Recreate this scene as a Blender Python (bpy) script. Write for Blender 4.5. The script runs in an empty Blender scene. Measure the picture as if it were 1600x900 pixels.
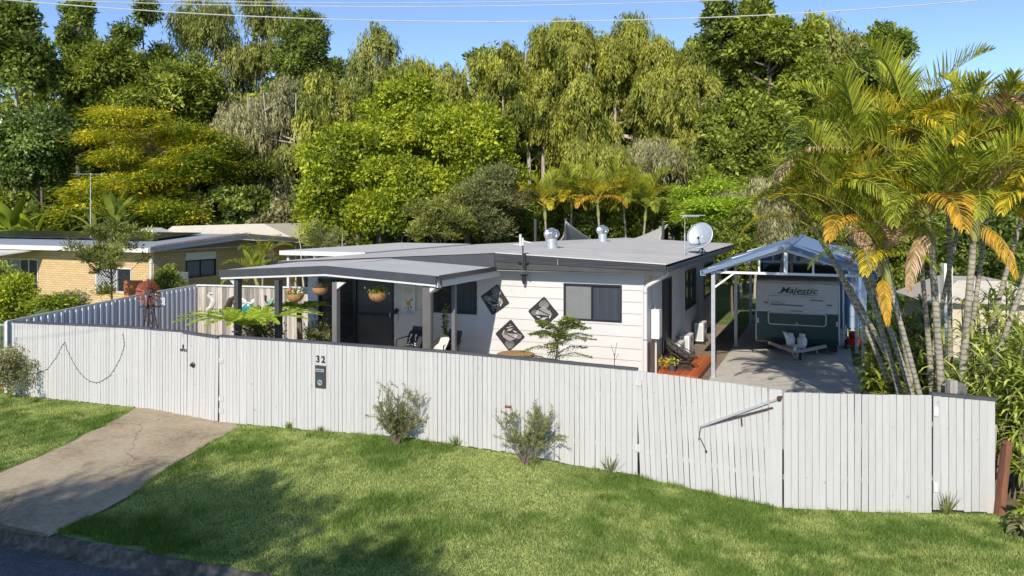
import bpy, math, random
import numpy as np
from mathutils import Vector, Matrix

R = math.radians
rnd = random.Random(7)
rng = np.random.default_rng(11)
scene = bpy.context.scene

# ------------------------------------------------------------------ camera, sky, sun, exposure
F, HZ, CH = 1200.0, 335.0, 4.5          # focal length and horizon row of the 1600 px wide photo, camera height
cam = bpy.data.objects.new('camera', bpy.data.cameras.new('camera'))
scene.collection.objects.link(cam)
cam.location = (0, 0, CH)
cam.rotation_euler = (R(90), 0, 0)
cam.data.sensor_width = 36
cam.data.lens = 27.0
cam.data.shift_y = -(450 - HZ) / 1600
cam.data.clip_start = 0.1
cam.data.clip_end = 3000
scene.camera = cam

SUN_EL, SUN_AZ = 33.0, 195.4            # azimuth clockwise from +Y, where the sun stands
world = bpy.data.worlds.new('World')
scene.world = world
world.use_nodes = True
wn = world.node_tree.nodes
sky = wn.new('ShaderNodeTexSky')
sky.sky_type = 'NISHITA'
sky.sun_disc = False
sky.sun_elevation = R(SUN_EL)
sky.sun_rotation = R(SUN_AZ)
sky.air_density = 0.5
sky.dust_density = 0.0
sky.ozone_density = 5.0
sky.altitude = 0
wn['Background'].inputs['Strength'].default_value = 0.15
tone = wn.new('ShaderNodeVectorMath')
tone.operation = 'MULTIPLY'
tone.inputs[1].default_value = (1.08, 0.93, 0.80)
world.node_tree.links.new(sky.outputs[0], tone.inputs[0])
world.node_tree.links.new(tone.outputs[0], wn['Background'].inputs['Color'])
sun = bpy.data.objects.new('sun', bpy.data.lights.new('sun', 'SUN'))
scene.collection.objects.link(sun)
sun.data.energy = 2.8
sun.data.angle = R(0.5)
sun.data.color = (1.0, 0.93, 0.82)
a = R(SUN_AZ)
SUN_DIR = Vector((-math.sin(a) * math.cos(R(SUN_EL)), -math.cos(a) * math.cos(R(SUN_EL)), -math.sin(R(SUN_EL))))
sun.rotation_euler = SUN_DIR.to_track_quat('-Z', 'Y').to_euler()
sun.location = (-8, -20, 20)
scene.view_settings.view_transform = 'Standard'
scene.view_settings.look = 'None'
scene.view_settings.gamma = 1
scene.view_settings.exposure = 0.97
scene.view_settings.use_curve_mapping = False
scene.cycles.max_bounces = 14
scene.cycles.diffuse_bounces = 8
scene.cycles.transmission_bounces = 10

# ------------------------------------------------------------------ materials
MATS = {}

def mat(name, col, rough=0.6, metal=0.0, var=0.12, scale=4.0, stretch=(1, 1, 1), bump=0.0, bscale=60.0,
        tintk=0.25, spec=0.5, col2=None, trans=0.0, vscale2=None):
    """procedural principled material: base colour broken by noise, by the mesh's own tint attribute and by bump"""
    if name in MATS: return MATS[name]
    m = bpy.data.materials.new(name)
    m.use_nodes = True
    nt = m.node_tree; N = nt.nodes; L = nt.links
    b = N['Principled BSDF']
    tc = N.new('ShaderNodeTexCoord'); mp = N.new('ShaderNodeMapping')
    mp.inputs['Scale'].default_value = stretch
    L.new(tc.outputs['Object'], mp.inputs['Vector'])
    n1 = N.new('ShaderNodeTexNoise'); n1.inputs['Scale'].default_value = scale
    n1.inputs['Detail'].default_value = 6; n1.inputs['Roughness'].default_value = 0.65
    L.new(mp.outputs[0], n1.inputs['Vector'])
    mr = N.new('ShaderNodeMapRange')
    mr.inputs['From Min'].default_value = 0.28; mr.inputs['From Max'].default_value = 0.72
    L.new(n1.outputs['Fac'], mr.inputs['Value'])
    at = N.new('ShaderNodeAttribute'); at.attribute_name = 'tint'
    mx = N.new('ShaderNodeMix'); mx.data_type = 'RGBA'
    A = [c * (1 - var) for c in col[:3]]
    B = [min(1, c * (1 + var)) for c in (col2 or col)[:3]]
    mx.inputs['A'].default_value = (*A, 1); mx.inputs['B'].default_value = (*B, 1)
    if col2:
        ad = N.new('ShaderNodeMath'); ad.operation = 'ADD'; ad.use_clamp = True
        L.new(mr.outputs[0], ad.inputs[0]); L.new(at.outputs['Fac'], ad.inputs[1])
        L.new(ad.outputs[0], mx.inputs['Factor'])
    else:
        L.new(mr.outputs[0], mx.inputs['Factor'])
    mu = N.new('ShaderNodeMath'); mu.operation = 'MULTIPLY_ADD'
    mu.inputs[1].default_value = tintk; mu.inputs[2].default_value = 1.0
    L.new(at.outputs['Fac'], mu.inputs[0])
    vm = N.new('ShaderNodeVectorMath'); vm.operation = 'SCALE'
    L.new(mx.outputs['Result'], vm.inputs[0]); L.new(mu.outputs[0], vm.inputs['Scale'])
    L.new(vm.outputs[0], b.inputs['Base Color'])
    b.inputs['Roughness'].default_value = rough
    b.inputs['Metallic'].default_value = metal
    b.inputs['Specular IOR Level'].default_value = spec
    if bump:
        n2 = N.new('ShaderNodeTexNoise'); n2.inputs['Scale'].default_value = bscale; n2.inputs['Detail'].default_value = 5
        L.new(mp.outputs[0], n2.inputs['Vector'])
        bp = N.new('ShaderNodeBump'); bp.inputs['Strength'].default_value = bump; bp.inputs['Distance'].default_value = 0.02
        L.new(n2.outputs['Fac'], bp.inputs['Height']); L.new(bp.outputs[0], b.inputs['Normal'])
    if trans:
        t = N.new('ShaderNodeBsdfTranslucent'); ms = N.new('ShaderNodeMixShader')
        sc = N.new('ShaderNodeVectorMath'); sc.operation = 'MULTIPLY'
        sc.inputs[1].default_value = (1.25, 1.25, 0.6)
        L.new(vm.outputs[0], sc.inputs[0]); L.new(sc.outputs[0], t.inputs['Color'])
        ms.inputs[0].default_value = trans
        L.new(b.outputs[0], ms.inputs[1]); L.new(t.outputs[0], ms.inputs[2])
        L.new(ms.outputs[0], N['Material Output'].inputs['Surface'])
    MATS[name] = m
    return m

def leaf(name, c1, c2, rough=0.55, trans=0.38, spec=0.3):
    c1 = [x * 1.12 for x in c1]; c2 = [x * 1.12 for x in c2]
    return mat(name, c1, rough, col2=c2, var=0.1, scale=0.35, tintk=0.35, trans=trans, spec=spec)

M = {}
M['paling'] = mat('painted_paling', (0.468, 0.458, 0.438), 0.65, var=0.06, scale=5, stretch=(4, 4, 0.5), tintk=0.07, bump=0.15, bscale=30, spec=0.25)
M['rail_dark'] = mat('dark_rail', (0.07, 0.07, 0.078), 0.6, var=0.2, scale=3)
M['wall_white'] = mat('white_weatherboard', (0.57, 0.555, 0.53), 0.55, var=0.04, scale=1.2, spec=0.3)
M['wall_cream'] = mat('cream_side_wall', (0.56, 0.55, 0.53), 0.6, var=0.06, scale=1.0, stretch=(1, 1, 0.4), spec=0.3)
M['white_trim'] = mat('white_trim', (0.62, 0.61, 0.585), 0.45, var=0.04)
M['slate'] = mat('slate_paint', (0.05, 0.052, 0.058), 0.5, var=0.15)
M['slate_metal'] = mat('slate_metal', (0.065, 0.067, 0.072), 0.35, metal=0.3, var=0.25, scale=2, stretch=(0.4, 1, 4))
M['dark_frame'] = mat('dark_aluminium', (0.03, 0.031, 0.035), 0.35, metal=0.3, var=0.1)
M['zinc_roof'] = mat('weathered_roof_sheet', (0.47, 0.455, 0.43), 0.65, metal=0.0, var=0.34, scale=2.0, stretch=(0.25, 4, 1), spec=0.4)
M['porch_sheet'] = mat('porch_roof_sheet', (0.40, 0.41, 0.395), 0.55, metal=0.0, var=0.10, scale=1.5, stretch=(1, 0.5, 1))
M['blue_roof'] = mat('blue_roof_sheet', (0.135, 0.195, 0.31), 0.65, metal=0.0, var=0.12, scale=1.2)
M['blue_wall'] = mat('blue_shed_wall', (0.12, 0.22, 0.42), 0.45, var=0.1, scale=1.5)
M['galv'] = mat('galvanised_steel', (0.50, 0.52, 0.54), 0.4, metal=0.5, var=0.15, scale=8)
M['shiny'] = mat('bright_metal', (0.75, 0.76, 0.78), 0.25, metal=0.9, var=0.1, scale=8)
M['glass'] = mat('dark_window_glass', (0.018, 0.022, 0.028), 0.06, var=0.3, scale=2, spec=0.8)
M['screen'] = mat('grey_fly_screen', (0.17, 0.175, 0.175), 0.7, var=0.08, scale=6)
M['door_mesh'] = mat('dark_security_mesh', (0.055, 0.055, 0.056), 0.5, var=0.25, scale=1.5)
M['curtain'] = mat('blue_grey_curtain', (0.05, 0.065, 0.085), 0.8, var=0.3, scale=20, stretch=(6, 1, 0.1))
M['colorbond'] = mat('pale_grey_sheet_fence', (0.68, 0.68, 0.69), 0.45, var=0.06, scale=1.5, spec=0.35)
M['old_timber'] = mat('weathered_timber', (0.36, 0.325, 0.28), 0.85, var=0.38, scale=5, stretch=(3, 3, 0.35), tintk=0.5, bump=0.4, bscale=30)
M['deck'] = mat('orange_stained_decking', (0.50, 0.125, 0.035), 0.45, var=0.2, scale=5, stretch=(1, 6, 1), tintk=0.4)
M['rust'] = mat('rusty_steel', (0.25, 0.07, 0.035), 0.75, var=0.45, scale=9, bump=0.3)
M['rust_dark'] = mat('dark_rusty_steel', (0.06, 0.035, 0.03), 0.75, var=0.4, scale=9)
M['black'] = mat('black_metal', (0.02, 0.02, 0.021), 0.45, var=0.15)
M['black_plastic'] = mat('black_plastic', (0.025, 0.025, 0.027), 0.4, var=0.1)
M['white_plastic'] = mat('white_plastic', (0.74, 0.74, 0.72), 0.4, var=0.05)
M['green_paint'] = mat('deep_green_panel', (0.010, 0.062, 0.056), 0.3, var=0.12, scale=2)
M['van_white'] = mat('caravan_white_panel', (0.60, 0.585, 0.56), 0.4, var=0.06, scale=2)
M['van_beige'] = mat('beige_awning_vinyl', (0.42, 0.39, 0.34), 0.6, var=0.08)
M['tyre'] = mat('tyre_rubber', (0.02, 0.02, 0.02), 0.85, var=0.2)
M['terracotta'] = mat('ochre_sheet', (0.50, 0.17, 0.05), 0.7, var=0.15)
M['wicker'] = mat('wicker_basket', (0.42, 0.22, 0.09), 0.8, var=0.3, scale=20, bump=0.5, bscale=80)
M['pot'] = mat('charcoal_pot', (0.07, 0.075, 0.085), 0.55, var=0.15)
M['bark'] = mat('grey_brown_bark', (0.16, 0.125, 0.095), 0.9, var=0.35, scale=3, stretch=(1, 1, 0.3), bump=0.5, bscale=12)
M['pale_bark'] = mat('pale_paper_bark', (0.42, 0.36, 0.29), 0.9, var=0.35, scale=3, stretch=(1, 1, 0.3), bump=0.5, bscale=12)
M['palm_trunk'] = None
M['cushion'] = mat('black_cushion', (0.03, 0.03, 0.035), 0.9, var=0.2)
M['cream_fabric'] = mat('cream_fabric', (0.62, 0.60, 0.52), 0.9, var=0.08)
M['sail'] = mat('grey_shade_sail', (0.5, 0.48, 0.44), 0.8, var=0.06, trans=0.25)
M['fascia_cream'] = mat('cream_fascia', (0.76, 0.72, 0.60), 0.5, var=0.05)
M['fascia_grey'] = mat('weathered_grey_fascia', (0.50, 0.49, 0.47), 0.7, var=0.15, scale=3, stretch=(1, 1, 3))
M['beige_roof'] = mat('beige_roof', (0.50, 0.45, 0.37), 0.7, var=0.08)
M['beige_wall'] = mat('beige_render', (0.56, 0.48, 0.35), 0.8, var=0.12, scale=2, bump=0.2)
M['solar'] = mat('solar_panel', (0.018, 0.02, 0.026), 0.25, var=0.2, scale=1, spec=0.6)
M['soil'] = mat('bare_soil', (0.15, 0.105, 0.07), 0.95, var=0.4, scale=3, bump=0.6, bscale=25)
M['curtain_glass'] = mat('curtained_glass', (0.05, 0.06, 0.075), 0.12, var=0.3, scale=2, stretch=(9, 1, 0.05), spec=0.7)
M['wire'] = mat('pale_wire', (0.50, 0.50, 0.48), 0.5)
M['red'] = mat('red_paint', (0.5, 0.02, 0.015), 0.35)
M['teal'] = mat('teal_enamel', (0.03, 0.20, 0.20), 0.3, var=0.4, scale=20)
M['pale_metal'] = mat('pale_art_metal', (0.6, 0.6, 0.56), 0.5, var=0.2, scale=10)
M['tan_paint'] = mat('tan_print', (0.52, 0.33, 0.10), 0.8, var=0.3, scale=20)

def spots(m, scale, thr, dark):
    nt = m.node_tree; N = nt.nodes; L = nt.links; b = N['Principled BSDF']; src = b.inputs['Base Color'].links[0].from_socket
    tc = N.new('ShaderNodeTexCoord'); v = N.new('ShaderNodeTexNoise'); v.inputs['Scale'].default_value = scale; v.inputs['Detail'].default_value = 3
    L.new(tc.outputs['Object'], v.inputs['Vector'])
    mr = N.new('ShaderNodeMapRange'); mr.inputs['From Min'].default_value = thr; mr.inputs['From Max'].default_value = thr + .05
    mr.inputs['To Min'].default_value = 1.0; mr.inputs['To Max'].default_value = dark
    L.new(v.outputs['Fac'], mr.inputs['Value'])
    sc = N.new('ShaderNodeVectorMath'); sc.operation = 'SCALE'; L.new(src, sc.inputs[0]); L.new(mr.outputs[0], sc.inputs['Scale']); L.new(sc.outputs[0], b.inputs['Base Color'])
spots(M['paling'], 9, 0.70, 0.72); spots(M['zinc_roof'], 3, 0.62, 0.85)

def special():
    # brick for the neighbour's walls
    m = bpy.data.materials.new('tan_brick'); m.use_nodes = True
    nt = m.node_tree; N = nt.nodes; L = nt.links; b = N['Principled BSDF']
    tc = N.new('ShaderNodeTexCoord')
    sp = N.new('ShaderNodeSeparateXYZ'); L.new(tc.outputs['Object'], sp.inputs[0])
    ad = N.new('ShaderNodeMath'); L.new(sp.outputs[0], ad.inputs[0]); L.new(sp.outputs[1], ad.inputs[1])
    cb = N.new('ShaderNodeCombineXYZ'); L.new(ad.outputs[0], cb.inputs[0]); L.new(sp.outputs[2], cb.inputs[1])
    br = N.new('ShaderNodeTexBrick'); L.new(cb.outputs[0], br.inputs['Vector'])
    br.inputs['Scale'].default_value = 1.0
    br.inputs['Brick Width'].default_value = 0.34; br.inputs['Row Height'].default_value = 0.11
    br.inputs['Mortar Size'].default_value = 0.010; br.inputs['Mortar Smooth'].default_value = 0.3
    br.inputs['Color1'].default_value = (0.62, 0.44, 0.22, 1); br.inputs['Color2'].default_value = (0.54, 0.37, 0.18, 1)
    br.inputs['Mortar'].default_value = (0.26, 0.19, 0.11, 1)
    br.inputs['Bias'].default_value = 0.0
    L.new(br.outputs['Color'], b.inputs['Base Color']); b.inputs['Roughness'].default_value = 0.9
    bp = N.new('ShaderNodeBump'); bp.invert = True; bp.inputs['Strength'].default_value = 0.5; bp.inputs['Distance'].default_value = 0.01
    L.new(br.outputs['Fac'], bp.inputs['Height']); L.new(bp.outputs[0], b.inputs['Normal'])
    M['brick'] = m
    # palm trunk with leaf-scar rings
    m = bpy.data.materials.new('ringed_palm_trunk'); m.use_nodes = True
    nt = m.node_tree; N = nt.nodes; L = nt.links; b = N['Principled BSDF']
    tc = N.new('ShaderNodeTexCoord')
    wv = N.new('ShaderNodeTexWave'); wv.bands_direction = 'Z'; wv.inputs['Scale'].default_value = 3.4
    wv.inputs['Distortion'].default_value = 4.0; wv.inputs['Detail'].default_value = 4; wv.inputs['Detail Scale'].default_value = 2.5
    L.new(tc.outputs['Object'], wv.inputs['Vector'])
    cr = N.new('ShaderNodeValToRGB')
    cr.color_ramp.elements[0].position = 0.0; cr.color_ramp.elements[0].color = (0.15, 0.125, 0.085, 1)
    cr.color_ramp.elements[1].position = 0.35; cr.color_ramp.elements[1].color = (0.30, 0.275, 0.215, 1)
    L.new(wv.outputs['Fac'], cr.inputs[0])
    nz = N.new('ShaderNodeTexNoise'); nz.inputs['Scale'].default_value = 5
    L.new(tc.outputs['Object'], nz.inputs['Vector'])
    mx = N.new('ShaderNodeMix'); mx.data_type = 'RGBA'; mx.blend_type = 'MULTIPLY'; mx.inputs['Factor'].default_value = 0.8
    L.new(cr.outputs[0], mx.inputs['A']); L.new(nz.outputs['Fac'], mx.inputs['B'])
    m2 = N.new('ShaderNodeVectorMath'); m2.operation = 'SCALE'; m2.inputs['Scale'].default_value = 1.7
    L.new(mx.outputs['Result'], m2.inputs[0]); L.new(m2.outputs[0], b.inputs['Base Color'])
    b.inputs['Roughness'].default_value = 0.85
    M['palm_trunk'] = m

    def ramp_ground(name, cols, scale, scale2, rough=0.95, bump=0.5, bscale=40, mixk=0.5):
        m = bpy.data.materials.new(name); m.use_nodes = True
        nt = m.node_tree; N = nt.nodes; L = nt.links; b = N['Principled BSDF']
        tc = N.new('ShaderNodeTexCoord')
        n1 = N.new('ShaderNodeTexNoise'); n1.inputs['Scale'].default_value = scale; n1.inputs['Detail'].default_value = 8
        n1.inputs['Roughness'].default_value = 0.7
        n2 = N.new('ShaderNodeTexNoise'); n2.inputs['Scale'].default_value = scale2; n2.inputs['Detail'].default_value = 6
        L.new(tc.outputs['Object'], n1.inputs['Vector']); L.new(tc.outputs['Object'], n2.inputs['Vector'])
        mm = N.new('ShaderNodeMix'); mm.inputs['Factor'].default_value = mixk
        L.new(n1.outputs['Fac'], mm.inputs['A']); L.new(n2.outputs['Fac'], mm.inputs['B'])
        cr = N.new('ShaderNodeValToRGB'); e = cr.color_ramp.elements
        e[0].position = 0.36; e[0].color = (*cols[0], 1); e[1].position = 0.64; e[1].color = (*cols[-1], 1)
        for i, c in enumerate(cols[1:-1]):
            x = e.new(0.36 + 0.28 * (i + 1) / (len(cols) - 1)); x.color = (*c, 1)
        L.new(mm.outputs['Result'], cr.inputs[0]); L.new(cr.outputs[0], b.inputs['Base Color'])
        b.inputs['Roughness'].default_value = rough
        n3 = N.new('ShaderNodeTexNoise'); n3.inputs['Scale'].default_value = bscale; n3.inputs['Detail'].default_value = 6
        L.new(tc.outputs['Object'], n3.inputs['Vector'])
        bp = N.new('ShaderNodeBump'); bp.inputs['Strength'].default_value = bump; bp.inputs['Distance'].default_value = 0.02
        L.new(n3.outputs['Fac'], bp.inputs['Height']); L.new(bp.outputs[0], b.inputs['Normal'])
        return m
    M['ground'] = ramp_ground('turf_soil', [(0.07, 0.11, 0.02), (0.10, 0.15, 0.03), (0.15, 0.19, 0.05)], 0.5, 6, bscale=60)
    M['yard'] = ramp_ground('leaf_litter_yard', [(0.07, 0.05, 0.03), (0.13, 0.10, 0.06), (0.10, 0.12, 0.035)], 0.6, 5)
    M['driveway'] = ramp_ground('old_concrete_driveway', [(0.21, 0.16, 0.10), (0.36, 0.29, 0.19), (0.44, 0.365, 0.255)], 0.7, 14, bump=0.12, bscale=70, mixk=.35)
    M['slab'] = ramp_ground('concrete_slab', [(0.40, 0.365, 0.31), (0.52, 0.48, 0.42), (0.58, 0.54, 0.47)], 0.5, 5, bump=0.2, bscale=50)
    M['path'] = ramp_ground('brown_paver_path', [(0.16, 0.115, 0.075), (0.25, 0.185, 0.125), (0.31, 0.25, 0.18)], 0.9, 8, bump=0.4)
    def cracks(m, sc, th):
        nt = m.node_tree; N = nt.nodes; L = nt.links; b = N['Principled BSDF']; src = b.inputs['Base Color'].links[0].from_socket
        tc = N.new('ShaderNodeTexCoord'); nz = N.new('ShaderNodeTexNoise'); nz.inputs['Scale'].default_value = 2.5; nz.inputs['Detail'].default_value = 5
        L.new(tc.outputs['Object'], nz.inputs['Vector']); mv = N.new('ShaderNodeVectorMath'); mv.operation = 'MULTIPLY_ADD'; mv.inputs[1].default_value = (.5, .5, 0)
        L.new(nz.outputs['Color'], mv.inputs[0]); L.new(tc.outputs['Object'], mv.inputs[2])
        v = N.new('ShaderNodeTexVoronoi'); v.feature = 'DISTANCE_TO_EDGE'; v.voronoi_dimensions = '2D'; v.inputs['Scale'].default_value = sc; L.new(mv.outputs[0], v.inputs['Vector'])
        mr = N.new('ShaderNodeMapRange'); mr.inputs['From Max'].default_value = th; mr.inputs['To Min'].default_value = .45; L.new(v.outputs['Distance'], mr.inputs['Value'])
        s_ = N.new('ShaderNodeVectorMath'); s_.operation = 'SCALE'; L.new(src, s_.inputs[0]); L.new(mr.outputs[0], s_.inputs['Scale']); L.new(s_.outputs[0], b.inputs['Base Color'])
    cracks(M['driveway'], .30, .006); cracks(M['slab'], .18, .004)
    M['road'] = ramp_ground('asphalt', [(0.055, 0.056, 0.06), (0.10, 0.10, 0.105), (0.17, 0.165, 0.16)], 1.2, 30, bump=0.5, bscale=90, mixk=0.6)
    M['kerb'] = ramp_ground('kerb_concrete', [(0.045, 0.035, 0.025), (0.10, 0.085, 0.065), (0.22, 0.195, 0.16)], 1.5, 9, bump=0.5, bscale=30)
special()

# foliage
M['lf_dark'] = leaf('dark_green_leaves', (0.07, 0.11, 0.022), (0.22, 0.27, 0.055))
M['lf_gloss'] = leaf('glossy_green_leaves', (0.075, 0.12, 0.028), (0.22, 0.285, 0.08), rough=0.3)
M['lf_mid'] = leaf('mid_green_leaves', (0.10, 0.14, 0.022), (0.30, 0.335, 0.05))
M['lf_bright'] = leaf('bright_green_leaves', (0.156, 0.220, 0.021), (0.383, 0.412, 0.031))
M['lf_olive'] = leaf('olive_leaves', (0.135, 0.155, 0.038), (0.32, 0.33, 0.085))
M['lf_weep'] = leaf('yellow_olive_leaves', (0.142, 0.177, 0.031), (0.348, 0.348, 0.060))
M['lf_grey'] = leaf('grey_olive_leaves', (0.185, 0.185, 0.092), (0.398, 0.383, 0.199))
M['lf_poin'] = leaf('ferny_gold_green_leaves', (0.14, 0.23, 0.018), (0.55, 0.47, 0.03))
M['lf_lime'] = leaf('lime_leaves', (0.213, 0.327, 0.026), (0.426, 0.525, 0.057))
M['lf_brush'] = leaf('bottlebrush_leaves', (0.099, 0.114, 0.045), (0.256, 0.263, 0.099))
M['lf_shrub'] = leaf('fine_shrub_leaves', (0.14, 0.16, 0.05), (0.30, 0.32, 0.11))
M['lf_ginger'] = leaf('strap_leaves', (0.170, 0.241, 0.035), (0.511, 0.540, 0.142))
M['fr_green'] = leaf('palm_frond_green', (0.128, 0.177, 0.021), (0.327, 0.348, 0.031), trans=0.35)
M['fr_yellow'] = leaf('palm_frond_yellow', (0.312, 0.284, 0.021), (0.596, 0.440, 0.028), trans=0.35)
M['fr_orange'] = leaf('palm_frond_orange', (0.36, 0.20, 0.02), (0.56, 0.33, 0.035), trans=0.3)
M['fr_brown'] = leaf('palm_frond_brown', (0.241, 0.142, 0.071), (0.454, 0.312, 0.185), trans=0.15)
M['stalk'] = mat('frond_stalk', (0.30, 0.27, 0.05), 0.5, var=0.2)
M['crownshaft'] = mat('palm_crownshaft', (0.24, 0.24, 0.07), 0.5, var=0.3, scale=4)

# ------------------------------------------------------------------ helpers
COL = scene.collection

def tag(o, label=None, cat=None, group=None, kind=None):
    if label: o['label'] = label
    if cat: o['category'] = cat
    if group: o['group'] = group
    if kind: o['kind'] = kind
    return o

def empty(name, label, cat, loc=(0, 0, 0), rz=0.0, group=None, scale=1.0):
    o = bpy.data.objects.new(name, None)
    o.empty_display_size = 0.2
    COL.objects.link(o); o.location = loc; o.rotation_euler = (0, 0, rz); o.scale = (scale,) * 3
    return tag(o, label, cat, group)

def copy_tree(o, parent=None):
    c = o.copy(); COL.objects.link(c); c.parent = parent
    for ch in list(o.children): copy_tree(ch, c)
    return c

class MB:
    def __init__(s): s.v = []; s.f = []; s.t = []; s.tint = 0.0; s.X = None
    def add(s, vs, fs, tint=None):
        n = len(s.v)
        if s.X is not None: vs = [s.X @ Vector(p) for p in vs]
        s.v += [tuple(p) for p in vs]
        s.f += [tuple(i + n for i in f) for f in fs]
        s.t += [s.tint if tint is None else tint] * len(fs)
        return s
    def box(s, x0, x1, y0, y1, z0, z1, tint=None):
        vs = [(x, y, z) for z in (z0, z1) for y in (y0, y1) for x in (x0, x1)]
        return s.add(vs, [(0, 2, 3, 1), (4, 5, 7, 6), (0, 1, 5, 4), (2, 6, 7, 3), (0, 4, 6, 2), (1, 3, 7, 5)], tint)
    def hexa(s, b, t, tint=None):          # 4 bottom points, 4 top points, same winding
        return s.add(list(b) + list(t), [(3, 2, 1, 0), (4, 5, 6, 7), (0, 1, 5, 4), (1, 2, 6, 5), (2, 3, 7, 6), (3, 0, 4, 7)], tint)
    def bar(s, p, q, w, h=None, tint=None, up=(0, 0, 1)):
        h = h or w
        p = Vector(p); q = Vector(q); d = (q - p).normalized()
        a = d.cross(Vector(up))
        if a.length < 1e-4: a = d.cross(Vector((1, 0, 0)))
        a.normalize(); b = a.cross(d).normalized()
        c = [a * w / 2 * i + b * h / 2 * j for i, j in ((-1, -1), (1, -1), (1, 1), (-1, 1))]
        return s.hexa([p + k for k in c], [q + k for k in c], tint)
    def tube(s, pts, r, n=8, caps=True, tint=None):
        pts = [Vector(p) for p in pts]
        rs = r if isinstance(r, (list, tuple)) else [r] * len(pts)
        vs = []; fs = []; prev = None
        for i, p in enumerate(pts):
            d = (pts[min(i + 1, len(pts) - 1)] - pts[max(i - 1, 0)])
            d = d.normalized() if d.length > 1e-9 else Vector((0, 0, 1))
            if prev is None:
                a = d.cross(Vector((0, 0, 1)))
                if a.length < 1e-3: a = d.cross(Vector((0, 1, 0)))
            else: a = prev - d * prev.dot(d)
            a.normalize(); prev = a; b = d.cross(a)
            for k in range(n):
                w = 2 * math.pi * k / n
                vs.append(p + (a * math.cos(w) + b * math.sin(w)) * rs[i])
        for i in range(len(pts) - 1):
            for k in range(n):
                k2 = (k + 1) % n
                fs.append((i * n + k, i * n + k2, (i + 1) * n + k2, (i + 1) * n + k))
        if caps:
            fs.append(tuple(reversed(range(n)))); fs.append(tuple(range((len(pts) - 1) * n, len(pts) * n)))
        return s.add(vs, fs, tint)
    def lathe(s, prof, c=(0, 0, 0), n=16, ax='z', tint=None, caps=True):
        vs = []; fs = []
        for r, h in prof:
            for k in range(n):
                w = 2 * math.pi * k / n; x = r * math.cos(w); y = r * math.sin(w)
                vs.append({'z': (c[0] + x, c[1] + y, c[2] + h), 'y': (c[0] + x, c[1] + h, c[2] - y), 'x': (c[0] + h, c[1] + x, c[2] + y)}[ax])
        m = len(prof)
        for i in range(m - 1):
            for k in range(n):
                k2 = (k + 1) % n
                fs.append((i * n + k, i * n + k2, (i + 1) * n + k2, (i + 1) * n + k))
        if caps:
            fs.append(tuple(reversed(range(n)))); fs.append(tuple(range((m - 1) * n, m * n)))
        return s.add(vs, fs, tint)
    def prism(s, poly, a, b, plane='xz', tint=None):   # 2-D polygon extruded from a to b along the third axis
        def P(p, t): return {'xz': (p[0], t, p[1]), 'yz': (t, p[0], p[1]), 'xy': (p[0], p[1], t)}[plane]
        n = len(poly)
        vs = [P(p, a) for p in poly] + [P(p, b) for p in poly]
        fs = [tuple(range(n)), tuple(reversed(range(n, 2 * n)))]
        fs += [(i, (i + n), ((i + 1) % n) + n, (i + 1) % n) for i in range(n)]
        return s.add(vs, fs, tint)
    def ball(s, c, r, n=10, sc=(1, 1, 1), tint=None):
        prof = [(max(1e-4, math.sin(math.pi * i / n)) * r, -math.cos(math.pi * i / n) * r) for i in range(n + 1)]
        vs = []; fs = []; m = n * 2 if n < 8 else 14
        for pr, h in prof:
            for k in range(m):
                w = 2 * math.pi * k / m
                vs.append((c[0] + pr * math.cos(w) * sc[0], c[1] + pr * math.sin(w) * sc[1], c[2] + h * sc[2]))
        for i in range(n):
            for k in range(m):
                k2 = (k + 1) % m; fs.append((i * m + k, i * m + k2, (i + 1) * m + k2, (i + 1) * m + k))
        return s.add(vs, fs, tint)
    def build(s, name, m, parent=None, smooth=False, bevel=0.0, recalc=True):
        me = bpy.data.meshes.new(name)
        me.from_pydata(s.v, [], s.f)
        if recalc:
            import bmesh
            b = bmesh.new(); b.from_mesh(me); bmesh.ops.recalc_face_normals(b, faces=b.faces); b.to_mesh(me); b.free()
        at = me.attributes.new('tint', 'FLOAT', 'FACE'); at.data.foreach_set('value', s.t)
        me.materials.append(m)
        if smooth: me.polygons.foreach_set('use_smooth', [True] * len(me.polygons))
        o = bpy.data.objects.new(name, me); COL.objects.link(o)
        o.parent = parent
        if smooth:
            try: me.set_sharp_from_angle(angle=R(40))
            except Exception: pass
        if bevel:
            bv = o.modifiers.new('bevel', 'BEVEL'); bv.width = bevel; bv.segments = 2; bv.limit_method = 'ANGLE'
        return o

def np_mesh(name, V, Q, m, parent=None, tint=None):
    """big mesh from numpy arrays; Q is (n,3) or (n,4)"""
    me = bpy.data.meshes.new(name)
    V = np.asarray(V, dtype=np.float32); Q = np.asarray(Q, dtype=np.int32); k = Q.shape[1]
    me.vertices.add(len(V)); me.vertices.foreach_set('co', V.ravel())
    me.loops.add(Q.size); me.loops.foreach_set('vertex_index', Q.ravel())
    me.polygons.add(len(Q))
    me.polygons.foreach_set('loop_start', np.arange(0, Q.size, k, dtype=np.int32))
    me.update(calc_edges=True)
    if tint is not None:
        at = me.attributes.new('tint', 'FLOAT', 'FACE'); at.data.foreach_set('value', np.asarray(tint, dtype=np.float32))
    me.materials.append(m)
    o = bpy.data.objects.new(name, me); COL.objects.link(o); o.parent = parent
    return o

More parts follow.
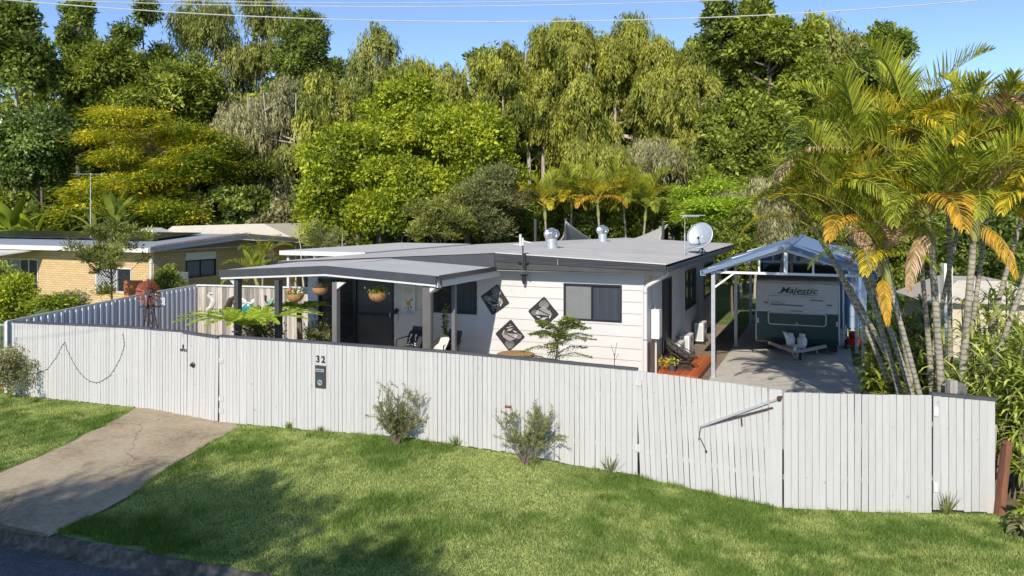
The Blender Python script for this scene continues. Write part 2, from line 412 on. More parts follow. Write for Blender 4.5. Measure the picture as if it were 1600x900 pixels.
class Frame:
    """a building's ground frame: u along its front, v towards its back"""
    def __init__(s, ox, oy, deg=-22.5):
        s.ox, s.oy, s.rz = ox, oy, R(deg); s.c = math.cos(-s.rz); s.s = math.sin(-s.rz)
    def w(s, u, v, z=0): return Vector((s.ox + s.c * u + s.s * v, s.oy - s.s * u + s.c * v, z))
    def u(s, px, v=0):
        k = (px - 800) / F
        return (k * (s.oy + s.c * v) - s.ox - s.s * v) / (s.c + k * s.s)
    def v(s, px, u=0):
        k = (px - 800) / F
        return (k * (s.oy - s.s * u) - s.ox - s.c * u) / (s.s - k * s.c)
    def z(s, py, u, v): return CH - (py - HZ) * (s.oy - s.s * u + s.c * v) / F
    def empty(s, name, label, cat, u=0, v=0, z=0, rz=0, group=None):
        return empty(name, label, cat, s.w(u, v, z), s.rz + rz, group)
def at(px, py, z=0.0):
    Y = (CH - z) * F / (py - HZ); return Vector(((px - 800) * Y / F, Y, z))
def aty(px, py, Y): return Vector(((px - 800) * Y / F, Y, CH - (py - HZ) * Y / F))

H = Frame(3.39, 19.76)      # the white house: origin at its right front corner
NB = Frame(-16.8, 36.0)     # the brick house next door

def wall(mb, a0, a1, z0, z1, place, holes=(), pitch=None, lap=0.014, z1b=None):
    """sheet of wall in (a, z) with rectangular holes; place(a, z, d) maps to 3-D, d = outward; boards lap when pitch is set"""
    zs = {z0, z1}
    for h in holes:
        for q in (h[2], h[3]):
            if z0 < q < z1: zs.add(q)
    if pitch:
        k = 0
        while z0 + k * pitch < z1: zs.add(z0 + k * pitch); k += 1
    zs = sorted(zs)
    for i in range(len(zs) - 1):
        za, zb = zs[i], zs[i + 1]
        if zb - za < 1e-4: continue
        zm = (za + zb) / 2
        if pitch:
            k = math.floor((zm - z0) / pitch + 1e-6); zz = z0 + k * pitch
            da = lap * (1 - (za - zz) / pitch) + 0.002; db = lap * (1 - (zb - zz) / pitch) + 0.002
        else: da = db = 0.0
        xs = [a0]; cuts = sorted([(h[0], h[1]) for h in holes if h[2] < zm < h[3]])
        segs = []; x = a0
        for c0, c1 in cuts:
            if c0 > x: segs.append((x, c0))
            x = max(x, c1)
        if x < a1: segs.append((x, a1))
        for s0, s1 in segs:
            mb.add([place(s0, za, da), place(s1, za, da), place(s1, zb, db), place(s0, zb, db)], [(0, 1, 2, 3)], 0)
            if pitch and abs(za - zz) < 1e-4:
                mb.add([place(s0, za, -0.004), place(s1, za, -0.004), place(s1, za, da), place(s0, za, da)], [(0, 1, 2, 3)], -0.5)
    for h in holes:      # reveals
        c = [(h[0], h[2]), (h[1], h[2]), (h[1], h[3]), (h[0], h[3])]
        for i in range(4):
            p, q = c[i], c[(i + 1) % 4]
            mb.add([place(p[0], p[1], 0.01), place(q[0], q[1], 0.01), place(q[0], q[1], -0.10), place(p[0], p[1], -0.10)], [(0, 1, 2, 3)], 0)
    return mb

def slab_box(mb, place, a0, a1, z0, z1, d0, d1, tint=None):
    mb.hexa([place(a0, z0, d0), place(a1, z0, d0), place(a1, z0, d1), place(a0, z0, d1)],
            [place(a0, z1, d0), place(a1, z1, d0), place(a1, z1, d1), place(a0, z1, d1)], tint)

def window(parent, place, a0, a1, z0, z1, panes, fm, name='window', t=0.05, label=None):
    """frame with mullions between panes, sill, and each pane its own mesh: panes = list of (width fraction, material)"""
    fr = MB()
    slab_box(fr, place, a0, a1, z0, z0 + t, -0.06, 0.03); slab_box(fr, place, a0, a1, z1 - t, z1, -0.06, 0.03)
    slab_box(fr, place, a0, a0 + t, z0 + t, z1 - t, -0.06, 0.03); slab_box(fr, place, a1 - t, a1, z0 + t, z1 - t, -0.06, 0.03)
    x = a0 + t; W = a1 - a0 - 2 * t; xs = []
    for i, (fq, pm) in enumerate(panes):
        xs.append((x, x + W * fq, pm)); x += W * fq
        if i < len(panes) - 1: slab_box(fr, place, x - 0.022, x + 0.022, z0 + t, z1 - t, -0.055, 0.022)
    f = fr.build(name, fm, parent)
    if label: f['label'] = label
    for i, (p0, p1, pm) in enumerate(xs):
        g = MB(); d = -0.03 if i % 2 == 0 else -0.045
        slab_box(g, place, p0, p1, z0 + t, z1 - t, d - 0.008, d)
        g.build('pane', pm, f)
    return f

def corrugated(name, m, parent, p00, p10, p01, p11, pitch=0.076, amp=0.009, seg=4, th=0.0):
    """corrugated sheet: corrugations counted from p0* to p1*, ribs run from p*0 to p*1"""
    p00, p10, p01, p11 = map(Vector, (p00, p10, p01, p11))
    n = max(2, int((p10 - p00).length / pitch)) * seg
    nrm = (p10 - p00).cross(p01 - p00).normalized()
    if nrm.z < 0: nrm = -nrm
    V = []; 
    for i in range(n + 1):
        t = i / n; o = nrm * amp * math.sin(2 * math.pi * i / seg)
        V += [p00.lerp(p10, t) + o, p01.lerp(p11, t) + o]
    Fq = [(2 * i, 2 * i + 2, 2 * i + 3, 2 * i + 1) for i in range(n)]
    me = bpy.data.meshes.new(name); me.from_pydata(V, [], Fq); me.materials.append(m)
    me.polygons.foreach_set('use_smooth', [True] * len(me.polygons))
    o = bpy.data.objects.new(name, me); COL.objects.link(o); o.parent = parent
    return o

def text(body, size, m, parent, loc, rot, name='lettering', ext=0.003, shear=0.0, sx=1.0, align='CENTER', bold=0.0):
    c = bpy.data.curves.new(name, 'FONT'); c.body = body; c.size = size; c.extrude = ext; c.shear = shear
    c.align_x = align; c.align_y = 'CENTER'; c.offset = bold; c.resolution_u = 4
    t = bpy.data.objects.new(name, c); COL.objects.link(t)
    dg = bpy.context.evaluated_depsgraph_get(); dg.update()
    me = bpy.data.meshes.new_from_object(t.evaluated_get(dg))
    bpy.data.objects.remove(t); bpy.data.curves.remove(c)
    me.materials.clear(); me.materials.append(m)
    o = bpy.data.objects.new(name, me); COL.objects.link(o)
    o.parent = parent; o.location = loc; o.rotation_euler = rot; o.scale = (sx, 1, 1)
    return o

def interp(x, xs, ys): return float(np.interp(x, xs, ys))
# ------------------------------------------------------------------ terrain
FX = [-16, -12.4, -10.7, -8.15, -6.28, -4.18, -2.2, -1.2, 0, 1.12, 2.16, 3.14, 4.27, 5, 5.8, 7.5, 12]
FG = [0, 0, .035, .10, .015, .10, .20, .19, .18, .11, .066, -.025, -.12, -.15, -.19, -.21, -.21]
TX = [-12.5, -10.6, -8.8, -7.15, -6.3, -4.18, -2.2, -1.2, 0, 1.12, 2.16, 3.18, 4.27]
TZ = [1.80, 1.85, 1.90, 1.91, 1.86, 1.888, 1.903, 1.906, 1.894, 1.876, 1.86, 1.80, 1.74]
def fence_y(X): return np.where(np.asarray(X) < 4.27, 13.9 - 0.4234 * np.asarray(X), 12.1)
def kerb_y(X):
    X = np.asarray(X, dtype=float)
    return 10.62 - (X + 5.2) * 0.345 + 0.012 * (X + 5.2) ** 2 * (X < -5.2)
def ground(X, Y):
    X = np.asarray(X, dtype=float); Y = np.asarray(Y, dtype=float)
    fy = fence_y(X); ky = kerb_y(X); g = np.interp(X, FX, FG)
    t = np.clip((Y - ky) / (fy - ky), 0, 1); t = t * t * (3 - 2 * t)
    z = -0.14 + (g + 0.14) * t
    b = np.clip((Y - fy) / 2.5, 0, 1)
    z = np.where(Y > fy, g * (1 - b), z)
    z = z + 0.012 * np.sin(X * 2.3 + Y) * np.cos(Y * 1.7) * (Y < fy - 0.3) * (Y > ky + 0.3)
    return np.where(Y < ky - 0.02, -0.45, z)
def gz(x, y): return float(ground(x, y))

def sheet(name, m, X, Y, Z):
    """grid sheet from 2-D coordinate arrays"""
    n, k = X.shape
    V = np.stack([X, Y, Z], -1).reshape(-1, 3)
    i = np.arange(n - 1)[:, None] * k + np.arange(k - 1)[None]
    Q = np.stack([i, i + 1, i + k + 1, i + k], -1).reshape(-1, 4)
    o = np_mesh(name, V, Q, m); o.data.polygons.foreach_set('use_smooth', [True] * len(Q))
    return o

# ground: one sheet to the horizon, its rows following the kerb and the fence line
xs = np.concatenate([[-1500, -400, -120, -60, -35], np.arange(-24, 24, 0.35), [30, 45, 80, 200, 1500]])
rows = []
for d in [-600, -100, -30, -10, -3, -0.05]: rows.append(('k', d))
rows.append(('k', 0.0))
for t in np.linspace(0.02, 0.98, 26): rows.append(('t', t))
for d in [0, .1, .4, .8, 1.3, 1.9, 2.5, 4, 8, 20, 60, 200, 1500]: rows.append(('f', d))
XX = np.tile(xs, (len(rows), 1)); YY = np.zeros_like(XX)
cx = np.clip(xs, -24, 14)
ky, fy = kerb_y(cx), fence_y(cx)
for i, (k, d) in enumerate(rows):
    YY[i] = ky + d if k == 'k' else fy + d if k == 'f' else ky + (fy - ky) * d
ZZ = ground(np.clip(XX, -24, 14), YY); 
ZZ[:6] = -0.45; ZZ[6] = -0.14
tag(sheet('ground', M['ground'], XX, YY, ZZ), kind='structure')

# yard behind the fence
xs = np.arange(-12.4, 9.6, 0.3); vs = np.concatenate([np.linspace(0.06, 3, 12), np.linspace(3.4, 30, 24)])
XX = np.tile(xs, (len(vs), 1)); YY = fence_y(xs)[None] + vs[:, None]
tag(sheet('yard', M['yard'], XX, YY, ground(XX, YY) + 0.006), kind='structure')

# road and kerb
xs = np.concatenate([[-60, -40], np.arange(-26, 14.1, 0.5), [20, 40]])
cx = np.clip(xs, -26, 14)
ds = np.array([-14, -9, -5, -2, -0.26])
XX = np.tile(xs, (len(ds), 1)); YY = kerb_y(cx)[None] + ds[:, None]
tag(sheet('road', M['road'], XX, YY, np.full_like(XX, -0.30) + (ds[:, None] > -1) * -0.02), kind='structure')
prof = [(-0.30, -0.325), (-0.20, -0.305), (-0.15, -0.28), (-0.11, -0.19), (-0.085, -0.155), (-0.01, -0.14), (0.03, -0.15)]
xs = np.arange(-26, 14.1, 0.2)
XX = np.tile(xs, (len(prof), 1)); kn = rng.normal(0, 0.006, XX.shape)
YY = kerb_y(xs)[None] + np.array([p[0] for p in prof])[:, None] + kn
ZZ = np.tile(np.array([p[1] for p in prof])[:, None], (1, len(xs))) + kn * 0.6
tag(sheet('kerb', M['kerb'], XX, YY, ZZ), kind='structure')

# driveway over the verge
DL = [(17.45, -8.6), (16.6, -8.35), (15.2, -8.62), (13.6, -9.05), (12.6, -9.3), (11.9, -9.5)]
DR = [(16.45, -5.95), (15.9, -5.7), (15.2, -5.93), (13.2, -6.2), (11.9, -6.38), (10.9, -6.75)]
def drive_edges(t):
    i = np.linspace(0, 1, 6)
    l = np.array([np.interp(t, i, [p[1] for p in DL]), np.interp(t, i, [p[0] for p in DL])])
    r = np.array([np.interp(t, i, [p[1] for p in DR]), np.interp(t, i, [p[0] for p in DR])])
    return l, r
ts = np.linspace(0, 1, 60); l, r = drive_edges(ts)
wob = np.cumsum(rng.normal(0, 0.02, 60)); wob -= np.linspace(wob[0], wob[-1], 60)
l[0] += np.clip(wob, -.12, .12); r[0] += rng.normal(0, 0.02, 60) + 0.05 * np.sin(ts * 20)
us = np.linspace(0, 1, 30)
XX = l[0][:, None] * (1 - us) + r[0][:, None] * us; YY = l[1][:, None] * (1 - us) + r[1][:, None] * us
YY[0] = fence_y(XX[0]) + 0.1
YY[-1] = kerb_y(XX[-1]) - 0.06
ZG = ground(XX, np.maximum(YY, kerb_y(XX) + 0.01)) + 0.016
tag(sheet('driveway', M['driveway'], XX, YY, ZG), kind='structure')
DX, DY = XX, YY
def on_drive(x, y, pad=0.0):
    """vectorised test for points on the driveway"""
    yl = np.interp(x, [-10, -5], [0, 0]);
    ty = np.linspace(0, 1, 60)
    yc = (DY[:, 0] + DY[:, -1]) / 2
    o = np.argsort(yc)
    # edge x as a function of y on each side
    xl = np.interp(y, np.sort(DY[:, 0]), DX[np.argsort(DY[:, 0]), 0]); xr = np.interp(y, np.sort(DY[:, -1]), DX[np.argsort(DY[:, -1]), -1])
    return (x > xl - pad) & (x < xr + pad)

# concrete slab below the carport, path beside the house, strip of back lawn
def hsheet(name, m, u0, u1, v0, v1, z, n=12):
    uu = np.linspace(u0, u1, n); vv = np.linspace(v0, v1, n)
    U, V = np.meshgrid(uu, vv)
    X = H.ox + H.c * U + H.s * V; Y = H.oy - H.s * U + H.c * V
    return tag(sheet(name, m, X, Y, np.full_like(X, z)), kind='structure')
hsheet('path', M['path'], 0.02, 1.42, -1.5, 12.5, 0.035)
sl = MB()
for u0, u1, v0, v1 in ((1.42, 5.75, -4.2, 1.30), (1.42, 5.75, 1.32, 5.1), (1.42, 5.05, 5.12, 13.0)):
    P = [H.w(u0, v0), H.w(u1, v0), H.w(u1, v1), H.w(u0, v1)]
    sl.hexa([p + Vector((0, 0, -0.2)) for p in P], [p + Vector((0, 0, 0.055)) for p in P])
tag(sl.build('slab', M['slab']), kind='structure')
hsheet('back_lawn', M['ground'], -3, 14, 12.6, 28, 0.02)

# ------------------------------------------------------------------ lawn
def vnoise(x, y, s, seed=0):
    r = np.random.default_rng(seed).random((64, 64)); u = x * s % 63; v = y * s % 63
    i = np.floor(u).astype(int); j = np.floor(v).astype(int); a = u - i; b = v - j
    a = a * a * (3 - 2 * a); b = b * b * (3 - 2 * b)
    return (r[i, j] * (1 - a) + r[i + 1, j] * a) * (1 - b) + (r[i, j + 1] * (1 - a) + r[i + 1, j + 1] * a) * b

def grass_patch(name, n, xr, m, hmul=1.0, keep=None):
    x = rng.uniform(xr[0], xr[1], n); t = rng.random(n)
    y = kerb_y(x) - 0.03 + (fence_y(x) - 0.02 - kerb_y(x) - 0.05) * t
    px = 800 + F * x / y; py = HZ + F * (CH - 0.05) / y
    k = (px > -120) & (px < 1720) & (py < 960) & ~on_drive(x, y, -0.03)
    e1 = vnoise(x + 50, y + 50, 3.1, 5)
    k &= ~(on_drive(x, y, 0.12) & (e1 > 0.55))
    bare = (x > 7.75 + .25 * np.sin(y * 9)) & (y > 11.5)
    k &= ~bare
    k &= ~((y < kerb_y(x) + 0.14) & (e1 > 0.5))
    x, y = x[k], y[k]; n = len(x)
    big = 0.6 * vnoise(x + 40, y + 40, 0.55, 1) + 0.4 * vnoise(x + 40, y + 40, 1.5, 2)
    fine = vnoise(x + 40, y + 40, 5.0, 3)
    h = (0.018 + 0.026 * big + 0.026 * fine * (big > .5)) * rng.uniform(0.6, 1.35, n) * hmul
    fy_ = fence_y(x)
    near = np.clip(1 - (fy_ - y) / 0.25, 0, 1) * (vnoise(x, y, 4.0, 8) > 0.35)
    h *= 1 + 1.1 * near
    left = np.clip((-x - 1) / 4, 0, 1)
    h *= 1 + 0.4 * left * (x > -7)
    z = ground(x, y) - 0.004
    an = rng.uniform(0, 2 * np.pi, n); w = rng.uniform(0.004, 0.009, n)
    ca, sa = np.cos(an), np.sin(an); la = rng.uniform(0, 2 * np.pi, n); lean = h * rng.uniform(0.2, 1.1, n)
    w *= np.where(rng.random(n) < .04, 2.6, 1.0); V = np.zeros((n, 3, 3))
    V[:, 0] = np.stack([x - ca * w, y - sa * w, z], -1); V[:, 1] = np.stack([x + ca * w, y + sa * w, z], -1)
    V[:, 2] = np.stack([x + np.cos(la) * lean, y + np.sin(la) * lean, z + h], -1)
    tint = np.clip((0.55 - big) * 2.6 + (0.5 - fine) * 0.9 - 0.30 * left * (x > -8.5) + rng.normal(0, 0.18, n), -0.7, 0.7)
    return np_mesh(name, V.reshape(-1, 3), np.arange(n * 3).reshape(-1, 3), m, tint=tint)
M['grass'] = mat('lawn_blades', (0.16, 0.255, 0.05), 0.6, col2=(0.39, 0.44, 0.15), var=0.05, scale=0.9, tintk=0.15, trans=0.3, spec=0.15)
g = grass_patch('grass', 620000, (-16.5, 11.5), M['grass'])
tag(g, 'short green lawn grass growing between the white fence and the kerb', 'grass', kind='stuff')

# ------------------------------------------------------------------ front fence
def fpos(s0, x):                     # point of the main fence line at world x
    return Vector((x, 13.9 - 0.4234 * x, 0))
FD = Vector((1, -0.4234, 0)).normalized(); FN = Vector((-0.4234, -1, 0)).normalized()   # along, towards the street

def palings(name, pts_a, pts_b, top, bot, pitch, parent, lean=0.0, d0=0.0, dirn=None, nrm=None, drop=0.0):
    """row of separate boards in one panel mesh from point a to point b; top(x), bot(x) give heights"""
    a = Vector(pts_a); b = Vector(pts_b); L = (b - a).length; dr = (b - a).normalized()
    nr = nrm or Vector((dr.y, -dr.x, 0))
    if nr.y > 0: nr = -nr
    n = int(round(L / pitch)); pw = L / n; mb = MB()
    for i in range(n):
        w = pw - rnd.choice((0.003, 0.005, 0.007, 0.009, 0.012))
        c = a + dr * (pw * (i + 0.5)) + nr * (d0 + rnd.uniform(-0.003, 0.003))
        zt = top(c.x) + rnd.uniform(-0.004, 0.004); zb = bot(c.x) + rnd.uniform(-0.012, 0.012)
        t = rnd.uniform(-0.6, 0.6); le = lean + rnd.uniform(-0.004, 0.004)
        tb = -dr * le * (zt - zb) * 0.5; tt = dr * le * (zt - zb) * 0.5
        th = 0.018; pc = 0.5 * w
        def q(z, off): return [Vector((p.x, p.y, z)) for p in (c - dr * pc + nr * th + off, c + dr * pc + nr * th + off, c + dr * pc + off, c - dr * pc + off)]
        mb.hexa(q(zb, tb), q(zt, tt), t)
        for fz in (0.28, 0.78):            # nail heads
            for sx in (-.28, .28):
                if rnd.random() < .7:
                    h_ = zb + fz * 1.72 + rnd.uniform(-.02, .02); o_ = c + dr * (sx * w + le * (h_ - (zb + zt) / 2)) + nr * (th + .001); r_ = .0045
                    mb.add([(o_.x - dr.x * r_, o_.y - dr.y * r_, h_ - r_), (o_.x + dr.x * r_, o_.y + dr.y * r_, h_ - r_), (o_.x + dr.x * r_, o_.y + dr.y * r_, h_ + r_), (o_.x - dr.x * r_, o_.y - dr.y * r_, h_ + r_)], [(0, 1, 2, 3)], -4.0)
    for k, fz in enumerate((0.28, 0.78)):      # rails at the back
        mb.bar(a - nr * 0.025 + Vector((0, 0, bot(a.x) + fz * 1.7)), b - nr * 0.025 + Vector((0, 0, bot(b.x) + fz * 1.7)), 0.045, 0.07, 0)
    return mb.build(name, M['paling'], parent)
top_main = lambda x: interp(x, TX, TZ)
bot_main = lambda x: interp(x, FX, FG) + 0.012
def cap(x0, x1, parent, dz=0.0, wdt=0.075, name='cap_rail'):
    mb = MB(); n = max(1, int(abs(x1 - x0) / 0.8)); q = np.linspace(x0, x1, n + 1)
    for i in range(n):
        p = fpos(0, q[i]) + FN * 0.0; r = fpos(0, q[i + 1]) + FN * 0.0
        p.z = top_main(q[i]) + 0.022 + dz; r.z = top_main(q[i + 1]) + 0.022 + dz
        mb.bar(p, r, wdt, 0.04, rnd.uniform(-.3, .3))
    return mb.build(name, M['rail_dark'], parent)
def posts_back(xs_, parent):
    for x in xs_:
        p = fpos(0, x) - FN * 0.09; mb = MB()
        mb.box(p.x - 0.04, p.x + 0.04, p.y - 0.04, p.y + 0.04, gz(x, p.y) - 0.1, top_main(x) - 0.03)
        mb.build('post', M['paling'], parent)
x20, x293, x345, x997, x1223 = -12.46, -7.15, -6.30, 2.13, 4.25
fl = empty('paling_fence', 'white paling fence run left of the gates with fairy lights hanging on it', 'fence', (0, 0, 0), group='front paling fence runs')
palings('paling_panel', fpos(0, x20), fpos(0, -8.15), top_main, bot_main, 0.093, fl); cap(x20 - 0.03, -8.15, fl)
posts_back((-12.3, -10.3, -8.2), fl)
g1 = empty('driveway_gate', 'white paling gate panel with the bell button, at the top of the driveway', 'gate', (0, 0, 0))
palings('paling_panel', fpos(0, -8.14), fpos(0, x293), lambda x: top_main(x) - 0.012, bot_main, 0.09, g1, lean=0.006, d0=0.006)
mb = MB(); p = fpos(0, -8.14); q = fpos(0, x293 + 0.0); p.z = top_main(-8.1) + 0.004; q.z = top_main(x293) + 0.004; mb.bar(p, q, 0.07, 0.03); mb.build('cap_rail', M['rail_dark'], g1)
g2 = empty('pedestrian_gate', 'narrow white paling gate with round black latch, right of the bell button', 'gate', (0, 0, 0))
palings('paling_panel', fpos(0, x293 + 0.01), fpos(0, x345 - 0.03), lambda x: top_main(x) - 0.03, lambda x: bot_main(x), 0.092, g2, lean=0.018)
mb = MB(); p = fpos(0, x293 - 0.10) + FN * 0.02; q = fpos(0, x345 - 0.02) + FN * 0.02; p.z = top_main(x293) - 0.0; q.z = top_main(x345) - 0.0; mb.bar(p, q, 0.075, 0.045); mb.build('cap_rail', M['rail_dark'], g2)
def on_fence(px, py, d=0.03):
    """point on the main fence's street face"""
    k = (px - 800) / F; Y = 13.9 / (1 + 0.4234 * k); p = Vector((k * Y, Y, CH - (py - HZ) * Y / F)); return p + FN * d
mb = MB(); c = on_fence(303.5, 569.5, 0.02)
mb.X = Matrix.Translation(c) @ Matrix.Rotation(math.atan2(FD.y, FD.x), 4, 'Z')
mb.lathe([(0.055, -0.02), (0.055, -0.03), (0.03, -0.045), (0.022, -0.07), (0.03, -0.08), (0.0, -0.082)][::1], (0, 0, 0), 14, 'y'); mb.build('latch', M['black'], g2, smooth=True)
mb = MB()
for py in (563, 622, 641):
    c = on_fence(347, py, 0.02); mb.X = Matrix.Translation(c) @ Matrix.Rotation(math.atan2(FD.y, FD.x), 4, 'Z')
    mb.box(-0.06, 0.06, -0.012, 0.0, -0.05, 0.05); mb.tube([(0, -0.012, -0.06), (0, -0.012, 0.06)], 0.012); mb.build('hinge', M['fascia_grey'], g2); mb = MB()
fm = empty('paling_fence', 'long white paling fence with dark top rail carrying the house number and letterbox', 'fence', (0, 0, 0), group='front paling fence runs')
palings('paling_panel', fpos(0, x345), fpos(0, x997), top_main, bot_main, 0.093, fm); cap(x345, x997, fm)
posts_back((-6.2, -4.2, -2.2, -0.2, 1.9), fm)
g3 = empty('swing_gate', 'wide sagging white paling gate below the carport with leaning boards', 'gate', (0, 0, 0))
palings('paling_panel', fpos(0, x997 + 0.01), fpos(0, x1223 - 0.16), top_main, lambda x: bot_main(x) - 0.05, 0.0935, g3, lean=-0.045, d0=0.012)
mb = MB(); p = fpos(0, 4.165)
mb.X = Matrix.Translation((p.x, p.y, 0)) @ Matrix.Rotation(math.atan2(FD.y, FD.x), 4, 'Z')
mb.box(-0.09, 0.10, -0.045, 0.03, bot_main(4.2) - 0.04, 1.745); mb.build('stile', M['paling'], g3)
mb = MB()
for px, py in ((998.5, 596), (998, 699), (1001, 588)):
    c = on_fence(px, py, 0.034); mb.X = Matrix.Translation(c) @ Matrix.Rotation(math.atan2(FD.y, FD.x), 4, 'Z')
    mb.box(-0.05, 0.05, -0.01, 0.0, -0.06, 0.06); mb.tube([(0, -0.012, -0.07), (0, -0.012, 0.07)], 0.01); mb.build('hinge', M['fascia_grey'], g3); mb = MB()
# right hand panels, parallel to the picture
def fr_pt(px): return Vector(((px - 800) * 12.1 / F, 12.1, 0))
topr = lambda x: interp(x, [4.27, 5.85, 6.6, 7.6], [1.70, 1.66, 1.655, 1.57])
botr = lambda x: interp(x, FX, FG)
g4 = empty('paling_fence', 'white paling fence panel of wide boards in front of the palms', 'fence', (0, 0, 0), group='front paling fence runs')
palings('paling_panel', fr_pt(1224.5), fr_pt(1455), topr, botr, 0.1105, g4)
g5 = empty('paling_gate', 'short white gate with grey top rail at the right end of the fence', 'gate', (0, 0, 0))
palings('paling_panel', fr_pt(1456.5), fr_pt(1553), lambda x: topr(x) - 0.01, lambda x: botr(x) + 0.07 - 0.06 * (x - 6.6), 0.119, g5, d0=0.01)
mb = MB(); mb.bar((6.6, 12.12, 1.672), (7.62, 12.10, 1.59), 0.09, 0.05); mb.build('cap_rail', M['rail_dark'], g5)
mb = MB()
for py in (643, 762):
    X = (1463 - 800) * 12.05 / F; Z = CH - (py - HZ) * 12.05 / F
    mb.box(X - 0.035, X + 0.035, 12.05, 12.078, Z - 0.07, Z + 0.07); mb.build('hinge', M['white_trim'], g5); mb = MB()
mb = MB(); mb.bar((7.66, 12.2, -0.3), (7.72, 12.15, 1.05), 0.10, 0.10)
# leaning rusty-red timber post
po = MB()
P0 = Vector(((1560 - 800) * 12.0 / F, 12.0, -0.28)); P1 = P0 + Vector((0.13, 0.0, 1.20))
po.bar(P0, P1, 0.14, 0.09, 0.2); po.hexa(*[[P1 + Vector(q) for q in z] for z in ([(-.07, -.045, 0), (.07, -.045, -.0), (.07, .045, 0), (-.07, .045, 0)], [(-.01, -.045, .05), (.06, -.045, .03), (.06, .045, .03), (-.01, .045, .05)])], 0)
tag(po.build('timber_post', mat('red_brown_timber', (0.19, 0.075, 0.04), 0.8, var=0.35, scale=4, stretch=(3, 3, .4), bump=.3)), 'leaning red brown timber post beside the right end of the fence', 'post')
p2 = MB(); p2.bar((7.60, 12.25, -0.25), (7.70, 12.25, 1.15), 0.06, 0.05)
tag(p2.build('grey_stake', M['old_timber']), 'thin grey stake between the fence end and the red brown post', 'stake')

# fence fittings
t = empty('letterbox', 'slim black letterbox with round badge set in the white paling fence', 'letterbox', on_fence(502.5, 588, 0.0), math.atan2(FD.y, FD.x))
mb = MB(); mb.box(-0.125, 0.125, -0.055, 0.0, -0.225, 0.225); mb.build('body', M['slate_metal'], t, bevel=0.008)
mb = MB(); mb.box(-0.10, 0.10, -0.068, -0.0555, 0.10, 0.16); mb.build('slot_flap', M['galv'], t, bevel=0.004)
mb = MB(); mb.box(-0.085, 0.085, -0.071, -0.0685, 0.12, 0.135); mb.build('slot', M['black'], t)
mb = MB(); mb.lathe([(0.058, -0.056), (0.058, -0.062), (0.0, -0.062)], (0, 0, -0.115), 20, 'y'); bd = mb.build('badge', M['galv'], t)
mb = MB(); mb.prism([(-0.045, -0.12), (0.045, -0.135), (0.04, -0.105), (0.01, -0.08), (-0.03, -0.085)], -0.066, -0.0625); mb.build('emblem', M['teal'], bd)
rz = math.atan2(FD.y, FD.x)
e = empty('house_number', 'black number 32 on the white fence above the letterbox', 'house number', on_fence(502, 561.5, 0.024), rz)
text('3', 0.185, M['black'], e, (-0.062, 0, 0), (R(90), 0, 0), 'digit', 0.006, bold=0.006)
text('2', 0.185, M['black'], e, (0.068, 0, 0), (R(90), 0, 0), 'digit', 0.006, bold=0.006)
e = empty('door_bell', 'small black bell button above the word RING on the gate', 'bell', on_fence(288, 541, 0.026), rz)
mb = MB(); mb.box(-0.018, 0.018, -0.014, 0, -0.045, 0.045); mb.build('button', M['black'], e, bevel=0.004)
text('RING', 0.085, M['black'], e, (0, 0, -0.085), (R(90), 0, 0), 'lettering', 0.003, bold=0.002)

# string of fairy lights on the left run
mb = MB()
pts = [(27, 527), (26, 545), (30, 580), (45, 583), (61, 583), (76, 576), (89, 559), (98, 541), (103, 534), (106, 545), (113, 560), (122, 576), (132, 588), (142, 595), (152, 598), (162, 594), (174, 586), (184, 570), (192, 553), (196, 539), (195, 528), (193, 519)]
P = [on_fence(x, y, 0.03) for x, y in pts]
full = []
for i in range(len(P) - 1):
    for k in range(6): full.append(P[i].lerp(P[i + 1], k / 6) + Vector((rnd.uniform(-.006, .006), 0, rnd.uniform(-.006, .006))))
mb.tube(full, 0.0045, 4)
for p in full[::3]: mb.ball((p.x, p.y, p.z - 0.01), 0.011, 4)
tag(mb.build('string_light', M['black']), 'thin dark string of fairy lights looped along the left white fence', 'string light')

# steel arm and chain lying across the swing gate
e = empty('gate_strut', 'rusty grey steel strut with hanging chain fixed across the sagging gate', 'gate strut')
A = on_fence(1218, 621, 0.07); B = on_fence(1096, 665, 0.06); C2 = on_fence(1208, 636, 0.05)
mb = MB(); mb.bar(A, B, 0.022, 0.03); mb.build('upper_bar', M['galv'], e)
mb = MB(); mb.bar(C2, B, 0.02, 0.03); c = on_fence(1159, 655, 0.06); mb.bar(c + Vector((0, 0, .03)), c + Vector((0.01, 0, -0.09)), 0.02); mb.build('lower_bar', M['rust_dark'], e)
mb = MB(); mb.ball(A, 0.04, 6); mb.tube([A, A + Vector((0.05, 0, 0.03))], 0.02); mb.build('bracket', M['rust_dark'], e)
mb = MB()
ch = [on_fence(x, y, 0.05) for x, y in ((1096, 665), (1094, 675), (1092.5, 686), (1095, 683), (1098, 690), (1102, 698), (1104, 704))]
mb.tube(ch, 0.008, 5); mb.ball(ch[-1], 0.022, 5); mb.build('chain', M['rust_dark'], e)

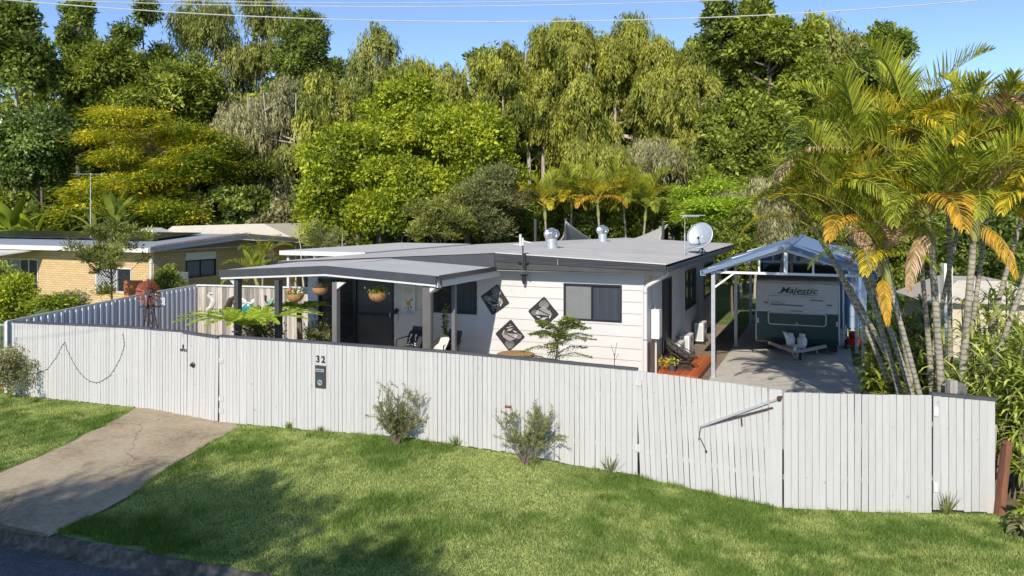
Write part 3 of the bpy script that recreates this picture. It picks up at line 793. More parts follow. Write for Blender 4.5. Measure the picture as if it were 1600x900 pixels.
# ------------------------------------------------------------------ side fences
cf = empty('sheet_metal_fence', 'pale grey ribbed metal fence running back from the left corner', 'fence')
A0 = Vector((-12.78, 19.42, 0)); A1 = Vector((-10.65, 25.9, 0)); dr = (A1 - A0).normalized(); nr = Vector((dr.y, -dr.x, 0)); L = (A1 - A0).length
ctop = lambda s_: float(np.interp(s_ / L, [0, .65, 1], [1.79, 2.04, 2.12]))
for k in range(4):
    s0, s1 = L * k / 4 + 0.03, L * (k + 1) / 4 - 0.03; V = []; n = int((s1 - s0) / 0.19)
    pr = [(0, 0), (0.055, 0.0), (0.085, 0.065), (0.155, 0.065), (0.188, 0.0)]
    pts = []
    for i in range(n):
        for a_, b_ in pr: pts.append((s0 + (s1 - s0) / n * (i + a_ / 0.19), b_))
    pts.append((s1, 0)); mb = MB(); vs = []
    for s_, d_ in pts:
        p = A0 + dr * s_ + nr * (d_ - 0.02); vs += [(p.x, p.y, 0.0), (p.x, p.y, ctop(s_) - .04)]
    mb.add(vs, [(2 * i, 2 * i + 2, 2 * i + 3, 2 * i + 1) for i in range(len(pts) - 1)]); mb.build('rib_panel', M['colorbond'], cf, recalc=False)
mb = MB(); am = A0.lerp(A1, .65); mb.bar(A0 + Vector((0, 0, 1.78)), am + Vector((0, 0, 2.03)), 0.05, 0.06); mb.bar(am + Vector((0, 0, 2.03)), A1 + Vector((0, 0, 2.11)), 0.05, 0.06); mb.build('top_rail', M['white_trim'], cf)
for k in range(5):
    p = A0 + dr * (L * k / 4); mb = MB(); mb.box(p.x - 0.035, p.x + 0.035, p.y - 0.03, p.y + 0.03, 0, ctop(L * k / 4)); mb.build('post', M['white_trim'], cf)

tf = empty('timber_fence', 'weathered grey timber fence behind the yard with metal animals on it', 'fence')
T0 = Vector((-10.6, 25.9, 0)); T1 = Vector((-5.95, 24.8, 0)); mb = MB(); d = (T1 - T0); n = int(d.length / 0.085)
for i in range(n):
    p = T0 + d * (i / n); q = T0 + d * ((i + 1) / n - 0.0006); zt = 2.12 + rnd.uniform(-0.02, 0.02); t = rnd.uniform(-1, 1); y = rnd.uniform(0, 0.02)
    mb.hexa([(p.x, p.y - y, 0), (q.x, q.y - y, 0), (q.x, q.y + .02, 0), (p.x, p.y + .02, 0)], [(p.x, p.y - y, zt), (q.x, q.y - y, zt), (q.x, q.y + .02, zt), (p.x, p.y + .02, zt)], t)
mb.build('board_panel', M['old_timber'], tf)
mb = MB(); mb.bar(T0 + Vector((0, -.03, 2.12)), T1 + Vector((0, -.03, 2.12)), 0.06, 0.05); mb.build('top_rail', M['white_trim'], tf)
def on_tf(px, py, dd=0.05):
    k = (px - 800) / F; m_ = (T1.y - T0.y) / (T1.x - T0.x); Y = (T0.y - m_ * T0.x) / (1 - m_ * k); return Vector((k * Y, Y - dd, CH - (py - HZ) * Y / F))
# animals: seahorse, mermaid, turtle, gecko
p = on_tf(328, 477); mb = MB(); mb.X = Matrix.Translation(p)
mb.tube([(0.13, 0, .38), (0.02, 0, .42), (-0.03, 0, .33), (0.10, 0, .24), (0.13, 0, .10), (0.06, 0, -.05), (-0.06, 0, -.12), (-0.08, 0, -.25), (-0.12, 0, -.38), (-0.04, 0, -.42), (0, 0, -.35)], [0.02, .04, .06, .06, .085, .07, .05, .04, .03, .02, .015], 6)
tag(mb.build('seahorse_ornament', M['pale_metal'], smooth=True), 'pale metal seahorse hung on the timber fence', 'wall ornament')
p = on_tf(358.5, 482); mb = MB(); mb.X = Matrix.Translation(p)
mb.tube([(0.2, 0, .42), (0.05, 0, .3), (0.0, 0, .15), (-0.06, 0, 0), (0.02, 0, -.2), (0.1, 0, -.38)], [0.03, .09, .1, .08, .06, .02], 6)
mb.tube([(0, 0, .2), (-0.25, 0, -.1), (-.3, 0, -.05)], [.04, .04, .06], 5); mb.tube([(0, 0, 0), (-.1, 0, -.4)], [.05, .02], 5); mb.tube([(0.1, 0, .25), (.2, 0, .1), (.12, 0, -.3)], [.03, .03, .02], 5)
tag(mb.build('mermaid_ornament', M['rust_dark'], smooth=True), 'dark metal mermaid hung on the timber fence left of the first post', 'wall ornament')
e = empty('turtle_ornament', 'metal turtle with teal shell on the timber fence between the posts', 'wall ornament', on_tf(387, 484)); e.rotation_euler = (0, R(35), 0)
mb = MB(); mb.ball((0, 0, 0), 0.24, 8, (0.8, 0.25, 1)); mb.build('shell', M['teal'], e, smooth=True)
mb = MB(); mb.ball((0, 0.03, 0), 0.28, 8, (0.82, 0.15, 1)); mb.ball((0, 0, .34), .09, 6, (.8, .5, 1.1))
for sx in (-1, 1):
    mb.ball((sx * .27, .02, .17), .16, 6, (1, .2, .5)); mb.ball((sx * .2, .02, -.25), .11, 6, (.7, .2, 1))
mb.build('body', M['pale_metal'], e, smooth=True)
e = empty('gecko_ornament', 'green and black metal gecko on the timber fence left of the middle post', 'wall ornament', on_tf(417, 482)); e.rotation_euler = (0, R(35), 0)
mb = MB(); mb.tube([(0, 0, .42), (0, 0, .3), (0, 0, .1), (0, 0, -.15), (0.05, 0, -.4), (-.05, 0, -.65)], [.04, .09, .07, .08, .04, .01], 6); mb.build('body', mat('pale_green_enamel', (.16, .33, .25), .4, var=.4, scale=12), e, smooth=True)
mb = MB()
for sx in (-1, 1):
    mb.tube([(0, 0, .15), (sx * .2, 0, .2), (sx * .28, 0, .34)], [.03, .025, .035], 5); mb.tube([(0, 0, -.12), (sx * .2, 0, -.2), (sx * .27, 0, -.05)], [.03, .025, .035], 5)
mb.build('legs', M['black'], e, smooth=True)

# rusty garden windmill
wm = empty('garden_windmill', 'rusty red garden windmill on a lattice tower behind the left fence', 'windmill', Vector((-11.55, 22.5, 0)) )
WZ = CH - (457 - HZ) * 22.5 / F
wm.location.x = (234.5 - 800) * 22.5 / F
mb = MB()
for i in range(18):
    a_ = 2 * math.pi * i / 18; 
    def q(r, da, y): return (r * math.cos(a_ + da), y, WZ + r * math.sin(a_ + da))
    mb.add([q(.10, -.08, -.10), q(.10, .08, -.14), q(.37, .125, -.16), q(.37, -.125, -.08)], [(0, 1, 2, 3)], rnd.uniform(-1, 1))
o = mb.build('fan', M['rust'], wm, recalc=False); sm = o.modifiers.new('thick', 'SOLIDIFY'); sm.thickness = 0.004
mb = MB(); mb.lathe([(.09, -.16), (.09, -.10)], (0, 0, WZ), 12, 'y'); mb.lathe([(.24, -.115), (.25, -.115), (.25, -.105), (.24, -.105)], (0, 0, WZ), 24, 'y', caps=False); mb.tube([(0, -.1, WZ), (0, .35, WZ)], .018, 6); mb.build('hub', M['rust_dark'], wm)
mb = MB(); mb.prism([(.02, WZ - .30), (.30, WZ - .42), (.30, WZ - .18), (.10, WZ - .2)], 0.30, 0.306); mb.build('tail', M['colorbond'], wm)
mb = MB(); zt = WZ - 0.08
for sx in (-1, 1):
    for sy in (-1, 1): mb.bar((sx * .03, sy * .03, zt), (sx * .28, sy * .28, 0), .022)
for z0, z1 in ((.1, .6), (.6, 1.05), (1.05, WZ - .3)):
    w0 = .03 + .25 * (zt - z0) / zt; w1 = .03 + .25 * (zt - z1) / zt
    for sy in (-1, 1):
        mb.bar((-w0, sy * w0, z0), (w1, sy * w1, z1), .013); mb.bar((w0, sy * w0, z0), (-w1, sy * w1, z1), .013)
        mb.bar((sy * w0, -w0, z0), (sy * w1, w1, z1), .013)
z1 = WZ - .42; mb.bar((-.32, -.1, z1), (.32, -.1, z1), .03); mb.bar((-.32, .1, z1), (.32, .1, z1), .03); mb.bar((0, -.3, z1), (0, .3, z1), .03)
mb.build('tower', M['rust_dark'], wm)

# pool style railing at the far left, brick coping below
rf = empty('metal_railing', 'low pale metal bar railing at the far left beyond the white fence', 'railing')
Y0 = 19.9
mb = MB(); mb.box(-17.5, -13.0, Y0 - .02, Y0 + .02, 1.62, 1.66); mb.box(-17.5, -13.0, Y0 - .02, Y0 + .02, 0.10, 0.14); mb.build('rail', M['galv'], rf)
mb = MB()
for i in range(40): x = -13.05 - i * .11; mb.tube([(x, Y0, .14), (x, Y0, 1.62)], .011, 6)
mb.build('bar_row', M['galv'], rf)
mb = MB(); mb.box(-18, -12.7, Y0 - .1, Y0 + .15, -.05, 0.09); tag(mb.build('garden_edging', M['terracotta']), 'orange brown timber edging below the metal railing', 'edging')
# ------------------------------------------------------------------ the white house (local frame: x along the front, y towards the back)
ho = H.empty('house', 'single storey white weatherboard house with dark trim and low grey metal roof', 'house')
UL, VB = -10.5, 13.2            # left end of the front wall, depth
WB, WT = 0.12, 3.02             # wall bottom and top
FV = -0.50                      # front overhang
pf = lambda a, z, d: Vector((a, -d, z))           # front wall: outward is -v
ps = lambda a, z, d: Vector((d, a, z))            # right side wall: outward is +u
def fz(py, px, v=0.0): return H.z(py, H.u(px, v), v)
w1 = (H.u(881), H.u(972), fz(502, 930), fz(443.5, 925))
w2 = (H.u(672), H.u(745.5), fz(491, 730), fz(439, 730))
d1 = (H.u(554.5), H.u(616), 0.50, fz(435, 585))
d0 = (H.u(497.5), H.u(554.3), 0.50, fz(434, 525))
w3 = (H.u(648.5), H.u(663), fz(487, 655), fz(443, 655))
mb = MB(); wall(mb, UL, 0.0, WB, WT + .03, pf, [w1, w2, d1, d0, w3], pitch=0.302, lap=0.021)
mb.box(-0.045, 0.012, -0.035, 0.045, WB, WT)
mb.build('front_wall', M['wall_white'], ho, recalc=False)
mb = MB(); sw = []
v1 = (H.v(1070.3), H.v(1086.6)); v2 = (H.v(1100), H.v(1112.5)); vd = (H.v(1034.5), H.v(1048.3))
def sz(py, px): return H.z(py, 0, H.v(px))
s1 = (v1[0], v1[1], sz(485.5, 1070.3), sz(424, 1070.3)); s2 = (v2[0], v2[1] + .1, sz(467, 1100), s1[3]); sd_ = (vd[0], vd[1], 0.42, s1[3])
wall(mb, 0.0, VB, 0.05, WT, ps, [s1, s2, sd_]); mb.build('side_wall', M['wall_cream'], ho, recalc=False)
mb = MB()
for v in (vd[1] + .12, vd[1] + .55, v1[0] - .25, (v1[1] + v2[0]) / 2, (v1[1] + v2[0]) / 2 + .5, v2[1] + .6, VB - .1, 0.3):
    mb = MB(); slab_box(mb, ps, v, v + .05, 0.05, WT - .02, 0.001, 0.018); mb.build('cover_strip', M['white_trim'], ho)
mb = MB(); mb.box(UL, 0, VB - .02, VB, WB, WT); mb.box(UL, UL + .02, 0, VB - .02, WB, WT); mb.build('rear_wall', M['wall_white'], ho)
mb = MB(); mb.box(UL + .1, -.1, .06, VB - .1, 0, 0.45); mb.build('floor', M['slate'], ho)
window(ho, pf, *w1, [(0.49, M['screen']), (0.51, M['curtain_glass'])], M['dark_frame'], label='wide front window with dark frame and grey fly screen')
window(ho, pf, *w2, [(0.5, M['glass']), (0.5, M['curtain_glass'])], M['dark_frame'], label='dark window beneath the porch')
window(ho, pf, *w3, [(1.0, M['cream_fabric'])], M['white_trim'], t=.03, label='narrow window with pale blind')
window(ho, ps, *s1, [(0.5, M['glass']), (0.5, M['glass'])], M['dark_frame']); window(ho, ps, *s2, [(1.0, M['glass'])], M['dark_frame'])
window(ho, ps, *sd_, [(1.0, M['door_mesh'])], M['dark_frame'], name='side_door', t=.07, label='dark side door above the little deck')
f = window(ho, pf, *d1, [(1.0, M['door_mesh'])], M['dark_frame'], name='security_door', t=.055, label='dark mesh security door')
mb = MB(); zm = (d1[2] + d1[3]) / 2 - .05; slab_box(mb, pf, d1[0] + .05, d1[1] - .05, zm, zm + .05, -.03, .0); mb.build('mid_rail', M['dark_frame'], f)
mb = MB(); mb.box(d1[1] - .13, d1[1] - .10, -.06, -.03, zm - .02, zm + .12); mb.build('handle', M['galv'], f)
window(ho, pf, *d0, [(0.5, M['glass']), (0.5, M['glass'])], M['dark_frame'], name='sliding_door', t=.05, label='open dark glass sliding door')

# roof
RU, RL, RB = 0.70, -11.2, 13.8; RK = -3.94; ZE, ZR, ZL = 3.26, 3.46, 3.06
def roofz(u): return ZR + (u - RK) / (RU - RK) * (ZE - ZR) if u > RK else ZR + (RK - u) / (RK - RL) * (ZL - ZR)
rs = corrugated('roof', M['zinc_roof'], ho, (RK, FV - .06, ZR), (RK, RB, ZR), (RU, FV - .06, ZE), (RU, RB, ZE), 0.076, 0.010)
rs2 = corrugated('roof', M['zinc_roof'], ho, (RK, FV - .06, ZR), (RK, RB, ZR), (RL, FV - .06, ZL), (RL, RB, ZL), 0.076, 0.010)
mb = MB(); mb.add([(RK, FV - .04, ZR - .03), (RU - .02, FV - .04, ZE - .03), (RU - .02, RB, ZE - .03), (RK, RB, ZR - .03)], [(0, 1, 2, 3)])
mb.add([(RK, FV - .04, ZR - .03), (RK, RB, ZR - .03), (RL, RB, ZL - .03), (RL, FV - .04, ZL - .03)], [(0, 1, 2, 3)]); mb.build('roof_underlay', M['slate'], ho)
mb = MB(); mb.prism([(RK - .09, ZR - .002), (RK, ZR + .02), (RK + .09, ZR - .004), (RK, ZR + .012)], FV - .06, RB); mb.build('ridge_cap', M['zinc_roof'], ho)
FB = 3.01       # bottom of the front beam
mb = MB(); mb.prism([(RK - .003, ZR - .02), (RU - .02, ZE - .02), (RU - .02, ZE - .17), (RK - .003, ZR - .23)], FV - .06, FV); mb.build('barge_board', mat('ribbed_dark_barge', (.06, .06, .063), .4, metal=.3, var=.5, scale=2, stretch=(.3, 1, 14)), ho)
mb = MB(); mb.prism([(RK - .003, ZR - .20), (RU - .05, ZE - .15), (RU - .05, FB), (RK - .003, FB + .02)], FV - .035, FV + .02); mb.build('fascia', mat('dark_brown_grey_fascia', (.055, .052, .05), .55, var=.3, scale=2), ho)
mb = MB(); mb.prism([(RK - .006, ZR - .02), (RK - .006, 2.98), (RL, ZL - .16), (RL, ZL - .02)], FV - .07, FV); mb.build('fascia', M['slate'], ho)['label'] = 'smooth slate coloured fascia above the porch roof'
mb = MB(); mb.tube([(RK + .02, FV - .068, ZR + .004), (RU - .01, FV - .068, ZE + .004)], .013, 6); mb.build('roof_edge_trim', M['white_trim'], ho)
mb = MB()
for z_ in (.045, .09):
    mb.bar((RK + .05, FV - .068, ZR - .02 - z_), (RU - .03, FV - .068, ZE - .02 - z_ * .8), .014, .014)
mb.build('barge_rib', M['slate_metal'], ho)
mb = MB(); mb.bar(((RK + RU) / 2 - .52, FV - .075, 3.33), ((RK + RU) / 2 - .52, FV - .075, 3.17), .03, .01); mb.build('joint_strip', M['galv'], ho)
mb = MB(); mb.box(RK - .0, RU - .12, FV + .02, -.015, 2.985, 3.005); mb.box(0.012, RU - .12, 0, RB - .2, 2.985, 3.003); mb.build('soffit', M['white_trim'], ho)
mb = MB(); mb.prism([(RU - .10, 3.06), (RU + .02, 3.06), (RU + .03, 3.20), (RU + .005, 3.20), (RU - .0, 3.09), (RU - .10, 3.20)], FV - .04, RB); mb.build('gutter', M['slate_metal'], ho)
mb = MB(); mb.box(RL - .1, RL + .02, FV, RB, 2.88, 3.03); mb.build('gutter', M['slate_metal'], ho)
mb = MB(); a0 = Vector((RU - .05, -.30, 3.06)); b0 = Vector((0.07, -.12, 2.62)); mb.tube([a0, a0 - Vector((0, 0, .06)), a0 - Vector((.05, 0, .10)), b0 + Vector((.06, 0, .06)), b0, b0 - Vector((0, 0, .08)), Vector((0.07, -.12, .1))], .052, 10); mb.build('downpipe', M['white_trim'], ho, smooth=True)
mb = MB()
for z_ in (2.5, 1.3): mb = MB(); mb.lathe([(.058, -.02), (.058, .02)], (.07, -.12, z_), 10); mb.build('pipe_clip', M['galv'], ho)
# white lean-to sheet behind the left of the roof
lw = H.empty('rear_patio_roof', 'white edged patio roof showing behind the left side of the grey roof', 'patio roof')
mb = MB(); mb.box(-15.3, -11.4, 4.5, 13.5, 2.93, 3.10); mb.build('roof', M['white_trim'], lw)
for u_, v_ in ((-15.1, 4.7), (-15.1, 13.2), (-11.6, 13.2)): mb = MB(); mb.box(u_, u_ + .1, v_, v_ + .1, 0, 2.93); mb.build('post', M['white_trim'], lw)

# ------------------------------------------------------------------ porch
pr_ = H.empty('porch', 'open front porch with low gabled metal roof, slate fascia and dark posts', 'porch')
PU, PL, PF, PK = -3.98, -10.42, -3.80, -7.1
ZP, ZK, ZQ = 3.06, 3.22, 3.02
corrugated('roof', M['porch_sheet'], pr_, (PK, PF, ZK), (PK, FV - .07, ZK + .0), (PU, PF, ZP), (PU, FV - .07, ZP), 0.076, 0.008)
corrugated('roof', M['zinc_roof'], pr_, (PK, PF, ZK), (PK, FV - .07, ZK + .02), (PL, PF, ZQ), (PL, FV - .07, ZQ + .04), 0.076, 0.008)
mb = MB()
mb.prism([(PL, ZQ + .015), (PL, ZQ - .165), (PK, ZK - .175), (PU, ZP - .175), (PU, ZP + .015), (PK, ZK + .015)], PF - .04, PF); mb.build('fascia', M['slate'], pr_)
mb = MB(); mb.prism([(PL + .03, ZQ - .17), (PL + .03, ZQ - .225), (PK, ZK - .235), (PU - .02, ZP - .235), (PU - .02, ZP - .18), (PK, ZK - .18)], PF - .01, PF + .04); mb.build('white_beam', M['white_trim'], pr_)
mb = MB()
mb.prism([(PL + .1, ZQ - .04), (PK, ZK - .04), (PU - .1, ZP - .04), (PU - .1, ZP - .10), (PK, ZK - .10), (PL + .1, ZQ - .10)], PF + .02, -.01); mb.build('ceiling', M['wall_white'], pr_)
mb = MB(); mb.prism([(PU - .06, ZP - .09), (PU + .07, ZP - .09), (PU + .08, ZP + .03), (PU + .06, ZP + .03), (PU + .05, ZP - .07), (PU - .06, ZP - .0)], PF - .04, FV - .02); mb.build('gutter', M['slate_metal'], pr_)
mb = MB(); mb.box(PU - .06, PU + .01, PF + .04, -.02, ZP - .26, ZP - .10); mb.build('side_beam', M['white_trim'], pr_)
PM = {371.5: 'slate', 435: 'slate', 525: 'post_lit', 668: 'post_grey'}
M['post_lit'] = mat('lit_tone_grey_post', (0.15, 0.145, 0.14), 0.5, var=.1); M['post_grey'] = mat('brown_grey_post', (0.12, 0.112, 0.105), .5, var=.15)  # post_lit: lighter grey than the dark posts, sunlight on the face put into colour
for px, mk in PM.items():
    u = H.u(px, PF + .12); mb = MB(); w = .075 if px < 600 else .10
    mb.box(u - w, u + w * .8, PF + .06, PF + .06 + 2 * w, 0, ZP - .235 if px > 400 else ZQ - .2); mb.build('post', M[mk], pr_)
    if px in (371.5, 525, 668):
        mb = MB(); sg = 1 if px == 371.5 else -1
        mb.prism([(u - sg * .06, 2.83), (u - sg * .30, 2.83), (u - sg * .06, 2.66)] if px != 371.5 else [(u - .06, 2.80), (u - .26, 2.80), (u - .06, 2.62)], PF + .07, PF + .13); mb.build('bracket', M['white_trim'], pr_)
vp = H.v(712, PU - .08); mb = MB(); mb.box(PU - .17, PU - .08, vp - .05, vp + .05, 0, ZP - .26); mb.build('post', M['post_lit'], pr_)
mb = MB(); ux = H.u(674.5, PF + .1); zt = ZP - .10
mb.tube([(PU + .0, PF + .2, zt), (PU + .0, PF + .18, zt - .16), (PU - .06, PF + .12, zt - .22), (ux + .1, PF + .03, zt - .24), (ux, PF + .02, zt - .32), (ux, PF + .02, .1)], .036, 8); mb.build('downpipe', M['post_grey'], pr_, smooth=True)
mb = MB(); mb.box(PL + .1, PU - .05, PF + .05, -.02, 0.0, 0.42); mb.build('floor', M['slab'], pr_)

# things in and under the porch
def basket(px, py, v, kind, label, r=.21, drop=.35):
    u = H.u(px, v); z = H.z(py, u, v); t = H.empty('hanging_basket', label, 'hanging basket', u, v, z, group='hanging baskets along the porch')
    mb = MB(); prof = [(0.02, -r * .85)] + [(r * math.sin(a), -r * .85 * math.cos(a)) for a in (R(25), R(45), R(65), R(85))] + [(r * 1.03, .03), (r * .9, .03)]
    mb.lathe(prof, n=18); mb.build('bowl', M['wicker'], t, smooth=True)
    mb = MB()
    for k in range(3): a = k * 2.1; mb.tube([(r * math.cos(a), r * math.sin(a), .02), (0, 0, drop)], .004, 4)
    mb.build('chain', M['black'], t)
    n = 260 if kind != 'bare' else 40; V = []; Q = []
    P = rng.normal(0, 1, (n, 3)) * [r * .5, r * .5, .05] + [0, 0, .07]
    leaf_cards('foliage', P, m=M['lf_mid'], parent=t, L=.06, W=.03)
    if kind == 'red':
        mb = MB()
        for k in range(14): mb.ball((rnd.uniform(-.2, -.02), rnd.uniform(-.12, .12), rnd.uniform(.08, .17)), .03, 4)
        mb.build('flower_cluster', M['red'], t)
        mb = MB()
        for k in range(16): mb.ball((rnd.uniform(0, .22), rnd.uniform(-.12, .12), rnd.uniform(.05, .15)), .022, 4)
        mb.build('flower_cluster', M['white_plastic'], t)
    if kind == 'bare':
        mb = MB(); mb.ball((0, 0, .07), .07, 6); mb.build('flower_cluster', mat('pink_paint', (.55, .25, .22), .6), t)
    return t

def leaf_cards(name, P, m, parent=None, L=.2, W=.1, D=None, N=None, up=.3, tint=None, fold=.12):
    """leaf-shaped folded quads at points P"""
    P = np.asarray(P, float); n = len(P)
    if D is None:
        D = rng.normal(0, 1, (n, 3)); D[:, 2] += up
    D = D / (np.linalg.norm(D, axis=1, keepdims=True) + 1e-9)
    if N is None:
        N = rng.normal(0, 1, (n, 3)); N[:, 2] += .6
    S = np.cross(D, N); S /= (np.linalg.norm(S, axis=1, keepdims=True) + 1e-9); N2 = np.cross(S, D)
    l = (L * rng.uniform(.7, 1.3, n))[:, None]; w = (W * rng.uniform(.7, 1.3, n))[:, None]
    V = np.empty((n, 4, 3))
    V[:, 0] = P; V[:, 1] = P + D * l * .45 + S * w * .5 + N2 * w * fold; V[:, 2] = P + D * l; V[:, 3] = P + D * l * .45 - S * w * .5 + N2 * w * fold
    if tint is None: tint = rng.normal(0, .3, n)
    return np_mesh(name, V.reshape(-1, 3), np.arange(4 * n).reshape(-1, 4), m, parent, np.clip(tint, -1, 1))

basket(461, 461, PF + .1, 'red', 'wicker hanging basket of red and white flowers at the left of the porch', .22)
basket(500, 451, PF + .6, 'bare', 'nearly empty wicker hanging basket in front of the glass sliding door', .20)
basket(590, 460, PF + .5, 'green', 'wicker hanging basket of green plants in front of the mesh door', .22, .28)
# potted plants
def pot(px, v, r, h, label, leaves, name='potted_plant', zb=.42):
    u = H.u(px, v); t = H.empty(name, label, 'potted plant', u, v, zb)
    mb = MB(); mb.lathe([(r * .75, 0), (r, h), (r * .93, h), (r * .9, h - .04), (0, h - .04)], n=20); mb.build('pot', M['pot'], t, smooth=True)
    leaves(t, r, h); return t
def bushy(t, r, h):
    mb = MB(); tips = []
    for k in range(9):
        a = rnd.uniform(0, 6.3); e = rnd.uniform(.1, .45); p = Vector((math.cos(a) * e, math.sin(a) * e * .7, h + rnd.uniform(.35, .75))); mb.tube([(0, 0, h - .05), (p.x * .4, p.y * .4, h + .25), p], [.012, .01, .005], 5); tips.append(p)
    mb.build('stems', M['bark'], t)
    P = np.concatenate([rng.normal(0, .09, (120, 3)) + np.array(p) for p in tips]); leaf_cards('leaves', P, M['lf_brush'], t, .10, .03)
def agave(t, r, h, n=26, L=.34, m='lf_grey'):
    mb = MB()
    for k in range(n):
        a = k * 2.4; e = R(15 + 65 * (k / n)); d = Vector((math.cos(a) * math.cos(e), math.sin(a) * math.cos(e), math.sin(e))); s = Vector((-math.sin(a), math.cos(a), 0)) * .03
        o_ = Vector((0, 0, h)); mb.add([o_ - s, o_ + s, o_ + d * L * .5 + s, o_ + d * L, o_ + d * L * .5 - s], [(0, 1, 2, 3), (0, 3, 4)][:1] + [(0, 3, 4)], rnd.uniform(-.5, .5))
    mb.build('leaves', M[m], t, recalc=False)
pot(489, -2.9, .21, .42, 'large charcoal pot with a feathery shrub beside the glass door', bushy)
pot(509, -3.1, .15, .22, 'small charcoal pot with a spiky agave beside the larger pot', agave)
pot(472, -3.2, .12, .20, 'low dark pot of green foliage at the foot of the timber fence', agave)
# wall banner with turtle
u = (H.u(629) + H.u(650)) / 2; zc = (fz(443, 640) + fz(493.5, 640)) / 2
e = H.empty('wall_banner', 'cream cloth wall banner with a tan turtle and lines of script beside the door', 'wall banner', u, -.04, zc)
mb = MB(); hw = (H.u(650) - H.u(629)) / 2; mb.box(-hw, hw, -.008, 0, -.42, .42); mb.build('cloth', M['cream_fabric'], e)
mb = MB(); mb.lathe([(.0, -.012), (.082, -.010)], (0, 0, -.10), 16, 'y', caps=False); mb.build('turtle_shell_print', M['tan_paint'], e)
mb = MB()
for dx, dz, ang in ((.10, .10, 30), (-.10, .08, 150), (.08, -.10, -40), (-.08, -.12, 210), (0, -.14, 270)):
    mb.prism([(dx * .6, -.1 + dz * .6), (dx * 1.3 + .02, -.1 + dz * 1.25), (dx * 1.35 - .03, -.1 + dz * 1.5), (dx * .6 - .02, -.1 + dz * .75)], -.011, -.009); mb.build('turtle_flipper_print', M['bark'], e); mb = MB()
mb = MB()
for k in range(6):
    w_ = rnd.uniform(.10, .15); x = -w_; mb = MB()
    while x < w_: q = rnd.uniform(.02, .05); mb.box(x, min(x + q, w_), -.0105, -.0085, .34 - k * .035, .348 - k * .035); x += q + .012
    mb.build('script_line', M['screen'], e)
mb = MB(); mb.prism([(-.17, -.42), (.17, -.42), (.17, -.32), (.05, -.28), (-.08, -.33), (-.17, -.30)], -.010, -.0083); mb.build('wave_print', mat('pale_blue_print', (.30, .45, .50), .8, var=.3), e)
# coach light
e = H.empty('wall_light', 'small black wall light between the mesh door and the banner', 'wall light', H.u(622), 0, fz(485, 622))
mb = MB(); mb.box(-.03, .03, -.05, 0, -.05, .05); mb.tube([(0, -.05, .03), (0, -.12, .08), (0, -.14, .04)], .012, 6); mb.lathe([(.02, .06), (.07, 0), (.06, -.08), (.02, -.10)], (0, -.14, 0), 8); mb.tube([(0.03, -.02, -.08), (.0, -.02, -.3)], .006, 4); mb.build('lantern', M['black'], e)
# porch chairs and cushions
def chair(px, v, label, rz):
    t = H.empty('porch_chair', label, 'chair', H.u(px, v), v, .42, rz, group='chairs on the porch')
    mb = MB(); mb.box(-.28, .28, -.27, .27, .36, .41); mb.build('seat', M['black_plastic'], t)
    mb = MB(); mb.prism([(.22, .40), (.27, .40), (.40, .92), (.36, .93)], -.27, .27, 'yz'); mb.build('backrest', M['black_plastic'], t)
    for sx in (-1, 1):
        mb = MB(); mb.tube([(sx * .31, -.28, .0), (sx * .31, -.28, .60), (sx * .31, -.2, .63), (sx * .31, .33, .66)], .016, 6); mb.build('arm', M['black'], t)
        mb = MB(); mb.tube([(sx * .29, .25, .0), (sx * .29, .25, .4)], .016, 6); mb.build('leg', M['black'], t)
    return t
chair(643, -.95, 'dark porch chair holding the patterned black cushion', R(-12)); chair(695, -1.1, 'dark porch chair holding the pale cushion', R(-25))
e = H.empty('cushion', 'square black cushion with white leaf pattern on a porch chair', 'cushion', H.u(648, -1.1), -1.1, 1.07, R(-12)); e.rotation_euler.x = R(-20)
mb = MB(); mb.ball((0, 0, 0), .26, 10, (1, .30, 1)); ob = mb.build('cover', M['cushion'], e, smooth=True)
for v_ in ob.data.vertices:   # squarer
    x, z = v_.co.x / .26, v_.co.z / .26; m_ = max(abs(x), abs(z), .01); l_ = math.hypot(x, z); k_ = (l_ / m_) ** .75; v_.co.x *= k_; v_.co.z *= k_
mb = MB()
for cx_ in (-.09, .08):
    mb.lathe([(.0, -.085), (.035, -.075)], (cx_, 0, .10), 10, 'y', caps=False); mb.tube([(cx_ * .9, -.085, .06), (cx_ * 1.4, -.085, -.02), (cx_ * .8, -.09, -.08), (cx_ * 1.6, -.075, -.13)], .016, 5)
mb.tube([(-.15, -.07, -.17), (0, -.085, -.15), (.15, -.07, -.17)], .012, 5); mb.build('leaf_print', M['white_plastic'], e)
e = H.empty('cushion', 'pale cushion with dark patch leaning on the right porch chair', 'cushion', H.u(690, -1.3), -1.3, 1.04, R(-28)); e.rotation_euler.x = R(-30)
mb = MB(); mb.ball((0, 0, 0), .25, 10, (1, .32, 1)); ob = mb.build('cover', M['cream_fabric'], e, smooth=True)
for v_ in ob.data.vertices:
    x, z = v_.co.x / .25, v_.co.z / .25; m_ = max(abs(x), abs(z), .01); l_ = math.hypot(x, z); k_ = (l_ / m_) ** .75; v_.co.x *= k_; v_.co.z *= k_
mb = MB(); mb.prism([(-.2, -.15), (-.02, -.02), (-.05, .16), (-.17, .1)], -.088, -.08); mb.build('dark_print', M['cushion'], e)
e = H.empty('side_pot', 'small round brown pot on the porch left of the black cushion', 'pot', H.u(631, -1.5), -1.5, .42)
mb = MB(); mb.lathe([(.08, 0), (.13, .2), (.14, .38), (.09, .5), (.06, .5)], n=14); mb.build('body', mat('brown_glaze', (.16, .09, .06), .4, var=.3), e, smooth=True)
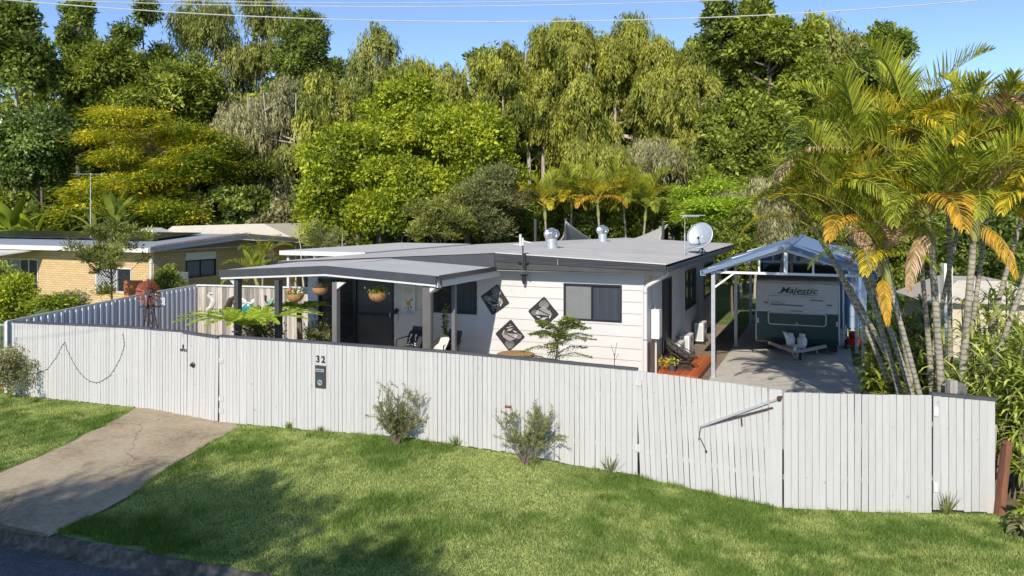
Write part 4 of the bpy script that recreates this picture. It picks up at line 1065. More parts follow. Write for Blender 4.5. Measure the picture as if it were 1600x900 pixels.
# leafy indoor plant against wall
e = H.empty('tall_potted_plant', 'slender tall dark leaved plant against the white wall behind the cushion', 'potted plant', H.u(697, -.5), -.5, .42)
mb = MB(); mb.lathe([(.11, 0), (.14, .26), (.12, .26)], n=14); mb.build('pot', M['pot'], e)
mb = MB(); PP = []
for k in range(4):
    a = rnd.uniform(-.14, .14); pts = [(0, 0, .2), (a * .6, 0, .7), (a, 0, 1.15 + .12 * k)]; mb.tube(pts, .007, 5)
    for z_ in np.arange(.6, 1.2 + .12 * k, .045): PP.append((a * (z_ - .2) / 1.0, 0, z_)); PP.append((a * (z_ - .2) / 1.0, 0, z_ + .02))
mb.build('stems', M['bark'], e); leaf_cards('leaves', np.array(PP), M['lf_dark'], e, .11, .04, up=.5)
mb = MB(); mb.box(0, .6, -.02, 0, 0, 1.3)

# laser-cut leaf screens
def screen(px, py, half, ang, label, flip=1):
    u = H.u(px); t = H.empty('decorative_screen', label, 'wall art', u, -.028, fz(py, px), group='diamond leaf screens on the front wall'); t.rotation_euler.y = R(ang)
    n = 88; S = 2 * half; c = S / n; mb = MB(); 
    X, Y = np.meshgrid((np.arange(n) + .5) / n * 2 - 1, (np.arange(n) + .5) / n * 2 - 1)
    X = X * flip; Y = Y * flip
    a = (X + Y) / 1.414; b = (Y - X) / 1.414       # picture axes inside the diamond: a right, b up
    solid = np.ones((n, n), bool)
    stripes = (((a * .8 + b * .6) * 9) % 1 < .62)
    leaf1 = (((a - .05) / .78) ** 2 + ((b + .02 + .35 * (a) ** 2 - .14) / .34) ** 2 < 1)
    leaf2 = (((a) / .50) ** 2 + ((b - .82) / .42) ** 2 < 1)
    leaf3 = (((a + .80) / .40) ** 2 + ((b + .05) / .28) ** 2 < 1)
    s2 = (((a * .9 - b * .5) * 9) % 1 < .6)
    solid[leaf1 & stripes] = False; solid[leaf2 & s2] = False; solid[leaf3 & s2] = False
    vein = np.abs(b + .35 * a - .05) < .03; solid[vein] = True
    for k, (ca, cb, l_, w_, q) in enumerate(((.15, -.45, .34, .05, .25), (.0, -.58, .32, .045, .2), (.2, -.72, .25, .045, .3), (-.1, -.85, .18, .045, .1), (.65, -.3, .18, .07, 1.2), (-.45, -.42, .22, .07, -.3), (.05, -1.0, .12, .04, .3))):
        aa = (a - ca) * math.cos(q) + (b - cb) * math.sin(q); bb = -(a - ca) * math.sin(q) + (b - cb) * math.cos(q); solid[(aa / l_) ** 2 + (bb / w_) ** 2 < 1] = False
    solid[(np.abs(X) > .95) | (np.abs(Y) > .95)] = True
    th = .006
    def P(i, j, d): return (-half + j * c, d, -half + i * c)
    for i in range(n):
        j = 0
        while j < n:
            if not solid[i, j]: j += 1; continue
            k = j
            while k < n and solid[i, k]: k += 1
            mb.add([P(i, j, -th), P(i, k, -th), P(i + 1, k, -th), P(i + 1, j, -th), P(i, j, 0), P(i, k, 0), P(i + 1, k, 0), P(i + 1, j, 0)], [(0, 1, 2, 3), (0, 3, 7, 4), (1, 5, 6, 2), (4, 7, 6, 5), (0, 4, 5, 1), (3, 2, 6, 7)])
            j = k
    mb.build('cut_panel', mat('brown_black_steel', (.035, .03, .03), .5, metal=.2, var=.2), t, recalc=False)
    mb = MB()
    for s in (-1, 1): mb.box(-half, half, -.012, 0.018, s * half - .012, s * half + .012); mb.box(s * half - .012, s * half + .012, -.012, .018, -half + .012, half - .012)
    mb.build('frame', M['black'], t); return t
screen(774, 468.2, .30, 45 + 10, 'leaf cut diamond wall screen nearest the porch, half in its shade')
screen(849.5, 488.3, .30, 45 + 3, 'leaf cut diamond wall screen nearest the wide window')
screen(797.5, 523.7, .30, 45 + 3, 'lowest leaf cut diamond wall screen, behind the sapling', -1)

# eave light, roof vents, antennas, dish
e = H.empty('security_light', 'dark security light hanging below the front eave', 'wall light', H.u(820, -.1), -.12, fz(436, 820))
mb = MB(); mb.box(-.09, .06, -.06, .1, .10, .13); mb.build('bracket', M['slate'], e)
mb = MB(); mb.lathe([(.055, .10), (.06, -.02), (.03, -.12), (.0, -.13)], (0, -.05, 0), 10); mb.build('lamp', M['black'], e, smooth=True)
def vent(px, py, v, label):
    u = H.u(px, v); t = H.empty('roof_vent', label, 'roof vent', u, v, roofz(u), group='turbine vents on the grey roof')
    mb = MB(); mb.lathe([(.26, -.01), (.26, .015), (.17, .03), (.165, .30), (0, .30)], n=20); mb.build('base', M['galv'], t, smooth=True)
    mb = MB(); n = 24
    for k in range(n):
        a0 = 2 * math.pi * k / n; rows_ = []
        for i in range(7):
            h = i / 6; r = .14 + .11 * math.sin(math.pi * (h * .8 + .15)); z = .31 + .30 * h
            if i == 6: r = .10
            rows_.append((r, z))
        vs = []
        for r, z in rows_:
            vs += [(r * math.cos(a0), r * math.sin(a0), z), ((r - .035) * math.cos(a0 + .26), (r - .035) * math.sin(a0 + .26), z)]
        mb.add(vs, [(2 * i, 2 * i + 1, 2 * i + 3, 2 * i + 2) for i in range(6)], rnd.uniform(-.4, .4))
    mb.build('turbine', M['shiny'], t, recalc=False)
    mb = MB(); mb.lathe([(.11, .60), (.09, .63), (.0, .645)], n=16); mb.build('cap', M['shiny'], t, smooth=True)
vent(862, 385, 3.0, 'larger nearer turbine vent left of the shade sail'); vent(941.5, 376, 9.2, 'farther turbine vent to the right of the shade sail')
v = FV - .09; u = H.u(818, v)
e = H.empty('antenna_bracket', 'small dark antenna mast bracketed to the front gable', 'antenna', u, v, roofz(u) - .15)
mb = MB(); mb.tube([(-.02, 0, -.15), (-.02, 0, .62)], .022, 6); mb.build('mast', M['slate'], e)
mb = MB(); mb.box(-.16, .14, -.03, .0, -.07, -.02); mb.box(.02, .07, -.035, .0, -.22, .20); mb.build('bracket', M['black'], e)
mb = MB(); mb.tube([(-.09, 0, .38), (-.09, 0, .70)], .035, 8); mb.tube([(-.02, 0, .40), (-.02, 0, .60)], .028, 8); mb.tube([(-.02, 0, .52), (.2, .05, .47)], .02, 6); mb.tube([(-.3, 0, .42), (.02, 0, .42)], .012, 5); mb.build('receiver', M['pale_metal'], e, smooth=True)
v = 4.9; u = H.u(1096, v)
e = H.empty('satellite_dish', 'large pale satellite dish on the right edge of the roof', 'satellite dish', u, v, roofz(u))
c = Vector((0, 0, .55)); mb = MB(); q = (Matrix.Rotation(R(-18), 4, 'Z') @ Matrix.Rotation(R(90 - 20), 4, 'X'))
mb.X = Matrix.Translation(c) @ q
mb.lathe([(.42 * i / 8, .10 * (i / 8) ** 2) for i in range(9)] , n=28, caps=False); mb.lathe([(.42, .10), (.43, .11), (.425, .09)], n=28, caps=False); ob = mb.build('reflector', M['galv'], e, smooth=True, recalc=False); sm = ob.modifiers.new('thick', 'SOLIDIFY'); sm.thickness = .006
mb = MB(); mb.tube([c + Vector((0, 0.03, -.05)), (0.02, .05, .15), (0.02, 0, 0)], .022, 6); mb.tube([(0.02, .02, .2), (-.12, -.15, .02)], .014, 5); mb.tube([(0.02, .02, .2), (.12, .2, .02)], .014, 5); mb.box(-.2, .2, -.03, .03, 0, .02); mb.build('stand', M['black'], e)
mb = MB(); mb.tube([c + Vector((-.02, -.02, -.33)), c + Vector((-.03, -.42, -.06))], .012, 5); mb.ball(c + Vector((-.03, -.44, -.03)), .04, 6); mb.build('feed_arm', M['black'], e)
v = 3.4; u = H.u(1070, v)
e = H.empty('tv_antenna', 'thin pole antenna with a comb of short rods left of the dish', 'antenna', u, v, roofz(u) - .02)
mb = MB(); mb.tube([(0, 0, 0), (0, 0, .7)], .02, 6); mb.tube([(0, 0, .7), (0, 0, 1.25)], .009, 6); mb.tube([(.0, 0, .05), (-.35, .1, .0)], .012, 5); mb.tube([(0, 0, .2), (.45, .9, .35)], .010, 5); mb.build('mast', M['galv'], e)
mb = MB(); mb.tube([(-.15, 0, 1.22), (.60, 0, 1.22)], .012, 5)
for k in range(9): mb.tube([(-.05 + .055 * k, -.12, 1.19), (-.05 + .055 * k, .12, 1.19)], .007, 4); mb.box(-.06 + .055 * k, -.035 + .055 * k, -.01, .01, 1.17, 1.22)
mb.build('boom', M['galv'], e)

# side of the house: meter box, air conditioners, deck, papasan
v = H.v(1028, .2); e = H.empty('meter_box', 'tall white meter box on the side wall behind the downpipe', 'meter box', 0.02, H.v(1033, .2) , 0)
zb, zt2 = H.z(530, .2, H.v(1028, .2)), H.z(484, .2, H.v(1028, .2))
mb = MB(); mb.box(0, .21, -.42, .0, zb, zt2); mb.build('cabinet', M['white_plastic'], e, bevel=.01)
mb = MB(); mb.tube([(.07, -.3, zt2), (.07, -.3, zt2 + .15), (.02, -.3, zt2 + .18), (0.02, -.3, 2.9)], .02, 6); mb.tube([(.08, -.2, zb), (.08, -.2, .1)], .025, 6); mb.build('conduit', M['white_trim'], e)
mb = MB(); mb.box(.21, .216, -.38, -.04, zb + .05, zt2 - .05); mb.build('door', M['white_trim'], e)
mb = MB(); slab_box(mb, ps, .2, 1.1, .05, 1.1, 0.003, .02); 
o = mb.build('panel', mat('reddish_brown_sheet', (.30, .19, .15), .8, var=.3), ho); o['label'] = 'unpainted reddish lower wall sheet behind the meter box'
def ac(px, py_b, label, w=.80, h=.62, dd=.3):
    P = at(px, py_b, .12); u0 = .12; v = H.v(px, u0 + dd)
    t = H.empty('air_conditioner', label, 'air conditioner', u0, v, .04, group='outdoor air conditioner units beside the wall')
    mb = MB(); mb.box(0, dd, 0, w, .10, .10 + h); mb.build('casing', M['white_plastic'], t, bevel=.015)
    mb = MB()
    for k in range(14): z_ = .16 + k * .035; mb.box(.03, dd - .03, -.008, -.001, z_, z_ + .014)
    mb.build('end_louvre', M['galv'], t)
    mb = MB(); mb.lathe([(.24, .0), (.24, .012), (.21, .012), (.21, .0)], (dd + .002, w * .45, .1 + h / 2), 20, 'x', caps=False)
    for k in range(5): mb.lathe([(.04 + .035 * k, .0), (.045 + .035 * k, .008)], (dd + .002, w * .45, .1 + h / 2), 20, 'x', caps=False)
    mb.build('fan_grille', M['screen'], t)
    for f0 in (.05, w - .13): mb = MB(); mb.box(-.02, dd + .06, f0, f0 + .08, 0, .095); mb.build('foot', M['black'], t)
    return t
ac(1063, 552, 'nearer white air conditioner behind the round chair', h=.60); ac(1077, 548, 'middle white air conditioner standing against the wall', h=.60); ac(1099, 527, 'farthest white air conditioner along the side path', h=.62)
dk = H.empty('deck', 'small orange stained timber deck at the side door', 'deck')
mb = MB(); n = 12
for k in range(n): u0 = .03 + k * (1.16 / n); mb.box(u0, u0 + 1.16 / n - .008, 1.2, 4.35, .165, .19, rnd.uniform(-.6, .6))
mb.build('boards', M['deck'], dk)
mb = MB(); mb.box(.03, 1.19, 1.18, 1.2, .03, .165); mb.box(1.17, 1.19, 1.2, 4.35, .03, .165); mb.build('edge_board', M['rust'], dk)
P = at(1067, 577, .19); e = empty('papasan_chair', 'round wicker bowl chair with a dark tufted cushion on the orange deck', 'chair', P, R(20))
mb = MB()
for k in range(18):
    a = 2 * math.pi * k / 18; r0, r1 = .25, .23
    mb.tube([(.25 * math.cos(a), .25 * math.sin(a), 0), (.20 * math.cos(a + .35), .20 * math.sin(a + .35), .13), (.24 * math.cos(a), .24 * math.sin(a), .25)], .010, 5)
for z_, r_ in ((.01, .25), (.13, .21), (.25, .25)):
    mb.tube([(r_ * math.cos(a), r_ * math.sin(a), z_) for a in np.linspace(0, 6.283, 25)], .016, 6)
mb.build('base_ring', mat('dark_rattan', (.07, .055, .045), .7, var=.4, scale=20), e)
B_ = Matrix.Translation((-.02, .05, .55)) @ Matrix.Rotation(R(30), 4, 'Y') @ Matrix.Rotation(R(14), 4, 'X')
mb = MB(); mb.X = B_
for rr, zz in ((.14, -.26), (.30, -.20), (.42, -.09), (.50, .05)): mb.tube([(rr * math.cos(a), rr * math.sin(a), zz) for a in np.linspace(0, 6.283, 33)], .014, 6)
for k in range(24):
    a = 2 * math.pi * k / 24; mb.tube([(.08 * math.cos(a), .08 * math.sin(a), -.27), (.30 * math.cos(a), .30 * math.sin(a), -.20), (.42 * math.cos(a), .42 * math.sin(a), -.09), (.50 * math.cos(a), .50 * math.sin(a), .05)], .009, 5)
mb.build('bowl', MATS['dark_rattan'], e)
mb = MB(); mb.X = B_
for rr, n in ((.0, 1), (.17, 6), (.34, 12)):
    for k in range(n):
        a = 2 * math.pi * k / n; z_ = -.20 + .9 * rr * rr * 1.2; mb.ball((rr * math.cos(a), rr * math.sin(a), z_ + .03), .115, 6, (1, 1, .6))
mb.build('tufted_cushion', mat('charcoal_cushion', (.07, .065, .065), .9, var=.2), e, smooth=True)
P = at(1050, 580, .19); e = empty('flower_pot', 'dark pot of trailing yellow flowers on the front of the orange deck', 'potted plant', P)
mb = MB(); mb.lathe([(.09, 0), (.13, .24), (.115, .24), (.1, .2), (0, .2)], n=16); mb.build('pot', M['pot'], e, smooth=True)
leaf_cards('leaves', rng.normal(0, 1, (160, 3)) * [.17, .1, .06] + [-.08, 0, .25], M['lf_lime'], e, .07, .035)
mb = MB()
for k in range(22): mb.ball((rnd.uniform(-.38, .1), rnd.uniform(-.12, .1), rnd.uniform(.2, .36)), .022, 4)
mb.build('flower_cluster', mat('yellow_petals', (.75, .38, .02), .6), e)

# ------------------------------------------------------------------ shade sails and poles behind the house
def sail(pts, label):
    P = [aty(*p) for p in pts]; n = 14; V = []; Q = []; idx = {}
    ctr = sum(P, Vector()) / 3
    for i in range(n + 1):
        for j in range(n + 1 - i):
            a, b = i / n, j / n; c = 1 - a - b
            p = P[0] * a + P[1] * b + P[2] * c
            pull = (1 - max(a, b, c)) ** 1.0 * (1 if min(a, b, c) < 1e-6 else .6)
            e_ = 4 * (a * b + b * c + a * c) / 3
            p = p.lerp(ctr, .28 * (4 * max(a * b, b * c, a * c)) * (1 - 3 * min(a, b, c))) ; p.z -= .12 * e_
            idx[(i, j)] = len(V); V.append(p)
    for i in range(n):
        for j in range(n - i):
            Q.append((idx[(i, j)], idx[(i + 1, j)], idx[(i, j + 1)]))
            if i + j < n - 1: Q.append((idx[(i + 1, j)], idx[(i + 1, j + 1)], idx[(i, j + 1)]))
    mb = MB(); mb.add(V, Q); o = mb.build('shade_sail', M['sail'], smooth=True, recalc=False); o.modifiers.new('thick', 'SOLIDIFY').thickness = .01
    return tag(o, label, 'shade sail', 'shade sails behind the house')
sail([(884, 345, 36), (850, 392, 35.5), (965, 388, 42)], 'peaked grey shade sail between the two roof vents')
sail([(1044, 350, 37), (940, 384, 41), (1040, 392, 36)], 'dark grey shade sail to the left of the antennas')
for px, Y, py, lb in ((836.5, 36.5, 342, 'dark pole behind the roof left of the larger vent'), (884, 36.2, 341, 'dark pole holding the peak of the left shade sail'), (1036, 37, 345, 'dark pole holding the right shade sail')):
    p = aty(px, py, Y); mb = MB(); mb.tube([(p.x, Y, 0), (p.x, Y, p.z)], .07, 8); tag(mb.build('sail_pole', M['slate']), lb, 'pole', 'poles behind the house')
# ------------------------------------------------------------------ carport (house frame)
cp = H.empty('carport', 'open steel carport with blue metal roof and white front truss over the caravan', 'carport')
CU0, CU1, CV0, CV1 = 1.48, 5.22, 1.95, 12.6
CK = (CU0 + CU1) / 2; CE, CA = 2.93, 3.60          # eave beam, apex
mb_l = [(CU0, CV0), (CU1, CV0), (CU0 + .0, 7.4), (CU1, 7.4), (CU0, CV1), (CU1, CV1)]
for u_, v_ in mb_l:
    mb = MB(); mb.box(u_ - .05, u_ + .05, v_ - .05, v_ + .05, 0.05, CE); mb.box(u_ - .09, u_ + .09, v_ - .09, v_ + .09, .055, .07); mb.build('post', M['galv'], cp)
M['carport_white'] = mat('carport_white_steel', (.68, .69, .70), .45, var=.05)
def truss(v, w=.05):
    mb = MB(); sl = (CA - CE) / (CK - CU0)
    mb.box(CU0 - .08, CU1 + .08, v - w / 2, v + w / 2, CE - .035, CE + .03)
    for s in (-1, 1):
        a = Vector((CK + s * (CK - CU0 + .12), v, CE + .04)); b = Vector((CK, v, CA - .02)); mb.bar(a, b, w, .13)
    for f_ in (.36, .82):
        for s in (-1, 1):
            u_ = CK + s * (CK - CU0) * f_; h = CE + (1 - f_) * (CA - CE); mb.box(u_ - .025, u_ + .025, v - w / 2 + .003, v + w / 2 - .003, CE + .03, h)
    mb.box(CK - .05, CK + .05, v - w / 2 + .003, v + w / 2 - .003, CE + .03, CA - .05)
    return mb.build('truss', M['carport_white'], cp)
for v in (CV0, 7.4, CV1): truss(v)
mb = MB(); mb.bar((CK - .05, CV0 + .06, CA - .10), (CK - .13, CV0 + .06, CE + .02), .08, .08); mb.bar((CK + .12, CV0 + .06, CA - .10), (CK + .04 + .1, CV0 + .06, CE + .02), .08, .08); mb.build('dark_web', M['slate'], cp)
mb = MB(); mb.bar((CU0 + .02, CV0, 2.50), (CU0 + .55, CV0, CE - .02), .05); mb.bar((CU1 - .02, CV0, 2.50), (CU1 - .55, CV0, CE - .02), .05); mb.bar((CU0, CV0, 2.4), (CU0, CV0 + .6, CE - .02), .05); mb.build('knee_brace', M['carport_white'], cp)
mb = MB(); mb.box(CU0 - .06, CU0 + .06, CV0, CV1, CE - .04, CE + .06); mb.box(CU1 - .06, CU1 + .06, CV0, CV1, CE - .04, CE + .06)
for s in (-1, 1):
    for f_ in (.15, .5, .85): u_ = CK + s * (CK - CU0) * f_; z_ = CA - (CA - CE) * f_ - .03; mb.box(u_ - .03, u_ + .03, CV0 + .03, CV1, z_ - .05, z_ + .03)
mb.build('purlin', M['galv'], cp)
ov = .24; sl = (CA - CE - .0) / (CK - CU0); ze = CA + .10 - sl * (CK - CU0 + ov)
for s in (-1, 1):
    corrugated('roof', M['blue_roof'], cp, (CK, CV0 - .18, CA + .10), (CK, CV1 + .3, CA + .10), (CK + s * (CK - CU0 + ov), CV0 - .18, ze), (CK + s * (CK - CU0 + ov), CV1 + .3, ze), .19, .016, 6)
    mb = MB(); mb.bar((CK + s * .0, CV0 - .20, CA + .075), (CK + s * (CK - CU0 + ov), CV0 - .20, ze - .02), .025, .11); mb.build('barge_trim', M['blue_roof'], cp)
    x = CK + s * (CK - CU0 + ov); mb = MB(); mb.prism([(x - .06 * s, ze - .11), (x + .07 * s, ze - .11), (x + .08 * s, ze + .03), (x + .06 * s, ze + .03), (x + .05 * s, ze - .09), (x - .06 * s, ze - .09)], CV0 - .22, CV1 + .3); mb.build('gutter', mat('pale_blue_gutter', (.22, .36, .46), .45), cp)
mb = MB(); mb.prism([(CK - .16, CA + .085), (CK, CA + .135), (CK + .16, CA + .085), (CK, CA + .12)], CV0 - .2, CV1 + .3); mb.build('ridge_cap', M['blue_roof'], cp)

# ------------------------------------------------------------------ caravan
cv = H.empty('caravan', 'white and deep green caravan parked under the blue carport, nose to the camera', 'caravan', 3.45, 6.55)
W2, LV = 1.24, 5.6
zt, zm, zb = 2.40, 1.36, 0.36
pr = [(0.16, zb), (0.0, zb + .14), (0.0, zm)]
front = lambda z: 0.0 if z <= zm else (z - zm) / (zt - .06 - zm) * .17      # lean of the upper front
def vband(name, m, z0, z1, k=0.0, w=W2):
    mb = MB(); zs = [z0, z1]
    poly = [(front(z0), z0), (front(z1), z1), (LV, z1), (LV, z0)]
    if z0 == zb: poly = [(0.14, zb), (0.03, zb + .06), (0.0, zb + .20), (front(z1), z1), (LV, z1), (LV, z0)]
    mb.prism(poly, -w, w, 'yz'); return mb.build(name, m, cv, bevel=.012)
vband('lower_body', M['green_paint'], zb, zm - .002); vband('upper_body', M['van_white'], zm, zt - .14)
mb = MB(); mb.prism([(front(zt - .14), zt - .14), (.17, zt - .03), (.28, zt), (LV - .1, zt), (LV, zt - .1), (LV, zt - .14)], -W2 - .01, W2 + .01, 'yz'); mb.build('pop_top_roof', M['van_white'], cv)
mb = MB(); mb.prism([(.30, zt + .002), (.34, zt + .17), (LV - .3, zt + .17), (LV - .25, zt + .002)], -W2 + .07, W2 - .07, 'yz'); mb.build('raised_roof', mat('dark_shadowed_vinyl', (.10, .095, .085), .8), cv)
mb = MB(); mb.lathe([(.055, -W2 - .0), (.055, W2 + .0)], (0, .08, zt - .06), 12, 'x'); mb.build('awning_roll', M['van_beige'], cv, smooth=True)
for s in (-1, 1):
    mb = MB(); mb.tube([(s * W2, .12, zb + .02), (s * W2, -.01, zb + .16), (s * W2, -.01, zm), (s * W2, .15, zt - .12)], .022, 6); mb.build('edge_trim', M['white_trim'], cv, smooth=True)
mb = MB(); mb.tube([(W2 + .12, .35, zb + .1), (W2 + .12, .35, zt - .05)], .03, 6); mb.tube([(W2 + .12, .35, zt - .05), (W2 + .12, 4, zt - .05)], .05, 8); mb.build('awning_arm', M['galv'], cv)
mb = MB(); mb.lathe([(.0, 0), (.11, 0), (.11, .02), (.0, .02)], (0, 0, 0), 8)
# window hatch
def fp(x, z, d=0.0): return Vector((x, front(z) - d, z))
hz0, hz1, hx = 1.47, 1.88, .86
mb = MB(); mb.hexa([fp(-hx, hz0, 0), fp(hx, hz0, 0), fp(hx, hz0, .07), fp(-hx, hz0, .07)], [fp(-hx, hz1, 0), fp(hx, hz1, 0), fp(hx, hz1, .05), fp(-hx, hz1, .05)]); ht = mb.build('window_hatch', M['van_white'], cv, bevel=.02)
mb = MB(); mb.bar(fp(-hx, hz1 + .03, .03), fp(hx, hz1 + .03, .03), .03, .03); mb.build('hinge_rail', M['white_trim'], ht)
M['grey_decal'] = mat('grey_decal', (.17, .165, .16), .4); M['green_decal'] = mat('dark_green_decal', (.01, .035, .03), .4)
mb = MB(); 
def decal(pts, dd): 
    mb.add([fp(x, z, dd) for x, z in pts] + [fp(x, z, dd - .004) for x, z in pts], [tuple(range(len(pts)))] + [tuple(reversed(range(len(pts), 2 * len(pts))))])
decal([(-.80, 1.585), (.16, 1.565), (.21, 1.60), (.22, 1.615), (-.80, 1.63)], .069); decal([(.36, 1.76), (.78, 1.75), (.78, 1.80), (.42, 1.80)], .063); mb.build('stripe_decal', M['grey_decal'], ht)
text('2296L2', .115, M['grey_decal'], ht, fp(-.58, 1.672, .071), (R(90), 0, 0), 'lettering', .001, shear=.3, sx=1.2)
mb = MB(); decal([(-1.04, 1.68), (-.88, 1.67), (-.88, 1.62), (-.98, 1.63)], .012); decal([(.88, 1.66), (1.06, 1.66), (1.02, 1.61), (.88, 1.61)], .012); mb.build('side_decal', M['grey_decal'], cv)
o = text('Majestic', .27, M['green_decal'], cv, fp(0.03, 2.055, .016), (R(90) - math.atan(.17), 0, 0), 'lettering', .001, shear=.35, sx=1.26, bold=.004)
mb = MB(); decal([(-.15, 1.93), (.25, 1.955), (.68, 1.925), (.66, 1.91), (.3, 1.925), (-.05, 1.915)], .014); decal([(-.60, 1.985), (-.56, 1.955), (-.44, 1.97), (-.46, 1.99), (-.53, 1.985)], .014); mb.build('swoosh', M['green_decal'], cv)
mb = MB(); mb.bar(fp(-.18, 1.415, .012), fp(.18, 1.410, .012), .01, .03); mb.build('small_badge', M['grey_decal'], cv)
for x in (-1.05, 1.08): mb = MB(); mb.hexa([fp(x - .05, 1.99, 0), fp(x + .05, 1.99, 0), fp(x + .05, 1.99, .025), fp(x - .05, 1.99, .025)], [fp(x - .05, 2.05, 0), fp(x + .05, 2.05, 0), fp(x + .05, 2.05, .025), fp(x - .05, 2.05, .025)]); mb.build('marker_light', M['pale_metal'], cv)
for x in (-1.18, 1.18): mb = MB(); mb.box(x - .025, x + .025, -.02, 0.0, .98, 1.14); mb.build('reflector', M['white_trim'], cv)
# boot frame: rounded rectangle tube
x0, x1, z0, z1, r = -.86, .86, .97, 1.345, .08; pts = []
for cx_, cz_, a0 in ((x1 - r, z1 - .03, 0), (x0 + r, z1 - .03, 90), (x0 + r, z0 + r, 180), (x1 - r, z0 + r, 270)):
    for k in range(5): a = R(a0 + k * 22.5); pts.append((cx_ + r * math.cos(a) , -.015, cz_ + (r if a0 > 100 else .03) * math.sin(a)))
pts.append(pts[0]); mb = MB(); mb.tube(pts, .02, 6, caps=False); bt = mb.build('boot_frame', M['white_trim'], cv, smooth=True)
mb = MB(); mb.box(-.03, .03, -.03, -.002, 1.0, 1.03); mb.box(-.008, .008, -.028, -.002, 1.03, 1.06); mb.build('latch', M['white_trim'], bt)
mb = MB(); mb.hexa([(x0 + .03, -.004, z0 + .03), (x1 - .03, -.004, z0 + .03), (x1 - .03, 0, z0 + .03), (x0 + .03, 0, z0 + .03)], [(x0 + .03, -.004, z1 - .03), (x1 - .03, -.004, z1 - .03), (x1 - .03, 0, z1 - .03), (x0 + .03, 0, z1 - .03)]); mb.build('boot_door', M['green_paint'], cv)
# running gear and drawbar
for s in (-1, 1):
    mb = MB(); mb.lathe([(.22, -.09), (.31, -.09), (.33, -.05), (.33, .05), (.31, .09), (.22, .09)], (s * (W2 - .14), 3.1, .38), 20, 'x'); wt = mb.build('wheel', M['tyre'], cv, smooth=True)
    mb = MB(); mb.lathe([(.0, -.095), (.2, -.095), (.22, -.08), (.22, .08), (.2, .095), (0, .095)], (s * (W2 - .14), 3.1, .38), 16, 'x'); mb.build('rim', M['galv'], wt, smooth=True)
mb = MB(); mb.box(-W2 + .1, W2 - .1, .3, LV - .2, .28, .36); mb.box(W2 - .3, W2 - .05, .35, .55, .12, .34); mb.build('chassis', M['black'], cv)
db = MB()
for s in (-1, 1): db.bar((s * .85, .12, .34), (s * .04, -1.22, .32), .06, .10)
db.bar((-.35, -.65, .33), (.35, -.65, .33), .05, .06); db.box(-.05, .05, -1.45, -1.15, .31, .40); db.bar((0.55, -.35, .34), (.62, -.52, .2), .03); db.build('drawbar', mat('pale_grey_steel', (.40, .38, .35), .6, var=.2), cv)
mb = MB(); mb.lathe([(.05, 0), (.06, .06), (.035, .11), (0, .12)], (0, -1.45, .36), 10); mb.tube([(0, -1.4, .42), (0.0, -1.25, .52)], .018, 6); mb.build('coupling', M['pale_metal'], cv)
mb = MB(); mb.tube([(.09, -1.12, .75), (.09, -1.12, .2)], .028, 8); mb.tube([(.09, -1.12, .75), (.18, -1.12, .78), (.18, -1.16, .84)], .012, 5); mb.box(.03, .15, -1.17, -1.07, .18, .22); jw = mb.build('jockey_stand', M['galv'], cv)
mb = MB(); mb.lathe([(.05, -.03), (.11, -.03), (.12, -.015), (.12, .015), (.11, .03), (.05, .03)], (.14, -1.14, .175), 16, 'x'); mb.lathe([(.0, -.035), (.05, -.032), (.05, .032), (0, .035)], (.14, -1.14, .175), 10, 'x'); mb.build('jockey_wheel', M['tyre'], jw, smooth=True)
for x, y in ((-.17, -.38), (.17, -.42)):
    mb = MB(); mb.lathe([(.0, 0), (.12, .02), (.145, .07), (.145, .24), (.11, .30), (.05, .33), (.04, .36), (0, .36)], (x, y, .36), 18); gb = mb.build('gas_bottle', M['white_plastic'], cv, smooth=True)
    mb = MB(); mb.lathe([(.09, .30), (.09, .40)], (x, y, .36), 14, caps=False); ob = mb.build('collar', M['white_plastic'], gb, recalc=False); ob.modifiers.new('t', 'SOLIDIFY').thickness = .008
mb = MB(); mb.prism([(-.40, .82), (-.29, .80), (-.20, .62), (-.16, .42), (-.26, .42), (-.32, .62)], -.57, -.54); mb.prism([(-.10, .40), (.02, .46), (.14, .49), (.26, .44), (.28, .37), (-.08, .36)], -.72, -.60); mb.build('tap_cover', M['white_plastic'], cv)
mb = MB(); mb.tube([(0, -1.3, .4), (-.06, -1.3, .26), (.0, -1.25, .12), (.07, -1.2, .22), (.1, -1.1, .34)], .014, 6); mb.tube([(-.35, -.6, .40), (-.1, -.95, .43), (0.03, -1.3, .44)], .012, 6); mb.build('safety_chain', M['pale_metal'], cv)

# blue shed behind the carport
sh = H.empty('shed', 'blue ribbed metal shed at the far end of the carport', 'shed')
def ribbed(name, a0, a1, z0, z1, place, m, parent):
    V = []; n = int((a1 - a0) / .19)
    pts = [(a0 + (a1 - a0) / n * (i + a / .19), b) for i in range(n) for a, b in ((0, 0), (.03, 0), (.055, .025), (.13, .025), (.155, 0))] + [(a1, 0)]
    for a, b in pts: V += [place(a, z0, b), place(a, z1, b)]
    mb = MB(); mb.add(V, [(2 * i, 2 * i + 2, 2 * i + 3, 2 * i + 1) for i in range(len(pts) - 1)]); return mb.build(name, m, parent, recalc=False)
SV = 13.6
ribbed('front_wall', 1.9, 5.75, 0.02, 2.98, lambda a, z, d: Vector((a, SV - d, z)), M['blue_wall'], sh)
ribbed('side_wall', SV, SV + 4, .02, 2.98, lambda a, z, d: Vector((1.9 - d, a, z)), M['blue_wall'], sh)
mb = MB(); mb.prism([(1.75, 3.0), (3.8, 3.22), (5.9, 3.0), (5.9, 2.96), (1.75, 2.96)], SV - .15, SV + 4.1); mb.build('roof', M['blue_roof'], sh)
mb = MB(); mb.box(3.3, 5.5, SV - .06, SV - .03, 2.55, 2.72); mb.build('roller_door_head', M['white_trim'], sh)
